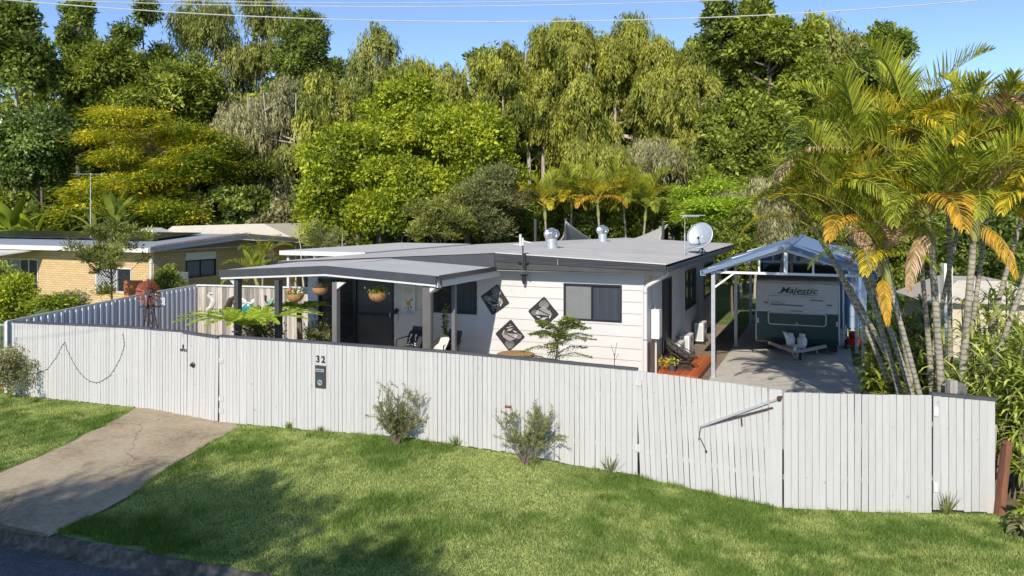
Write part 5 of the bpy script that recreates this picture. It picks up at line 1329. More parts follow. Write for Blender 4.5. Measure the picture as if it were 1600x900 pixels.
e = H.empty('mower', 'red mower parked beside the right wall of the caravan', 'mower', 5.15, 8.4, .06)
mb = MB(); mb.box(-.22, .22, -.3, .3, .12, .34); mb.lathe([(.15, .34), (.15, .5), (.05, .53)], n=12); mb.build('body', M['red'], e, bevel=.04)
for x in (-.24, .24):
    for y in (-.25, .25): mb = MB(); mb.lathe([(.0, -.03), (.11, -.03), (.11, .03), (0, .03)], (x, y, .11), 12, 'x'); mb.build('wheel', M['tyre'], e)
mb = MB(); mb.tube([(-.2, .3, .3), (-.2, .75, .95), (.2, .75, .95), (.2, .3, .3)], .015, 6); mb.build('handle', M['black'], e)
e = H.empty('white_pickets', 'short run of white pickets seen beside the right carport post', 'fence', 5.6, 6.2)
mb = MB()
for k in range(14): mb.box(k * .13, k * .13 + .07, 0, .02, 0.02, .95)
mb.box(0, 1.8, .02, .05, .2, .27); mb.box(0, 1.8, .02, .05, .7, .77); mb.build('picket_row', M['white_trim'], e)
e = H.empty('meter_tag', 'small white sign at the edge of the back lawn', 'sign', 1.6, 12.9)
mb = MB(); mb.box(-.16, .16, -.01, .01, .12, .42); mb.build('plate', M['white_plastic'], e); mb = MB(); mb.box(-.02, .02, .01, .03, 0, .4); mb.build('stake', M['galv'], e)

# ------------------------------------------------------------------ the brick house next door
nb = NB.empty('house', 'tan brick house with low grey roof and solar panels beyond the left fence', 'house')
NU, NV, NT = -17.0, 10.6, 2.78
npf = lambda a, z, d: Vector((a, -d, z)); nps = lambda a, z, d: Vector((d, a, z))
def nz(py, px, v=0.0): return NB.z(py, NB.u(px, v), v)
def nzs(py, px): return NB.z(py, 0, NB.v(px))
wa = (NB.u(4), NB.u(60), .35, nz(404, 30)); wb = (NB.u(150), NB.u(206), .75, nz(418, 180))
wc = (NB.v(290), NB.v(337), nzs(432.5, 312), nzs(394, 312)); wd = (NB.v(390), NB.v(428), nzs(420, 400), nzs(391, 400))
mb = MB(); wall(mb, NU, 0, 0, NT, npf, [wa, wb]); wall(mb, 0, NV, 0, NT + .02, nps, [wc, wd])
mb.add([(0, 0, NT), (0, NV / 2, 3.18), (0, NV, NT)], [(0, 1, 2)]); mb.build('brick_wall', M['brick'], nb, recalc=False)
f = window(nb, npf, *wa, [(.5, M['screen']), (.25, M['glass']), (.25, M['glass'])], M['white_trim'], name='sliding_window', t=.06)
def lattice(parent, place, a0, a1, z0, z1, st=.13, name='diamond_grille'):
    mb = MB(); d = .035
    def clip(p, q):
        pts = []
        for t_ in np.linspace(0, 1, 41):
            x = p[0] + (q[0] - p[0]) * t_; z = p[1] + (q[1] - p[1]) * t_
            if a0 <= x <= a1 and z0 <= z <= z1: pts.append((x, z))
        return (pts[0], pts[-1]) if len(pts) > 1 else None
    W_ = (a1 - a0) + (z1 - z0); k = -W_
    while k < W_:
        for s in (1, -1):
            c = clip((a0 + k, z0 if s > 0 else z1), (a0 + k + W_, (z0 + W_) if s > 0 else z1 - W_))
            if c: mb.bar(place(*c[0], d), place(*c[1], d), .022, .008, up=(0.3, 0.9, .1))
        k += st * 1.414
    return mb.build(name, M['white_trim'], parent)
lattice(f, npf, wa[0] + .1, (wa[0] + wa[1]) / 2, wa[2], wa[3])
f = window(nb, npf, *wb, [(.6, M['screen']), (.4, M['glass'])], M['white_trim'], t=.06); lattice(f, npf, wb[0] + .05, wb[0] + (wb[1] - wb[0]) * .6, wb[2] + .05, wb[3] - .05)
hc = wc[2] + (wc[3] - wc[2]) * .70
mb = MB(); slab_box(mb, nps, wc[0], wc[1], hc, wc[3], -.05, .02); mb.build('white_panel', M['fascia_cream'], nb)
window(nb, nps, wc[0], wc[1], wc[2], hc, [(.48, M['screen']), (.52, M['screen'])], M['dark_frame'], t=.05)
mb = MB(); slab_box(mb, nps, wd[0], wd[1], wd[2] + (wd[3] - wd[2]) * .6, wd[3], -.05, .02); mb.build('white_panel', M['fascia_cream'], nb)
f = window(nb, nps, wd[0], wd[1], wd[2], wd[2] + (wd[3] - wd[2]) * .6, [(1.0, M['screen'])], M['white_trim'], t=.04); lattice(f, nps, wd[0] + .05, wd[1] - .6, wd[2] + .04, wd[2] + (wd[3] - wd[2]) * .6 - .04)
OE, OG = .75, .55
zk, zev = 3.40, 2.92
mb = MB()
mb.hexa([(NU, -OE, zev), (OG, -OE, zev), (OG, NV / 2, zk), (NU, NV / 2, zk)][::1], [(NU, -OE, zev + .05), (OG, -OE, zev + .05), (OG, NV / 2, zk + .05), (NU, NV / 2, zk + .05)])
mb.hexa([(NU, NV / 2, zk), (OG, NV / 2, zk), (OG, NV + OE, zev), (NU, NV + OE, zev)], [(NU, NV / 2, zk + .05), (OG, NV / 2, zk + .05), (OG, NV + OE, zev + .05), (NU, NV + OE, zev + .05)])
mb.build('roof', mat('pale_blue_grey_roof', (.33, .37, .42), .5, metal=.1, var=.1, scale=2, stretch=(3, .3, 1)), nb)
mb = MB(); mb.box(NU, OG - .02, -OE - .05, -OE + .0, zev - .17, zev + .03); mb.build('gutter', M['fascia_cream'], nb)
mb = MB(); mb.box(NU, OG - .05, -OE, 0, zev - .16, zev - .13); mb.box(0, OG - .05, 0, NV + OE, zev - .14, zev - .11); mb.build('soffit', M['wall_white'], nb)
mb = MB(); mb.prism([(-OE, zev - .17), (NV / 2, zk - .22), (NV + OE, zev - .17), (NV + OE, zev + .045), (NV / 2, zk + .045), (-OE, zev + .045)], OG, OG + .04, 'yz'); mb.build('gable_fascia', M['fascia_grey'], nb)
mb = MB(); mb.prism([(-OE, zev - .0), (NV / 2, zk - .03), (NV + OE, zev - .0), (NV + OE, zev + .10), (NV / 2, zk + .10), (-OE, zev + .10)], OG + .01, OG + .07, 'yz'); mb.build('gable_capping', mat('lichen_stained_capping', (.33, .30, .28), .85, var=.6, scale=9, stretch=(1, 1, 3)), nb)
mb = MB(); mb.bar((OG - .25, -.2, zev + .13), (OG - .25, NV / 2, zk + .10), .06, .03); mb.build('pink_flashing', mat('faded_pink_flashing', (.50, .27, .27), .6), nb)
# skillion awning over the left window
mb = MB(); mb.hexa([(NU, -2.6, 2.42), (wa[1] - .1, -2.6, 2.42), (wa[1] + .55, -.02, 2.74), (NU, -.02, 2.74)], [(NU, -2.6, 2.47), (wa[1] - .1, -2.6, 2.47), (wa[1] + .55, -.02, 2.79), (NU, -.02, 2.79)]); mb.build('awning', M['wall_white'], nb)
mb = MB(); mb.tube([(.12, 6.2 + NV / 2 - 1.3, .0), (.12, 6.2 + NV / 2 - 1.3, 2.7)], .05, 8); mb.build('downpipe', M['fascia_cream'], nb)
mb = MB(); x = 0; 
for k in range(9):
    u0 = NU + .3 + k * 1.68; 
    if u0 + 1.64 > -.4: break
    y0, y1 = 1.5, 4.6; z = lambda y: zev + .05 + (y + OE) / (NV / 2 + OE) * (zk - zev) + .10
    mb = MB(); mb.hexa([(u0, y0, z(y0)), (u0 + 1.64, y0, z(y0)), (u0 + 1.64, y1, z(y1)), (u0, y1, z(y1))], [(u0, y0, z(y0) + .04), (u0 + 1.64, y0, z(y0) + .04), (u0 + 1.64, y1, z(y1) + .04), (u0, y1, z(y1) + .04)])
    o = mb.build('solar_panel', M['solar']); o.parent = None; o.matrix_world = nb.matrix_basis.copy()
    o.location = nb.location; o.rotation_euler = nb.rotation_euler
    tag(o, '%s dark solar panel from the gable end of the brick house roof' % ('first', 'second', 'third', 'fourth', 'fifth', 'sixth', 'seventh', 'eighth', 'ninth')[8 - k], 'solar panel', 'solar panels on the brick house roof')
# aerial on the brick house
p = aty(141.5, 355, 40); e = empty('tv_antenna', 'tall thin aerial with a crossbar on the brick house roof', 'antenna', (p.x, 40, 3.3))
mb = MB(); zt_ = CH - (272 - HZ) * 40 / F - 3.3; mb.tube([(0, 0, 0), (0, 0, zt_)], [.032, .018], 6); mb.build('mast', M['galv'], e)
mb = MB(); mb.tube([(-.8, -.2, zt_), (.75, .2, zt_)], .014, 5)
for k in range(7): x_ = -.75 + k * .24; mb.tube([(x_, x_ * .25 - .35, zt_), (x_, x_ * .25 + .35, zt_)], .008, 4)
mb.build('boom', M['galv'], e)
# fittings along the brick wall
e = NB.empty('flue_pipe', 'pale flue pipe with a cowl standing against the brick wall', 'pipe', .30, NB.v(236, .3))
z1_ = NB.z(408, .3, NB.v(236, .3)); mb = MB(); mb.tube([(0, 0, 0), (0, 0, z1_)], .07, 10); mb.lathe([(.085, -.1), (.10, -.1), (.10, .1), (.0, .12)], (0, 0, z1_), 12); mb.build('pipe', M['white_trim'], e, smooth=True)
e = NB.empty('water_heater', 'pale green grey gas water heater by the brick wall', 'water heater', .05, NB.v(268, .3))
z1_ = NB.z(427, .3, NB.v(268, .3)); mb = MB(); mb.box(0, .35, 0, .95, .2, z1_); mb.build('cabinet', mat('pale_sage_metal', (.47, .51, .46), .5), e, bevel=.02); mb = MB(); mb.lathe([(.07, 0), (.07, .02), (0, .02)], (.352, .55, z1_ - .45), 12, 'x'); mb.build('dial', M['teal'], e)
p = aty(207, 450, 31); mb = MB(); mb.box(p.x - .35, p.x + .40, 31, 31.05, .1, CH - (438 - HZ) * 31 / F); tag(mb.build('ochre_screen', M['terracotta']), 'ochre orange panel behind the windmill', 'panel')
# beige hipped roof building farther back
bh = NB.empty('rear_building', 'beige metal roofed building behind the brick house', 'building', -6.6, 11.8)
mb = MB(); mb.prism([(-6.0, 2.9), (-4.6, 3.72), (3.0, 3.92), (5.4, 3.0), (5.4, 2.85), (-6.0, 2.8)], 0, 5); mb.build('roof', M['beige_roof'], bh)
mb = MB(); mb.prism([(-7.6, 3.08), (-5.6, 3.62), (-3.6, 3.08)], -1.3, -.02); mb.build('gable_roof', M['fascia_grey'], bh)
mb = MB(); mb.prism([(-6.8, 3.17), (-5.6, 3.50), (-4.4, 3.17)], -1.33, -1.305); mb.build('gable_panel', M['fascia_cream'], bh)
mb = MB(); mb.box(-5.7, 5.1, .2, 4.8, 0, 2.86); mb.box(-7.2, -4.0, -1.0, -.05, 0, 3.07); mb.build('wall', M['beige_wall'], bh)
# beige building behind the palms at the right
p = aty(1530, 480, 24)
bb = empty('garden_building', 'beige rendered building with a low tan roof behind the palm trunks', 'building', (p.x, 24, 0), R(-12))
mb = MB(); mb.box(-1.35, 1.5, 0, 3, 0, 1.75); mb.build('wall', M['beige_wall'], bb)
mb = MB(); mb.hexa([(-1.6, -.35, 1.74), (1.8, -.35, 1.74), (1.8, 3.3, 1.74), (-1.6, 3.3, 1.74)], [(-.4, .6, 2.38), (1.0, .6, 2.38), (1.0, 2.6, 2.38), (-.4, 2.6, 2.38)]); mb.build('roof', M['beige_roof'], bb)
p = aty(1482, 480, 22); mb = MB(); mb.box(p.x - .12, p.x + .12, 22, 22.2, 0, CH - (412 - HZ) * 22 / F)
tag(mb.build('cream_post', M['fascia_cream']), 'square cream post seen between the palm trunks', 'post')

# overhead wires along the street, strung between two poles out of frame
def wire(pts, Y, r, label):
    xs_ = [(p[0] - 800) * Y / F for p in pts]; zs_ = [CH - (p[1] - HZ) * Y / F for p in pts]
    c = np.polyfit(xs_, zs_, 2); X = np.linspace(-22, 24, 60); mb = MB()
    mb.tube([(x, Y, float(np.polyval(c, x))) for x in X], r, 5); tag(mb.build('overhead_wire', M['wire'], smooth=True), label, 'wire', 'overhead wires above the yard')
wire([(30, 1), (540, 33), (1000, 29), (1530, 1)], 9.2, .0065, 'thick pale overhead wire, lowest of the wires across the sky')
wire([(80, 0), (560, 9.5), (800, 10), (1100, 1)], 9.4, .0055, 'pale overhead wire, middle of the wires across the sky')
wire([(250, 0), (560, 4.5), (720, 4), (940, -1)], 9.6, .0045, 'thin pale overhead wire, highest of the wires across the sky')
# ------------------------------------------------------------------ trees
def unit(a): return a / (np.linalg.norm(a, axis=-1, keepdims=True) + 1e-9)

def tree(px, Y, top, bot, wpx, kind, label, mat_, name='tree', leaf_n=14000, L=.34, W=.15, lobes=9, trunk='bark', seed=0,
         group='trees behind the houses', depth=None, dens=1.0, zbase=0.0, trunk_r=None, cat='tree', cone=0.0, multi=1, lobe_r=.42, clump=None):
    """crown of leaf faces gathered in clumps over uneven lobes, on a tapered trunk with limbs that reach the lobes"""
    if Y > 33: leaf_n = int(leaf_n * 2.3); L *= .84; W *= .84
    kk = 1.0
    if px < 480 and Y > 39:            # the brick house and the building behind it stand in front of these
        kk = (Y + 16) / Y; Y += 16; L *= kk; W *= kk
        if clump: clump *= kk
    g = np.random.default_rng(seed + 100)
    x = (px - 800) * Y / F; zt = CH - (top - HZ) * Y / F; zb = max(zbase + (.3 if Y > 20 else -.1), CH - (bot - HZ) * Y / F); w = wpx * Y / F / 2
    d = depth or max(w * .8, .8)
    t = empty(name, label, cat, (x, Y, zbase), group=group)
    ht = zt - zbase; hb = zb - zbase; cz = (ht + hb) / 2; rz_ = (ht - hb) / 2
    # lobes
    C = []; Rr = []
    k = 0
    while len(C) < lobes and k < 4000:
        k += 1
        q = g.uniform(-1, 1, 3)
        if (q ** 2).sum() > 1: continue
        sh = 1 - cone * (q[2] + 1) / 2
        r_ = lobe_r * g.uniform(.65, 1.15) * (1 - .35 * cone * (q[2] + 1) / 2)
        q2 = q * (1 - r_ * .75)
        if C and min(np.linalg.norm((q2 - c)) for c in C) < .20 * (9 / lobes) ** .33: continue
        q2[0] *= sh; q2[1] *= sh
        C.append(q2); Rr.append(r_)
    C = np.array(C); Rr = np.array(Rr)
    S = np.array([w, d, rz_]); Cw = C * S + [0, 0, cz]
    # make the highest lobe touch the top and the widest reach the sides
    Rw = Rr[:, None] * np.array([w, d, rz_ * (.85 if kind not in ('flat', 'gold') else .45 if kind == 'flat' else .8)])
    topz = (Cw[:, 2] + Rw[:, 2]).max(); Cw[:, 2] += (ht - topz) * np.clip((Cw[:, 2] - hb) / (topz - hb), 0, 1)
    cl = clump or max(.35, min(1.0, w * .26 / kk)) * kk
    if kind == 'round' and Y > 33: cl *= .80
    nc = int(max(24, leaf_n / (130 if kind != 'round' else 85))); li = g.choice(len(Cw), nc, p=(Rr ** 2) / (Rr ** 2).sum())
    dirs = unit(g.normal(0, 1, (nc, 3))); dirs[:, 2] = np.where(dirs[:, 2] < -.35, -dirs[:, 2], dirs[:, 2])
    cc = Cw[li] + dirs * Rw[li] * (g.uniform(.45, 1.30, (nc, 1)) if kind == 'round' else g.uniform(.55, 1.05, (nc, 1)))
    ctint = g.normal(0, .30, nc)
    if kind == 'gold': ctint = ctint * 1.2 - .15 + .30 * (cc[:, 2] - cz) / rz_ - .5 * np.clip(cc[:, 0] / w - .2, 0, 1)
    per = leaf_n // nc
    ci = np.repeat(np.arange(nc), per); n = len(ci); out = dirs[ci]
    if kind == 'weep':
        st = 7; si = g.integers(0, st, n); key = ci * st + si
        so = g.normal(0, cl * .42, (nc * st, 3)); so[:, 2] *= .5; sl = g.uniform(.7, 2.0, nc * st) * cl * 1.25
        u = g.random(n); P = cc[ci] + so[key]; P = P + np.stack([out[:, 0] * .35 * cl * np.sqrt(u), out[:, 1] * .35 * cl * np.sqrt(u), -sl[key] * u], -1) + g.normal(0, .05 * cl + .03, (n, 3))
        D = np.stack([out[:, 0] * .15, out[:, 1] * .15, -np.ones(n)], -1) + g.normal(0, .34, (n, 3)); N = out + g.normal(0, .45, (n, 3))
    elif kind in ('flat', 'gold'):
        q = g.normal(0, 1, (n, 3)) * [cl * .75, cl * .75, cl * .26]; P = cc[ci] + q; P[:, 2] -= .10 * (q[:, 0] ** 2 + q[:, 1] ** 2) / cl
        D = np.stack([q[:, 0], q[:, 1], -.25 * np.ones(n) * cl], -1) + g.normal(0, .3, (n, 3)) * cl; N = np.array([0, 0, 1.]) + g.normal(0, .35, (n, 3)) + out * .3
    elif kind == 'spike':
        a = g.normal(0, 1, (n, 3)); a[:, 2] = np.abs(a[:, 2]) * 1.1; a = unit(a); rr = g.random(n)[:, None]; P = cc[ci] + a * rr * cl; D = a + g.normal(0, .35, (n, 3)); N = g.normal(0, 1, (n, 3)) + out
    else:
        a = unit(g.normal(0, 1, (n, 3))); rr = (g.random(n) ** .5)[:, None]; P = cc[ci] + a * rr * cl * [1, 1, .8]; D = a * .6 + g.normal(0, .7, (n, 3)) + out * .3; N = out * .9 + np.array([0, 0, .5]) + g.normal(0, .55, (n, 3))
    P[:, 2] = np.maximum(P[:, 2], .05)
    ti = ctint[ci] + g.normal(0, .18, n)
    D = unit(D); Sx = unit(np.cross(D, N)); N2 = np.cross(Sx, D)
    sz = g.uniform(.5, 1.5, n); l = (L * sz)[:, None]; ww = (W * sz * g.uniform(.7, 1.25, n))[:, None]
    V = np.empty((n, 4, 3)); V[:, 0] = P; V[:, 1] = P + D * l * .45 + Sx * ww * .5 + N2 * ww * .15; V[:, 2] = P + D * l; V[:, 3] = P + D * l * .45 - Sx * ww * .5 + N2 * ww * .15
    np_mesh('crown', V.reshape(-1, 3), np.arange(4 * n).reshape(-1, 4), M[mat_], t, np.clip(ti, -1, 1))
    tr = trunk_r or max(.06, ht * .011); mb = MB()
    for mi in range(multi):
        ox = (mi - (multi - 1) / 2) * w * .35; oy = g.uniform(-.3, .3)
        base = Vector((ox, oy, -.1)); top_ = Vector((ox * 1.5 + g.uniform(-.1, .1) * w, 0, ht * .88)); pts = []
        for i in range(7):
            f_ = i / 6; p = base.lerp(top_, f_) + Vector((g.normal(0, .03) * ht * .3 * f_, g.normal(0, .03) * ht * .2 * f_, 0)); pts.append(p)
        mb.tube(pts, [tr * (1.15 - .95 * (i / 6)) for i in range(7)], 7)
        for i, c in enumerate(Cw):
            if i % multi != mi: continue
            zq = max(hb * .7, min(c[2] - .25 * Rw[i, 2] - g.uniform(.3, 1.2) * w * .35, ht * .85)); f_ = min(.97, zq / (ht * .88)); a = base.lerp(top_, f_); b = Vector(c); m_ = a.lerp(b, .5) + Vector((0, 0, -.08 * (b - a).length)); mb.tube([a, m_, b], [tr * .45, tr * .3, tr * .12], 5)
            sub = np.where(li == i)[0][:7]
            for s_ in sub: e_ = Vector(cc[s_]); mb.tube([b, b.lerp(e_, .5) + Vector((0, 0, .05)), e_], [tr * .13, tr * .09, tr * .05], 4)
    mb.build('trunk', M[trunk], t, smooth=True)
    return t

S1 = 1.0
# back row, tall
tree(22, 50, 8, 215, 150, 'round', 'tall dark broadleaf tree with gappy crown at the far left edge', 'lf_dark', leaf_n=15000, L=.36, W=.20, lobes=11, seed=1, lobe_r=.32, trunk='pale_bark')
tree(122, 57, -8, 250, 88, 'round', 'narrow dark upright tree left of the poinciana top', 'lf_dark', leaf_n=11000, L=.34, W=.14, lobes=12, seed=2, lobe_r=.34, cone=.5)
tree(222, 57, -4, 250, 130, 'round', 'dark upright tree standing directly above the poinciana', 'lf_dark', leaf_n=15000, L=.34, W=.14, lobes=13, seed=3, lobe_r=.32, cone=.6)
tree(178, 53, 70, 260, 150, 'round', 'dark rounded tree between the two upright dark trees', 'lf_mid', leaf_n=13000, L=.32, W=.14, lobes=10, seed=33)
tree(330, 62, -25, 190, 150, 'weep', 'tall airy gum tree with thin limbs against the sky', 'lf_olive', leaf_n=11000, L=.40, W=.09, lobes=13, seed=4, lobe_r=.26, trunk='pale_bark')
tree(405, 60, -20, 150, 110, 'weep', 'airy gum tree with bare forked limbs right of the tallest gum', 'lf_olive', leaf_n=8000, L=.40, W=.09, lobes=10, seed=5, lobe_r=.26, trunk='pale_bark')
tree(478, 56, 22, 250, 125, 'round', 'dark open crowned tree with upright trunk left of the sky gap', 'lf_dark', leaf_n=11000, L=.34, W=.15, lobes=12, seed=6, lobe_r=.30, trunk='pale_bark')
tree(592, 58, 34, 220, 125, 'weep', 'grey green tree with rounded top below the sky gap', 'lf_olive', leaf_n=13000, L=.34, W=.10, lobes=9, seed=7)
tree(300, 55, 95, 300, 190, 'round', 'bushy mid green tree between the poinciana and the gums', 'lf_mid', leaf_n=14000, L=.32, W=.14, lobes=10, seed=8)
tree(420, 48, 108, 345, 165, 'weep', 'weeping olive tree with a golden tip left of the bright trees', 'lf_grey', leaf_n=24000, L=.34, W=.07, lobes=10, seed=9, trunk='pale_bark', multi=3, lobe_r=.4)
tree(352, 50, 150, 330, 90, 'weep', 'small weeping olive tree beside the poinciana', 'lf_grey', leaf_n=9000, L=.32, W=.07, lobes=7, seed=10, trunk='pale_bark')
tree(525, 52, 100, 300, 130, 'weep', 'yellow olive tree between the weeping tree and the bright trees', 'lf_weep', leaf_n=13000, L=.34, W=.09, lobes=9, seed=11)
tree(680, 56, 75, 260, 130, 'weep', 'soft olive tree behind the bright broadleaf trees', 'lf_weep', leaf_n=14000, L=.34, W=.10, lobes=9, seed=12)
# left mass and poinciana
tree(55, 46, 168, 360, 190, 'round', 'large dense glossy green tree above the brick house solar panels', 'lf_gloss', leaf_n=30000, L=.26, W=.16, lobes=14, seed=13, lobe_r=.36)
tree(248, 43, 166, 372, 250, 'gold', 'wide poinciana with layered ferny gold and green foliage', 'lf_poin', leaf_n=38000, L=.24, W=.065, lobes=50, seed=14, lobe_r=.20, clump=.5, trunk='bark')
tree(135, 42, 300, 372, 95, 'gold', 'low spreading ferny bough of gold green leaves beside the aerial', 'lf_poin', leaf_n=9000, L=.24, W=.075, lobes=9, seed=15, lobe_r=.3, clump=.6)
tree(350, 44, 215, 365, 120, 'gold', 'deep green ferny tree at the right shoulder of the poinciana', 'lf_mid', leaf_n=13000, L=.26, W=.075, lobes=12, seed=16, lobe_r=.24, clump=.7)
# bright centre
tree(538, 44, 200, 402, 185, 'round', 'bright yellow green broadleaf tree right behind the porch roof', 'lf_bright', leaf_n=26000, L=.24, W=.15, lobes=12, seed=17, lobe_r=.36)
tree(640, 49, 128, 330, 170, 'round', 'tall bright yellow green tree in the middle of the treeline', 'lf_bright', leaf_n=24000, L=.25, W=.15, lobes=12, seed=18)
tree(735, 47, 165, 380, 170, 'round', 'bright green tree left of the golden palms', 'lf_bright', leaf_n=22000, L=.24, W=.14, lobes=12, seed=19)
tree(625, 42, 250, 400, 150, 'round', 'low bright leafy tree directly above the porch ridge', 'lf_bright', leaf_n=20000, L=.22, W=.13, lobes=11, seed=20)
tree(765, 42, 262, 395, 135, 'spike', 'low dull green fine leaved tree behind the larger roof vent', 'lf_brush', leaf_n=17000, L=.22, W=.06, lobes=11, seed=21)
tree(690, 41, 300, 400, 120, 'spike', 'low brownish green shrubby tree above the middle of the grey roof', 'lf_olive', leaf_n=13000, L=.20, W=.06, lobes=9, seed=22)
# tall paperbarks
for i, (px, top, w, lb) in enumerate(((775, 62, 90, 'shortest of the weeping paperbarks, at their left end'), (838, 30, 110, 'weeping yellow green paperbark above the golden palms, second from the left'), (905, 8, 120, 'tallest weeping paperbark with white trunks behind the golden palms'),
        (975, 14, 120, 'weeping paperbark with pale trunks left of the sky notch'), (1040, 42, 110, 'rightmost weeping paperbark beside the dark broad tree'))):
    tree(px, 52 + (i % 2) * 2, top, 285, w, 'weep', lb, 'lf_weep', leaf_n=24000, L=.36, W=.085, lobes=15, seed=30 + i, trunk='pale_bark', multi=2, lobe_r=.32, group='weeping paperbarks in the treeline')
tree(1088, 50, 55, 330, 85, 'weep', 'slim weeping tree in the notch between the paperbarks and the dark broad tree', 'lf_weep', leaf_n=13000, L=.34, W=.09, lobes=13, seed=56, trunk='pale_bark', lobe_r=.34)
tree(1270, 50, 90, 340, 110, 'round', 'sunlit mid green tree behind the feathery gum foot', 'lf_mid', leaf_n=15000, L=.32, W=.16, lobes=14, seed=57, lobe_r=.3)
tree(1120, 46, 215, 350, 90, 'round', 'green leafy tree just above the lime sapling', 'lf_mid', leaf_n=12000, L=.28, W=.15, lobes=12, seed=58, lobe_r=.3)
tree(470, 47, 200, 350, 90, 'weep', 'dull olive tree left edge of the bright trees', 'lf_olive', leaf_n=11000, L=.30, W=.08, lobes=10, seed=59)
tree(240, 40, 262, 385, 250, 'gold', 'low green skirt of ferny foliage under the poinciana', 'lf_poin', leaf_n=22000, L=.24, W=.065, lobes=34, seed=60, lobe_r=.24, clump=.5)
tree(940, 48, 215, 330, 150, 'weep', 'low drooping paperbark foliage above the palms', 'lf_weep', leaf_n=13000, L=.34, W=.08, lobes=10, seed=37, trunk='pale_bark', multi=2)
tree(1020, 50, 210, 340, 130, 'weep', 'grey weeping foliage with white stems right of the palms', 'lf_grey', leaf_n=12000, L=.32, W=.07, lobes=9, seed=38, trunk='pale_bark', multi=3)
# right dark trees
tree(1120, 54, 0, 300, 110, 'round', 'dark green tree with open top just right of the paperbarks', 'lf_dark', leaf_n=16000, L=.36, W=.18, lobes=13, seed=40, lobe_r=.3, trunk='pale_bark')
tree(1205, 51, -10, 260, 150, 'round', 'big green broadleaf tree left of the feathery gum top', 'lf_mid', leaf_n=20000, L=.36, W=.18, lobes=20, seed=41, lobe_r=.25, trunk='bark')
tree(1165, 47, 150, 340, 150, 'round', 'dark leafy tree with bare twigs below the tall broadleaf tree', 'lf_mid', leaf_n=18000, L=.32, W=.17, lobes=18, seed=42, lobe_r=.25)
tree(1240, 46, 190, 360, 110, 'round', 'dark tree left of the big front palms', 'lf_gloss', leaf_n=15000, L=.30, W=.16, lobes=10, seed=43)
tree(1305, 54, 8, 240, 150, 'weep', 'feathery gum tree rising behind the front palms', 'lf_olive', leaf_n=19000, L=.34, W=.09, lobes=13, seed=44, lobe_r=.3, trunk='pale_bark')
tree(1385, 52, 45, 260, 130, 'round', 'dark tree whose crown slopes down to the sky at the right', 'lf_dark', leaf_n=15000, L=.34, W=.16, lobes=13, seed=45, lobe_r=.28)
tree(1180, 41, 268, 395, 130, 'weep', 'grey green weeping bush between the roof and the carport', 'lf_grey', leaf_n=18000, L=.26, W=.05, lobes=10, seed=46, trunk='pale_bark', multi=3)
tree(1108, 37, 282, 392, 125, 'flat', 'lime green feathery sapling behind the satellite dish', 'lf_lime', leaf_n=12000, L=.22, W=.06, lobes=12, seed=47, lobe_r=.3, clump=.5)
tree(1145, 34, 330, 470, 90, 'round', 'sunlit green bush beside the end of the carport', 'lf_mid', leaf_n=11000, L=.16, W=.09, lobes=9, seed=48)
tree(1480, 46, 160, 420, 190, 'round', 'dark tree mass behind the right hand palms', 'lf_dark', leaf_n=18000, L=.32, W=.17, lobes=12, seed=49)
tree(1600, 44, 190, 430, 180, 'round', 'dark green tree at the right edge behind the palms', 'lf_mid', leaf_n=16000, L=.32, W=.17, lobes=12, seed=50)
tree(1400, 34, 290, 470, 150, 'round', 'leafy green shrub tree behind the leaning palm trunks', 'lf_mid', leaf_n=15000, L=.20, W=.10, lobes=10, seed=51)
tree(1540, 32, 330, 470, 170, 'round', 'shaded shrub tree above the beige building', 'lf_dark', leaf_n=13000, L=.20, W=.10, lobes=10, seed=52)
tree(1300, 42, 330, 440, 130, 'round', 'bush behind the blue carport roof', 'lf_olive', leaf_n=10000, L=.22, W=.10, lobes=8, seed=53)

# more distant trees filling the skyline
SKL = ['behind the dense glossy tree at the left', 'behind the poinciana top', 'below the tall airy gum', 'below the second gum', 'left of the grey green tree top', 'right of the grey green tree top', 'under the open sky gap', 'behind the shortest paperbark',
       'behind the second paperbark', 'behind the tallest paperbark', 'behind the rightmost paperbark', 'behind the open topped dark tree', 'between the big broadleaf tree and the feathery gum', 'behind the feathery gum', 'behind the sloping dark tree at the right']
for i, (px, top, w, k, mt) in enumerate(((70, 110, 170, 'round', 'lf_mid'), (255, 105, 170, 'round', 'lf_mid'), (365, 120, 170, 'weep', 'lf_olive'), (455, 118, 160, 'round', 'lf_mid'), (560, 108, 170, 'weep', 'lf_olive'), (655, 98, 160, 'weep', 'lf_weep'), (730, 92, 150, 'weep', 'lf_olive'),
        (800, 70, 150, 'round', 'lf_mid'), (880, 60, 150, 'weep', 'lf_olive'), (960, 55, 150, 'round', 'lf_mid'), (1050, 75, 150, 'weep', 'lf_olive'), (1130, 60, 150, 'round', 'lf_mid'), (1250, 45, 170, 'round', 'lf_mid'), (1330, 70, 150, 'weep', 'lf_olive'), (1420, 130, 150, 'round', 'lf_mid'))):
    tree(px, 61 + i % 3, top, 330, w, k, 'distant %s tree %s' % ('drooping olive' if k == 'weep' else 'rounded green', SKL[i]), mt, leaf_n=11000, L=.42, W=.15 if k == 'weep' else .22, lobes=11, seed=400 + i, lobe_r=.42, group='distant trees of the skyline, ' + ('drooping' if k == 'weep' else 'rounded'))
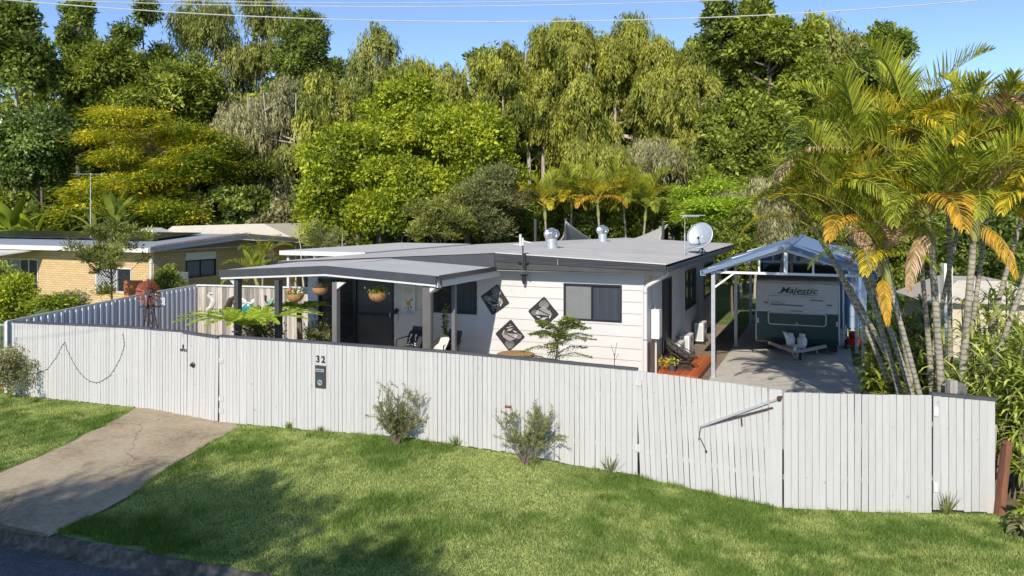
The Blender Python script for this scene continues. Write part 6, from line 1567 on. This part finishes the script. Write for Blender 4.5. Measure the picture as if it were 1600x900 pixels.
# far dark wood closing the gaps between the trunks
V = []; n = 170000
xw = rng.uniform(-90, 62, n); yw = rng.uniform(61, 76, n) + np.clip((-xw - 12) * 1.6, 0, 22); hh = 10.0 + 5.0 * vnoise(xw + 95, yw * 0 + 3, .14, 9) + 2.5 * vnoise(xw + 95, yw, .4, 10)
zw = rng.random(n) ** .8 * hh
tag(leaf_cards('far_wood', np.stack([xw, yw, zw], -1), M['lf_dark'], None, .85, .5, up=0.2), 'dark far wood filling the gaps behind the tree trunks', 'woodland', kind='stuff')

# ------------------------------------------------------------------ palms
def frond_arrays(L=2.2, e0=60, curve=95, n=42, ll=.62, w=.032, side=0.0, vee=25, droop=.5, g=None, tipcut=1.0):
    """one arching pinnate frond: rachis points and leaflet faces, growing along +x"""
    g = g or np.random.default_rng(0); m = 14
    pts = []; p = np.array([0., 0., 0.]); 
    for i in range(m + 1):
        f_ = i / m; e = R(e0 - curve * f_ ** 1.25); pts.append(p.copy()); p = p + np.array([math.cos(e), side * f_ * .6, math.sin(e)]) * L / m
    pts = np.array(pts)
    V = []; Q = []; T = []
    for s in (-1, 1):
        for i in range(n):
            f_ = .16 + .84 * (i + g.uniform(-.2, .2)) / n; f_ = min(max(f_, .12), .995); q = f_ * m; k = min(int(q), m - 1); b = pts[k] + (pts[k + 1] - pts[k]) * (q - k)
            t_ = unit(pts[k + 1] - pts[k]); up = unit(np.cross(np.cross(t_, [0, 0, 1.]), t_) + 1e-6); sd = np.cross(t_, up) * s
            ln = ll * (math.sin(math.pi * min(1, .18 + .80 * f_)) ** .55) * (1 - .25 * f_) * g.uniform(.88, 1.08); fw = R(38 + 20 * f_)
            d = t_ * math.sin(fw) + sd * math.cos(fw) * math.cos(R(vee)) + up * math.sin(R(vee)); d = unit(d + g.normal(0, .06, 3))
            wd = unit(np.cross(d, up + sd * .3 * g.normal()) ) * w * .5 * g.uniform(.8, 1.2)
            p1 = b + d * ln * .45; d2 = unit(d + np.array([0, 0, -droop])); p2 = p1 + d2 * ln * .35; d3 = unit(d2 + np.array([0, 0, -droop * 1.2])); p3 = p2 + d3 * ln * .25
            o = len(V); V += [b - wd * .5, b + wd * .5, p1 - wd, p1 + wd, p2 - wd * .7, p2 + wd * .7, p3 - wd * .1, p3 + wd * .1]
            Q += [(o, o + 1, o + 3, o + 2), (o + 2, o + 3, o + 5, o + 4), (o + 4, o + 5, o + 7, o + 6)]; t0 = g.normal(0, .25); T += [t0, t0 + .05, t0 + .35 * g.random()]
    return pts, np.array(V), np.array(Q), np.array(T)

FR = {}
def frond_obj(kind, mat_, parent, az, var=0, sc=1.0, roll=0.0):
    key = (kind, mat_, var)
    if key not in FR:
        g = np.random.default_rng(hash(kind) % 1 + var * 7 + 5)
        cfg = {'up': dict(e0=80, curve=70, vee=38, droop=.15, side=.15 * (var - 1)), 'mid': dict(e0=62, curve=100, vee=30, droop=.28, side=.2 * (var - 1)), 'low': dict(e0=38, curve=105, vee=10, droop=.5, side=.2 * (var - 1)), 'hang': dict(e0=-10, curve=75, vee=-25, droop=1.2, side=.1, ll=.5)}[kind]
        pts, V, Q, T = frond_arrays(g=g, **cfg)
        o = np_mesh('frond', V, Q, M[mat_], None, T); mb = MB(); mb.tube(pts, [.022 * (1 - .85 * i / 14) for i in range(15)], 5)
        # rachis joined in the same mesh: one part per frond
        n0 = len(V); V2 = np.concatenate([V, np.array(mb.v)]); me = bpy.data.meshes.new('frond')
        fs = [tuple(int(a) for a in q) for q in Q] + [tuple(i + n0 for i in f) for f in mb.f]
        me.from_pydata(V2.tolist(), [], fs); me.materials.append(M[mat_]); me.materials.append(M['stalk'])
        mi = [0] * len(Q) + [1] * len(mb.f); me.polygons.foreach_set('material_index', mi)
        at_ = me.attributes.new('tint', 'FLOAT', 'FACE'); at_.data.foreach_set('value', list(T) + [0] * len(mb.f))
        bpy.data.meshes.remove(o.data); FR[key] = me
    o = bpy.data.objects.new('frond', FR[key]); COL.objects.link(o); o.parent = parent
    o.rotation_euler = (roll, 0, az); o.scale = (sc,) * 3
    return o

def palm(base, crown, label, size=1.0, n=9, cols=None, group='palms in the front right clump', seed=0, tr=.075, hang=1, name='palm_tree', shaft=True):
    g = random.Random(seed); base = Vector(base); crown = Vector(crown)
    t = empty(name, label, 'palm tree', base, group=group)
    c = crown - base; mb = MB(); pts = []
    for i in range(9):
        f_ = i / 8; pts.append(Vector((c.x * f_ ** 1.25, c.y * f_ ** 1.1, c.z * f_)))
    mb.tube(pts, [tr * (1.5 - .75 * min(1, f_ * 2.2) - .1 * f_) for f_ in [i / 8 for i in range(9)]], 10); mb.build('trunk', M['palm_trunk'], t, smooth=True)
    if shaft:
        d = (pts[-1] - pts[-2]).normalized(); mb = MB(); mb.tube([pts[-1] - d * .06, pts[-1] + d * .2, pts[-1] + d * .55, pts[-1] + d * .75 * size], [tr * .9, tr * 1.15, tr * .75, tr * .35], 10); mb.build('crownshaft', M['crownshaft'], t, smooth=True); hd = pts[-1] + d * .62 * size
    else: hd = pts[-1]
    cols = cols or ['fr_green'] * 6 + ['fr_yellow'] * 2 + ['fr_brown']
    for i in range(n):
        f_ = i / n; az = i * 2.399 + g.uniform(-.3, .3) + seed; kind = 'up' if f_ < .22 else 'mid' if f_ < .66 else 'low'
        m_ = g.choice(cols) if f_ > .3 else 'fr_green'
        if f_ > .8 and g.random() < .35: m_ = g.choice(['fr_yellow', 'fr_orange'])
        o = frond_obj(kind, m_, t, az, i % 3, size * g.uniform(.85, 1.1), g.uniform(-.25, .25)); o.location = hd - Vector((0, 0, .10 * f_))
    for k in range(hang):
        o = frond_obj('hang', g.choice(['fr_orange', 'fr_brown', 'fr_yellow']), t, g.uniform(-2.8, -.4) , k, size * g.uniform(.7, .9)); o.location = hd - Vector((0, 0, .3))
    return t

def PP_(px, py, Y): return aty(px, py, Y)
PL_ = [  # base px, crown px, crown py, Y, size
    (1428, 1322, 352, 14.6, .92, 'palm leaning left with drooping fronds above the carport edge', 1),
    (1440, 1362, 312, 15.0, 1.0, 'palm with pale upper fronds second from the left of the clump', 2),
    (1462, 1425, 272, 15.3, 1.05, 'tallest palm of the clump standing against the sky', 3),
    (1462, 1388, 440, 13.6, .66, 'small low palm leaning left below the tall crowns', 4),
    (1478, 1455, 385, 13.4, .92, 'thick ringed palm with orange fronds in the centre of the clump', 5),
    (1486, 1482, 318, 15.2, 1.0, 'slender palm rising behind the thick ringed palm', 6),
    (1494, 1522, 372, 13.4, .90, 'palm with a ringed trunk leaning right under orange fronds', 7),
    (1500, 1548, 300, 15.0, 1.05, 'palm with feathery crown right of the clump centre', 8),
    (1506, 1600, 330, 14.4, .98, 'palm leaning farthest right out of the picture', 9),
    (1440, 1500, 345, 16.2, .95, 'rear palm hidden between the ringed trunks', 10),
    (1510, 1630, 360, 13.6, .9, 'low palm whose fronds hang in at the right edge', 11),
    (1422, 1290, 385, 15.2, .72, 'lowest palm reaching over the carport gutter', 12),
    (1436, 1268, 350, 16.0, .72, 'farthest left palm crown drooping in front of the treeline', 14),
    (1452, 1345, 395, 14.2, .8, 'palm with tattered low fronds beside the carport post', 13)]
for bx, cx_, cy_, Y, sz_, lb, sd in PL_:
    b = Vector(((bx - 800) * Y / F, Y, -.15)); c = PP_(cx_, cy_, Y); palm(b, c, lb, sz_, n=14, seed=sd, hang=1 if sd in (1, 4, 5, 7, 8, 11) else 0, tr=.088 if sd in (5, 7) else .064)
# golden palms behind the house
for i, (px, top, lb) in enumerate(((852, 342, 'leftmost golden palm behind the roof'), (893, 328, 'golden palm above the larger roof vent'), (935, 338, 'golden palm above the shade sail'), (975, 330, 'golden palm behind the farther roof vent'), (1008, 344, 'rightmost golden palm behind the roof'))):
    Y = 42 + (i % 2) * 1.5; p = aty(px, top, Y); palm((p.x + rnd.uniform(-.4, .4), Y, 0), p, lb, 1.2, n=17, cols=['fr_green', 'fr_green', 'fr_yellow', 'fr_green'], group='golden palms behind the roof', seed=20 + i, hang=0, tr=.09)
# small pinnate palms low down
p = aty(288, 452, 31.5); palm((p.x + 3.5, 31.5, 0), aty(405, 452, 31.5), 'bright palm showing above the timber fence under the porch roof', .8, n=10, cols=['fr_green'], group='small palms', seed=31, hang=0, tr=.08)
palm((aty(410, 400, 40).x, 40, 0), aty(411, 418, 40), 'small palm tuft in front of the brick wall', .8, n=9, cols=['fr_green'], group='small palms', seed=32, hang=0)

# tree fern behind the front fence
def fern_head(t, hd, n, L, seed, mat_='lf_lime'):
    g = np.random.default_rng(seed)
    for k in range(n):
        pts, V, Q, T = frond_arrays(L=L, e0=32, curve=52, n=44, ll=.26, w=.05, vee=4, droop=.12, g=g)
        o = np_mesh('frond', V, Q, M[mat_], t, T); o.location = hd; o.rotation_euler = (0, 0, k * 2 * math.pi / n + g.uniform(-.15, .15))
tfp = Vector((-6.6, 19.3, 0)); t = empty('tree_fern', 'bright green tree fern spreading flat fronds behind the gate', 'fern', tfp)
mb = MB(); mb.tube([(0, 0, 0), (0.03, 0, .8), (0, 0, 1.55)], [.11, .09, .08], 8); mb.build('trunk', M['bark'], t, smooth=True); fern_head(t, (0, 0, 1.6), 17, 1.9, 3)
t = empty('tree_fern', 'smaller tree fern with upright fronds beside the hanging flower basket', 'fern', (-6.1, 22.0, 0))
mb = MB(); mb.tube([(0, 0, 0), (0.03, 0, .9), (0, 0, 1.75)], [.1, .08, .07], 8); mb.build('trunk', M['bark'], t, smooth=True); fern_head(t, (0, 0, 1.7), 9, 1.0, 4)
tree(400, 21.5, 498, 545, 70, 'round', 'low twiggy shrub below the tree fern', 'lf_brush', name='shrub', leaf_n=2500, L=.09, W=.04, lobes=6, seed=61, group='garden shrubs', cat='shrub')

# ------------------------------------------------------------------ shrubs and small trees near the fence
def bottlebrush(px, pb, w, h, label, seed, red=False):
    p = on_fence(px, pb, .42); p.z = gz(p.x, p.y); t = empty('bottlebrush_shrub', label, 'shrub', p, group='bottlebrush shrubs in front of the white fence'); g = np.random.default_rng(seed)
    mb = MB(); P = []; D = []
    for k in range(34 if not red else 26):
        a = g.uniform(0, 6.28); e = g.uniform(.25, 1.0); tip = Vector((math.cos(a) * w * .5 * e, math.sin(a) * w * .32 * e, h * g.uniform(.32, 1.0) * (1.05 - .30 * e)))
        o_ = Vector((g.normal(0, .03), g.normal(0, .03), 0)); m_ = o_.lerp(tip, .5) + Vector((0, 0, .08)); mb.tube([o_, m_, tip], [.008, .006, .003], 5)
        for j in range(6):
            f_ = g.uniform(.12 if not red else .25, 1); b = m_.lerp(tip, (f_ - .5) * 2) if f_ > .5 else o_.lerp(m_, f_ * 2); d = Vector((tip - o_).normalized() + Vector(g.normal(0, .55, 3))).normalized(); Lt = g.uniform(.12, .26); e2 = b + d * Lt; mb.tube([b, e2], [.004, .002], 4)
            for q in range(24): f2 = q / 24; P.append(b + d * Lt * f2); dd = Vector(g.normal(0, 1, 3)); dd = (dd - d * dd.dot(d)).normalized() * .8 + d * .7; D.append(dd)
    mb.build('stems', M['bark'], t); leaf_cards('leaves', np.array(P), M['lf_shrub'], t, .062, .012, D=np.array(D, float))
    if red: mb = MB(); q_ = min(P, key=lambda c: (c[0] + w * .28) ** 2 + (c[2] - h * .85) ** 2); q_ = Vector(q_); mb.tube([q_, q_ + Vector((-.05, -.02, .01)), q_ + Vector((-.11, -.03, .02))], .024, 6); mb.build('flower', M['rust'], t)
    return t
bottlebrush(638, 702, 1.12, 1.32, 'rounder bottlebrush shrub left of the fence middle', 71)
bottlebrush(836, 718, 1.25, 1.28, 'sparser bottlebrush shrub with a red flower and pale stems', 72, True)

def sapling(px, Y, top, label, w=1.6, seed=5):
    """fine feathery jacaranda-like sapling"""
    x = (px - 800) * Y / F; zt = CH - (top - HZ) * Y / F; t = empty('feathery_sapling', label, 'small tree', (x, Y, 0)); g = np.random.default_rng(seed)
    mb = MB(); mb.tube([(-.12, 0, 0), (0, 0, zt * .5), (.10, 0, zt * .93)], [.03, .02, .008], 6); P = []; D = []; N = []
    for k in range(40):
        f_ = g.uniform(.45, 1.0); b = Vector((0, 0, zt * .5)).lerp(Vector((.10, 0, zt * .93)), (f_ - .45) / .55); a = k * 2.4; r_ = w * .5 * (1.35 - f_) * g.uniform(.7, 1.15) + .12
        tip = b + Vector((math.cos(a) * r_, math.sin(a) * r_ * .7, g.uniform(.0, .22) - .10 * r_)); m_ = b.lerp(tip, .5) + Vector((0, 0, .10)); mb.tube([b, m_, tip], [.008, .005, .002], 4)
        for j in range(16):
            q = j / 15; c = (b.lerp(m_, q * 2) if q < .5 else m_.lerp(tip, q * 2 - 1)); ax = (tip - b).normalized(); sd = ax.cross(Vector((0, 0, 1))).normalized()
            for s in (-1, 1):
                ln = .17 * math.sin(math.pi * (.2 + .75 * q)); d = (sd * s + ax * .5 + Vector((0, 0, -.25))).normalized()
                for u_ in range(7): P.append(c + d * ln * u_ / 6); D.append(ax * .8 + sd * s * .2 + Vector(g.normal(0, .3, 3))); N.append((0, 0, 1))
    mb.build('stems', M['bark'], t); leaf_cards('leaves', np.array(P), M['lf_mid'], t, .055, .026, D=np.array(D, float), N=np.array(N, float) + g.normal(0, .3, (len(N), 3)))
    return t
sapling(868, 17.3, 492, 'feathery leaved sapling in front of the wide window', 2.3)
mb = MB(); p = aty(960, 560, 16); mb.tube([(p.x, 16, 0), (p.x, 16, 1.6)], .008, 4); mb.tube([(p.x, 16, 1.55), (p.x - .07, 16, 1.78)], .005, 4); mb.tube([(p.x, 16, 1.5), (p.x + .05, 16, 1.83)], .005, 4); mb.tube([(p.x, 16, 1.45), (p.x + .09, 16, 1.6)], .005, 4)
tag(mb.build('bare_twig', M['bark']), 'bare forked twig above the fence under the window corner', 'twig')
e = empty('round_pot', 'rounded terracotta bowl just showing above the dark fence rail', 'pot', (aty(806, 552, 18.5).x, 18.5, 0)); mb = MB(); mb.lathe([(.2, 0), (.3, .7), (.44, 1.1), (.46, 1.14), (.4, 1.16)], n=18); mb.build('bowl', M['wicker'], e, smooth=True)

# neighbour's garden
tree(172, 29.5, 352, 478, 150, 'spike', 'wispy small tree in front of the brick wall', 'lf_olive', name='small_tree', leaf_n=6500, L=.15, W=.04, lobes=20, seed=81, lobe_r=.20, group='garden trees next door', trunk_r=.05, clump=.36)
tree(22, 25, 432, 520, 80, 'round', 'sunlit hedge shrub at the far left beyond the fence', 'lf_bright', name='shrub', leaf_n=11000, L=.10, W=.05, lobes=10, seed=82, group='garden shrubs next door', cat='shrub')
tree(-25, 27, 400, 520, 110, 'round', 'green shrub at the very left edge', 'lf_mid', name='shrub', leaf_n=7000, L=.11, W=.05, lobes=9, seed=83, group='garden shrubs next door', cat='shrub')
tree(88, 24.5, 462, 515, 42, 'flat', 'yellow green leafy shrub leaning over the metal fence end', 'lf_bright', name='shrub', leaf_n=5000, L=.12, W=.045, lobes=8, seed=84, group='garden shrubs next door', cat='shrub')
tree(112, 26, 462, 505, 36, 'round', 'tan leaved low shrub along the metal fence', 'lf_grey', name='shrub', leaf_n=4000, L=.09, W=.04, lobes=7, seed=85, group='garden shrubs next door', cat='shrub')
tree(262, 33.5, 420, 475, 60, 'round', 'small green shrub behind the windmill', 'lf_mid', name='shrub', leaf_n=3000, L=.11, W=.05, lobes=7, seed=86, group='garden shrubs next door', cat='shrub')
tree(2, 18.75, 540, 655, 52, 'round', 'pale pinkish shrub spilling over the left end of the white fence', 'lf_grey', name='shrub', leaf_n=6000, L=.06, W=.028, lobes=12, seed=87, trunk_r=.015, lobe_r=.34, cat='shrub', group='shrubs at the fence ends')
tree(38, 18.35, 566, 640, 24, 'round', 'wispy dry spray of leaves against the left end of the white fence', 'lf_brush', name='shrub', leaf_n=900, L=.05, W=.025, lobes=8, seed=88, trunk_r=.01, cat='shrub', group='shrubs at the fence ends', clump=.12)
tree(502, 36, 348, 420, 90, 'spike', 'bare branched spiky bush behind the porch roof', 'lf_olive', name='shrub', leaf_n=1500, L=.22, W=.03, lobes=14, seed=89, trunk='pale_bark', multi=4, cat='shrub', group='shrubs behind the house')
# bananas and strelitzia
def banana(px, Y, top, label, n=8, L=1.9, W=.42, m='lf_mid', seed=1, group='broad leaved plants behind the brick house'):
    x = (px - 800) * Y / F; zt = CH - (top - HZ) * Y / F; hs = zt - L * .75; t = empty('banana_plant', label, 'banana plant', (x, Y, 0), group=group); g = np.random.default_rng(seed)
    mb = MB(); mb.tube([(0, 0, 0), (0, 0, hs)], [.14, .08], 8); mb.build('stem', M['lf_mid'], t, smooth=True)
    for k in range(n):
        a = k * 2.4 + g.uniform(-.3, .3); e0 = R(85 - 50 * k / n); cu = R(40 + 60 * k / n); mb = MB(); vs = []; p = Vector((0, 0, hs)); hor = Vector((math.cos(a), math.sin(a), 0)); sd = Vector((-math.sin(a), math.cos(a), 0)); S_ = 12
        for i in range(S_ + 1):
            f_ = i / S_; e = e0 - cu * f_ ** 1.3; d = hor * math.cos(e) + Vector((0, 0, math.sin(e))); nn = sd.cross(d); ww = W * .5 * max(0.02, math.sin(math.pi * min(1, max(0, (f_ - .15) / .85)) ** .8) ** .7 if f_ > .15 else .04)
            vs += [p + sd * ww + nn * ww * .35, p, p - sd * ww + nn * ww * .35]; p = p + d * L / S_
        mb.add(vs, [f for i in range(S_) for f in ((3 * i, 3 * i + 1, 3 * i + 4, 3 * i + 3), (3 * i + 1, 3 * i + 2, 3 * i + 5, 3 * i + 4))], g.normal(0, .3)); mb.build('leaf', M[m], t, smooth=True, recalc=False)
banana(178, 52.5, 300, 'upright strelitzia clump right of the aerial', 11, 2.9, .55, 'lf_mid', 1); banana(197, 53, 310, 'second strelitzia clump behind the aerial', 9, 2.8, .5, 'lf_gloss', 2)
banana(150, 52.5, 322, 'low strelitzia with leaning stems at the aerial', 8, 2.6, .36, 'lf_olive', 5)
banana(18, 54.5, 318, 'banana plant with a tall lit leaf at the far left', 6, 2.9, .9, 'lf_bright', 3); banana(52, 54, 335, 'banana plant with arching leaves over the solar panels', 6, 2.8, .8, 'lf_bright', 4)

# strap leaved plants at the right
def strap(base, n_c, h, label, seed, L=.42, W=.05, spread=.5, m='lf_ginger', name='strap_leaf_plant', group='strap leaved plants at the right end'):
    t = empty(name, label, 'plant', base, group=group); g = np.random.default_rng(seed); mb = MB(); P = []; D = []; N = []
    for k in range(n_c):
        a = g.uniform(0, 6.28); r0 = g.uniform(0, spread * .5); b = Vector((math.cos(a) * r0, math.sin(a) * r0, 0)); hh_ = h * g.uniform(.5, 1.0); tip = b + Vector((g.normal(0, .2), g.normal(0, .2), hh_)); mb.tube([b, b.lerp(tip, .5) + Vector((g.normal(0, .05), 0, 0)), tip], [.018, .015, .012], 5)
        for lv in (1.0, .78, .56, .34):
            if g.random() < .15: continue
            c = b.lerp(tip, lv)
            for j in range(15):
                az = j * 2.4 + g.uniform(-.3, .3); e = R(g.uniform(-15, 70)); P.append(c + Vector((0, 0, .01 * j))); D.append((math.cos(az) * math.cos(e), math.sin(az) * math.cos(e), math.sin(e))); N.append((0, 0, 1))
    mb.build('canes', M['bark'], t)
    P = np.array([tuple(p) for p in P]); D = unit(np.array(D)); n = len(P); S_ = unit(np.cross(D, [0, 0, 1.])); l = (L * g.uniform(.7, 1.25, n))[:, None]; w_ = W * .5
    V = np.empty((n, 7, 3)); P1 = P + D * l * .4; D2 = unit(D + [0, 0, -.45]); P2 = P1 + D2 * l * .35; D3 = unit(D2 + [0, 0, -.7])
    V[:, 0] = P - S_ * w_ * .4; V[:, 1] = P + S_ * w_ * .4; V[:, 2] = P1 + S_ * w_; V[:, 3] = P1 - S_ * w_; V[:, 4] = P2 + S_ * w_ * .8; V[:, 5] = P2 - S_ * w_ * .8; V[:, 6] = P2 + D3 * l * .3
    o = (np.arange(n) * 7)[:, None]; Q = np.concatenate([o + [0, 1, 2, 3], o + [3, 2, 4, 5], o + [5, 4, 6, 6]], 0)
    Q4 = Q[:2 * n]; T3 = Q[2 * n:, :3]
    fs = Q4.tolist() + T3.tolist(); me = bpy.data.meshes.new('leaves'); me.from_pydata(V.reshape(-1, 3).tolist(), [], fs); me.materials.append(M[m]); tt = g.normal(0, .35, n); at_ = me.attributes.new('tint', 'FLOAT', 'FACE'); at_.data.foreach_set('value', np.clip(np.concatenate([tt, tt, tt]), -1, 1))
    ob = bpy.data.objects.new('leaves', me); COL.objects.link(ob); ob.parent = t; return t
for i, (px, Y, h, sp, lb) in enumerate(((1530, 13.4, 2.3, .8, 'strap leaved plant close behind the right end of the fence'), (1562, 13.0, 2.6, .8, 'tall strap leaved canes just right of the fence end'), (1592, 12.8, 2.9, .8, 'tallest strap leaved canes at the right edge'), (1575, 14.2, 3.2, .9, 'strap leaved canes in the second row at the right edge'),
        (1610, 12.4, 2.2, .7, 'lower strap leaved plant cut by the right edge'), (1545, 15.5, 2.9, .9, 'strap leaved canes in front of the beige building'), (1515, 15.6, 1.6, .9, 'short strap leaved plant at the palm bases'), (1590, 16, 3.3, 1.0, 'rear strap leaved canes below the dark tree'))):
    x = (px - 800) * Y / F; strap((x, Y, -.15), 11, h, lb, 90 + i, spread=sp)
for i, (px, top, w, mt, lb) in enumerate(((-10, 300, 130, 'lf_mid', 'glossy bush at the far left above the brick house roof'), (75, 322, 110, 'lf_mid', 'mid green bush left of the aerial'), (160, 308, 100, 'lf_dark', 'dark bush behind the strelitzias'), (235, 326, 110, 'lf_mid', 'green bush under the poinciana'),
        (305, 308, 90, 'lf_olive', 'olive bush under the right of the poinciana'), (375, 285, 90, 'lf_dark', 'dark bush behind the beige roof'), (440, 312, 100, 'lf_grey', 'grey green bush left of the bright trees'))):
    tree(px, 42, top, 400, w, 'round', lb, mt, name='bush', leaf_n=7500, L=.26, W=.13, lobes=9, seed=540 + i, cat='bush', group='bushes behind the brick house')
for i, (px, top, lb) in enumerate(((800, 318, 'dark bush left of the golden palms'), (870, 322, 'dark bush under the leftmost golden palms'), (930, 325, 'dark bush under the middle golden palms'), (990, 322, 'dark bush under the right golden palms'), (1050, 318, 'dark bush right of the golden palms'))):
    tree(px, 46, top, 400, 110, 'round', lb, 'lf_mid' if i % 2 else 'lf_dark', name='bush', leaf_n=7000, L=.26, W=.13, lobes=8, seed=500 + i, cat='bush', group='dark bushes under the golden palms')
for i, (px, Y, h, lb) in enumerate(((1382, 16, 1.5, 'green leafy ginger at the left foot of the palms'), (1410, 15, 1.2, 'green leafy ginger between the carport and the palms'), (1370, 18.5, 1.9, 'green leafy ginger beside the right carport post'), (1440, 16.5, 1.6, 'green leafy ginger behind the palm trunks'), (1400, 20, 2.2, 'tall leafy ginger behind the carport corner'), (1450, 20, 2.2, 'tall leafy ginger below the beige building'))):
    strap(((px - 800) * Y / F, Y, -.05), 13, h, lb, 120 + i, L=.34, W=.07, spread=1.1, m='lf_mid', name='ginger_plant', group='leafy gingers below the palms')
strap(((1583 - 800) * 11.7 / F, 11.7, -.22), 1, .45, 'bright lime bromeliad low at the right edge', 140, L=.36, W=.07, spread=.1, m='lf_lime', name='bromeliad'); strap(((1597 - 800) * 11.3 / F, 11.3, -.22), 1, .28, 'pale green bromeliad at the lower right edge', 141, L=.28, W=.08, spread=.1, m='lf_grey', name='bromeliad'); strap(((1592 - 800) * 11.5 / F, 11.5, -.22), 1, .30, 'darker rosette between the two bromeliads', 142, L=.24, W=.06, spread=.1, m='lf_mid', name='bromeliad')
xs = np.linspace(7.7, 12, 20); ys = np.linspace(11.55, 16, 20); XX, YY = np.meshgrid(xs, ys); XX = XX + .15 * np.sin(YY * 5) * (XX < 7.8)
tag(sheet('garden_bed', M['soil'], XX, YY, ground(XX, YY) + .02 + .02 * np.sin(XX * 9) * np.sin(YY * 8)), kind='structure')
# dark stone head statue by the palm trunks
e = empty('garden_statue', 'dark mottled stone post ornament behind the right end of the fence', 'ornament', (aty(1499, 600, 13).x, 13, -.15)); mb = MB(); mb.lathe([(.12, 0), (.11, 1.4), (.14, 1.5), (.12, 1.72), (.07, 1.80), (0, 1.82)], n=7); mb.build('body', mat('mottled_dark_stone', (.10, .10, .10), .9, var=.6, scale=9), e, smooth=True)
e = empty('stump', 'square weathered timber stump among the palm trunks', 'stump', (aty(1490, 600, 13).x, 13, -.15)); mb = MB(); mb.box(-.1, .02, -.08, .08, 0, 1.85); mb.build('body', M['old_timber'], e)

# weeds and tufts along the fence foot
for i, (px, pb, h, lb) in enumerate(((716, 695, .22, 'small dark weed against the fence left of the sparser shrub'), (955, 738, .30, 'dry grass stalks against the fence'), (1478, 797, .40, 'purple grass stalks at the foot of the right gate'), (505, 676, .14, 'green weed at the fence below the letterbox'), (455, 672, .16, 'green weed at the fence left of the letterbox'))):
    p = on_fence(px, pb, .08) if px < 1223 else Vector(((px - 800) * 12 / F, 12.0, 0)); p.z = gz(p.x, p.y); g = np.random.default_rng(200 + i); n = 40
    D = g.normal(0, .35, (n, 3)); D[:, 2] = 1; P = np.zeros((n, 3)) + g.normal(0, .03, (n, 3)) * [1, .6, 0]; o = leaf_cards('weed', P, M['lf_brush' if i in (1, 2) else 'lf_dark'], None, h, .012, D=D); o.location = p; tag(o, lb, 'weed', 'weeds at the foot of the fence')

# street tree out of the picture, behind the camera's left: its shade falls on the kerb and the verge
def shade_tree(x, y, zc, r, n, label, seed):
    g = np.random.default_rng(seed); t = empty('street_tree', label, 'tree', (x, y, -.3), group='street trees')
    nc = 60; c = unit(g.normal(0, 1, (nc, 3))) * g.uniform(.2, 1, (nc, 1)) * [r, r, r * .6] + [0, 0, zc]; ci = g.integers(0, nc, n)
    P = c[ci] + g.normal(0, .35, (n, 3)); leaf_cards('crown', P, M['lf_mid'], t, .24, .12)
    mb = MB(); mb.tube([(0, 0, 0), (.2, 0, zc * .5), (0, 0, zc)], [.25, .2, .1], 8)
    for k in range(10): mb.tube([(0.1, 0, zc * .6), tuple(c[k])], [.09, .03], 5)
    mb.build('trunk', M['bark'], t, smooth=True)
def shadow_spot(px, py, z):
    """where something at height z must stand to shade the ground seen at (px, py)"""
    g = at(px, py, -.1); k = (z + .1) / -SUN_DIR.z; return g - SUN_DIR * k
for px, py, z, r, n, lb, s in ((70, 835, 11.5, 1.9, 5200, 'street tree shading the driveway', 301), (290, 838, 11.0, 1.5, 4200, 'street tree shading the verge by the kerb', 302), (20, 900, 12.0, 2.6, 5200, 'street tree shading the road', 303), (470, 975, 10.5, 1.35, 4200, 'street tree shading the lawn edge', 304)):
    p = shadow_spot(px, py, z); shade_tree(p.x, p.y, z + .3, r, n, lb, s)
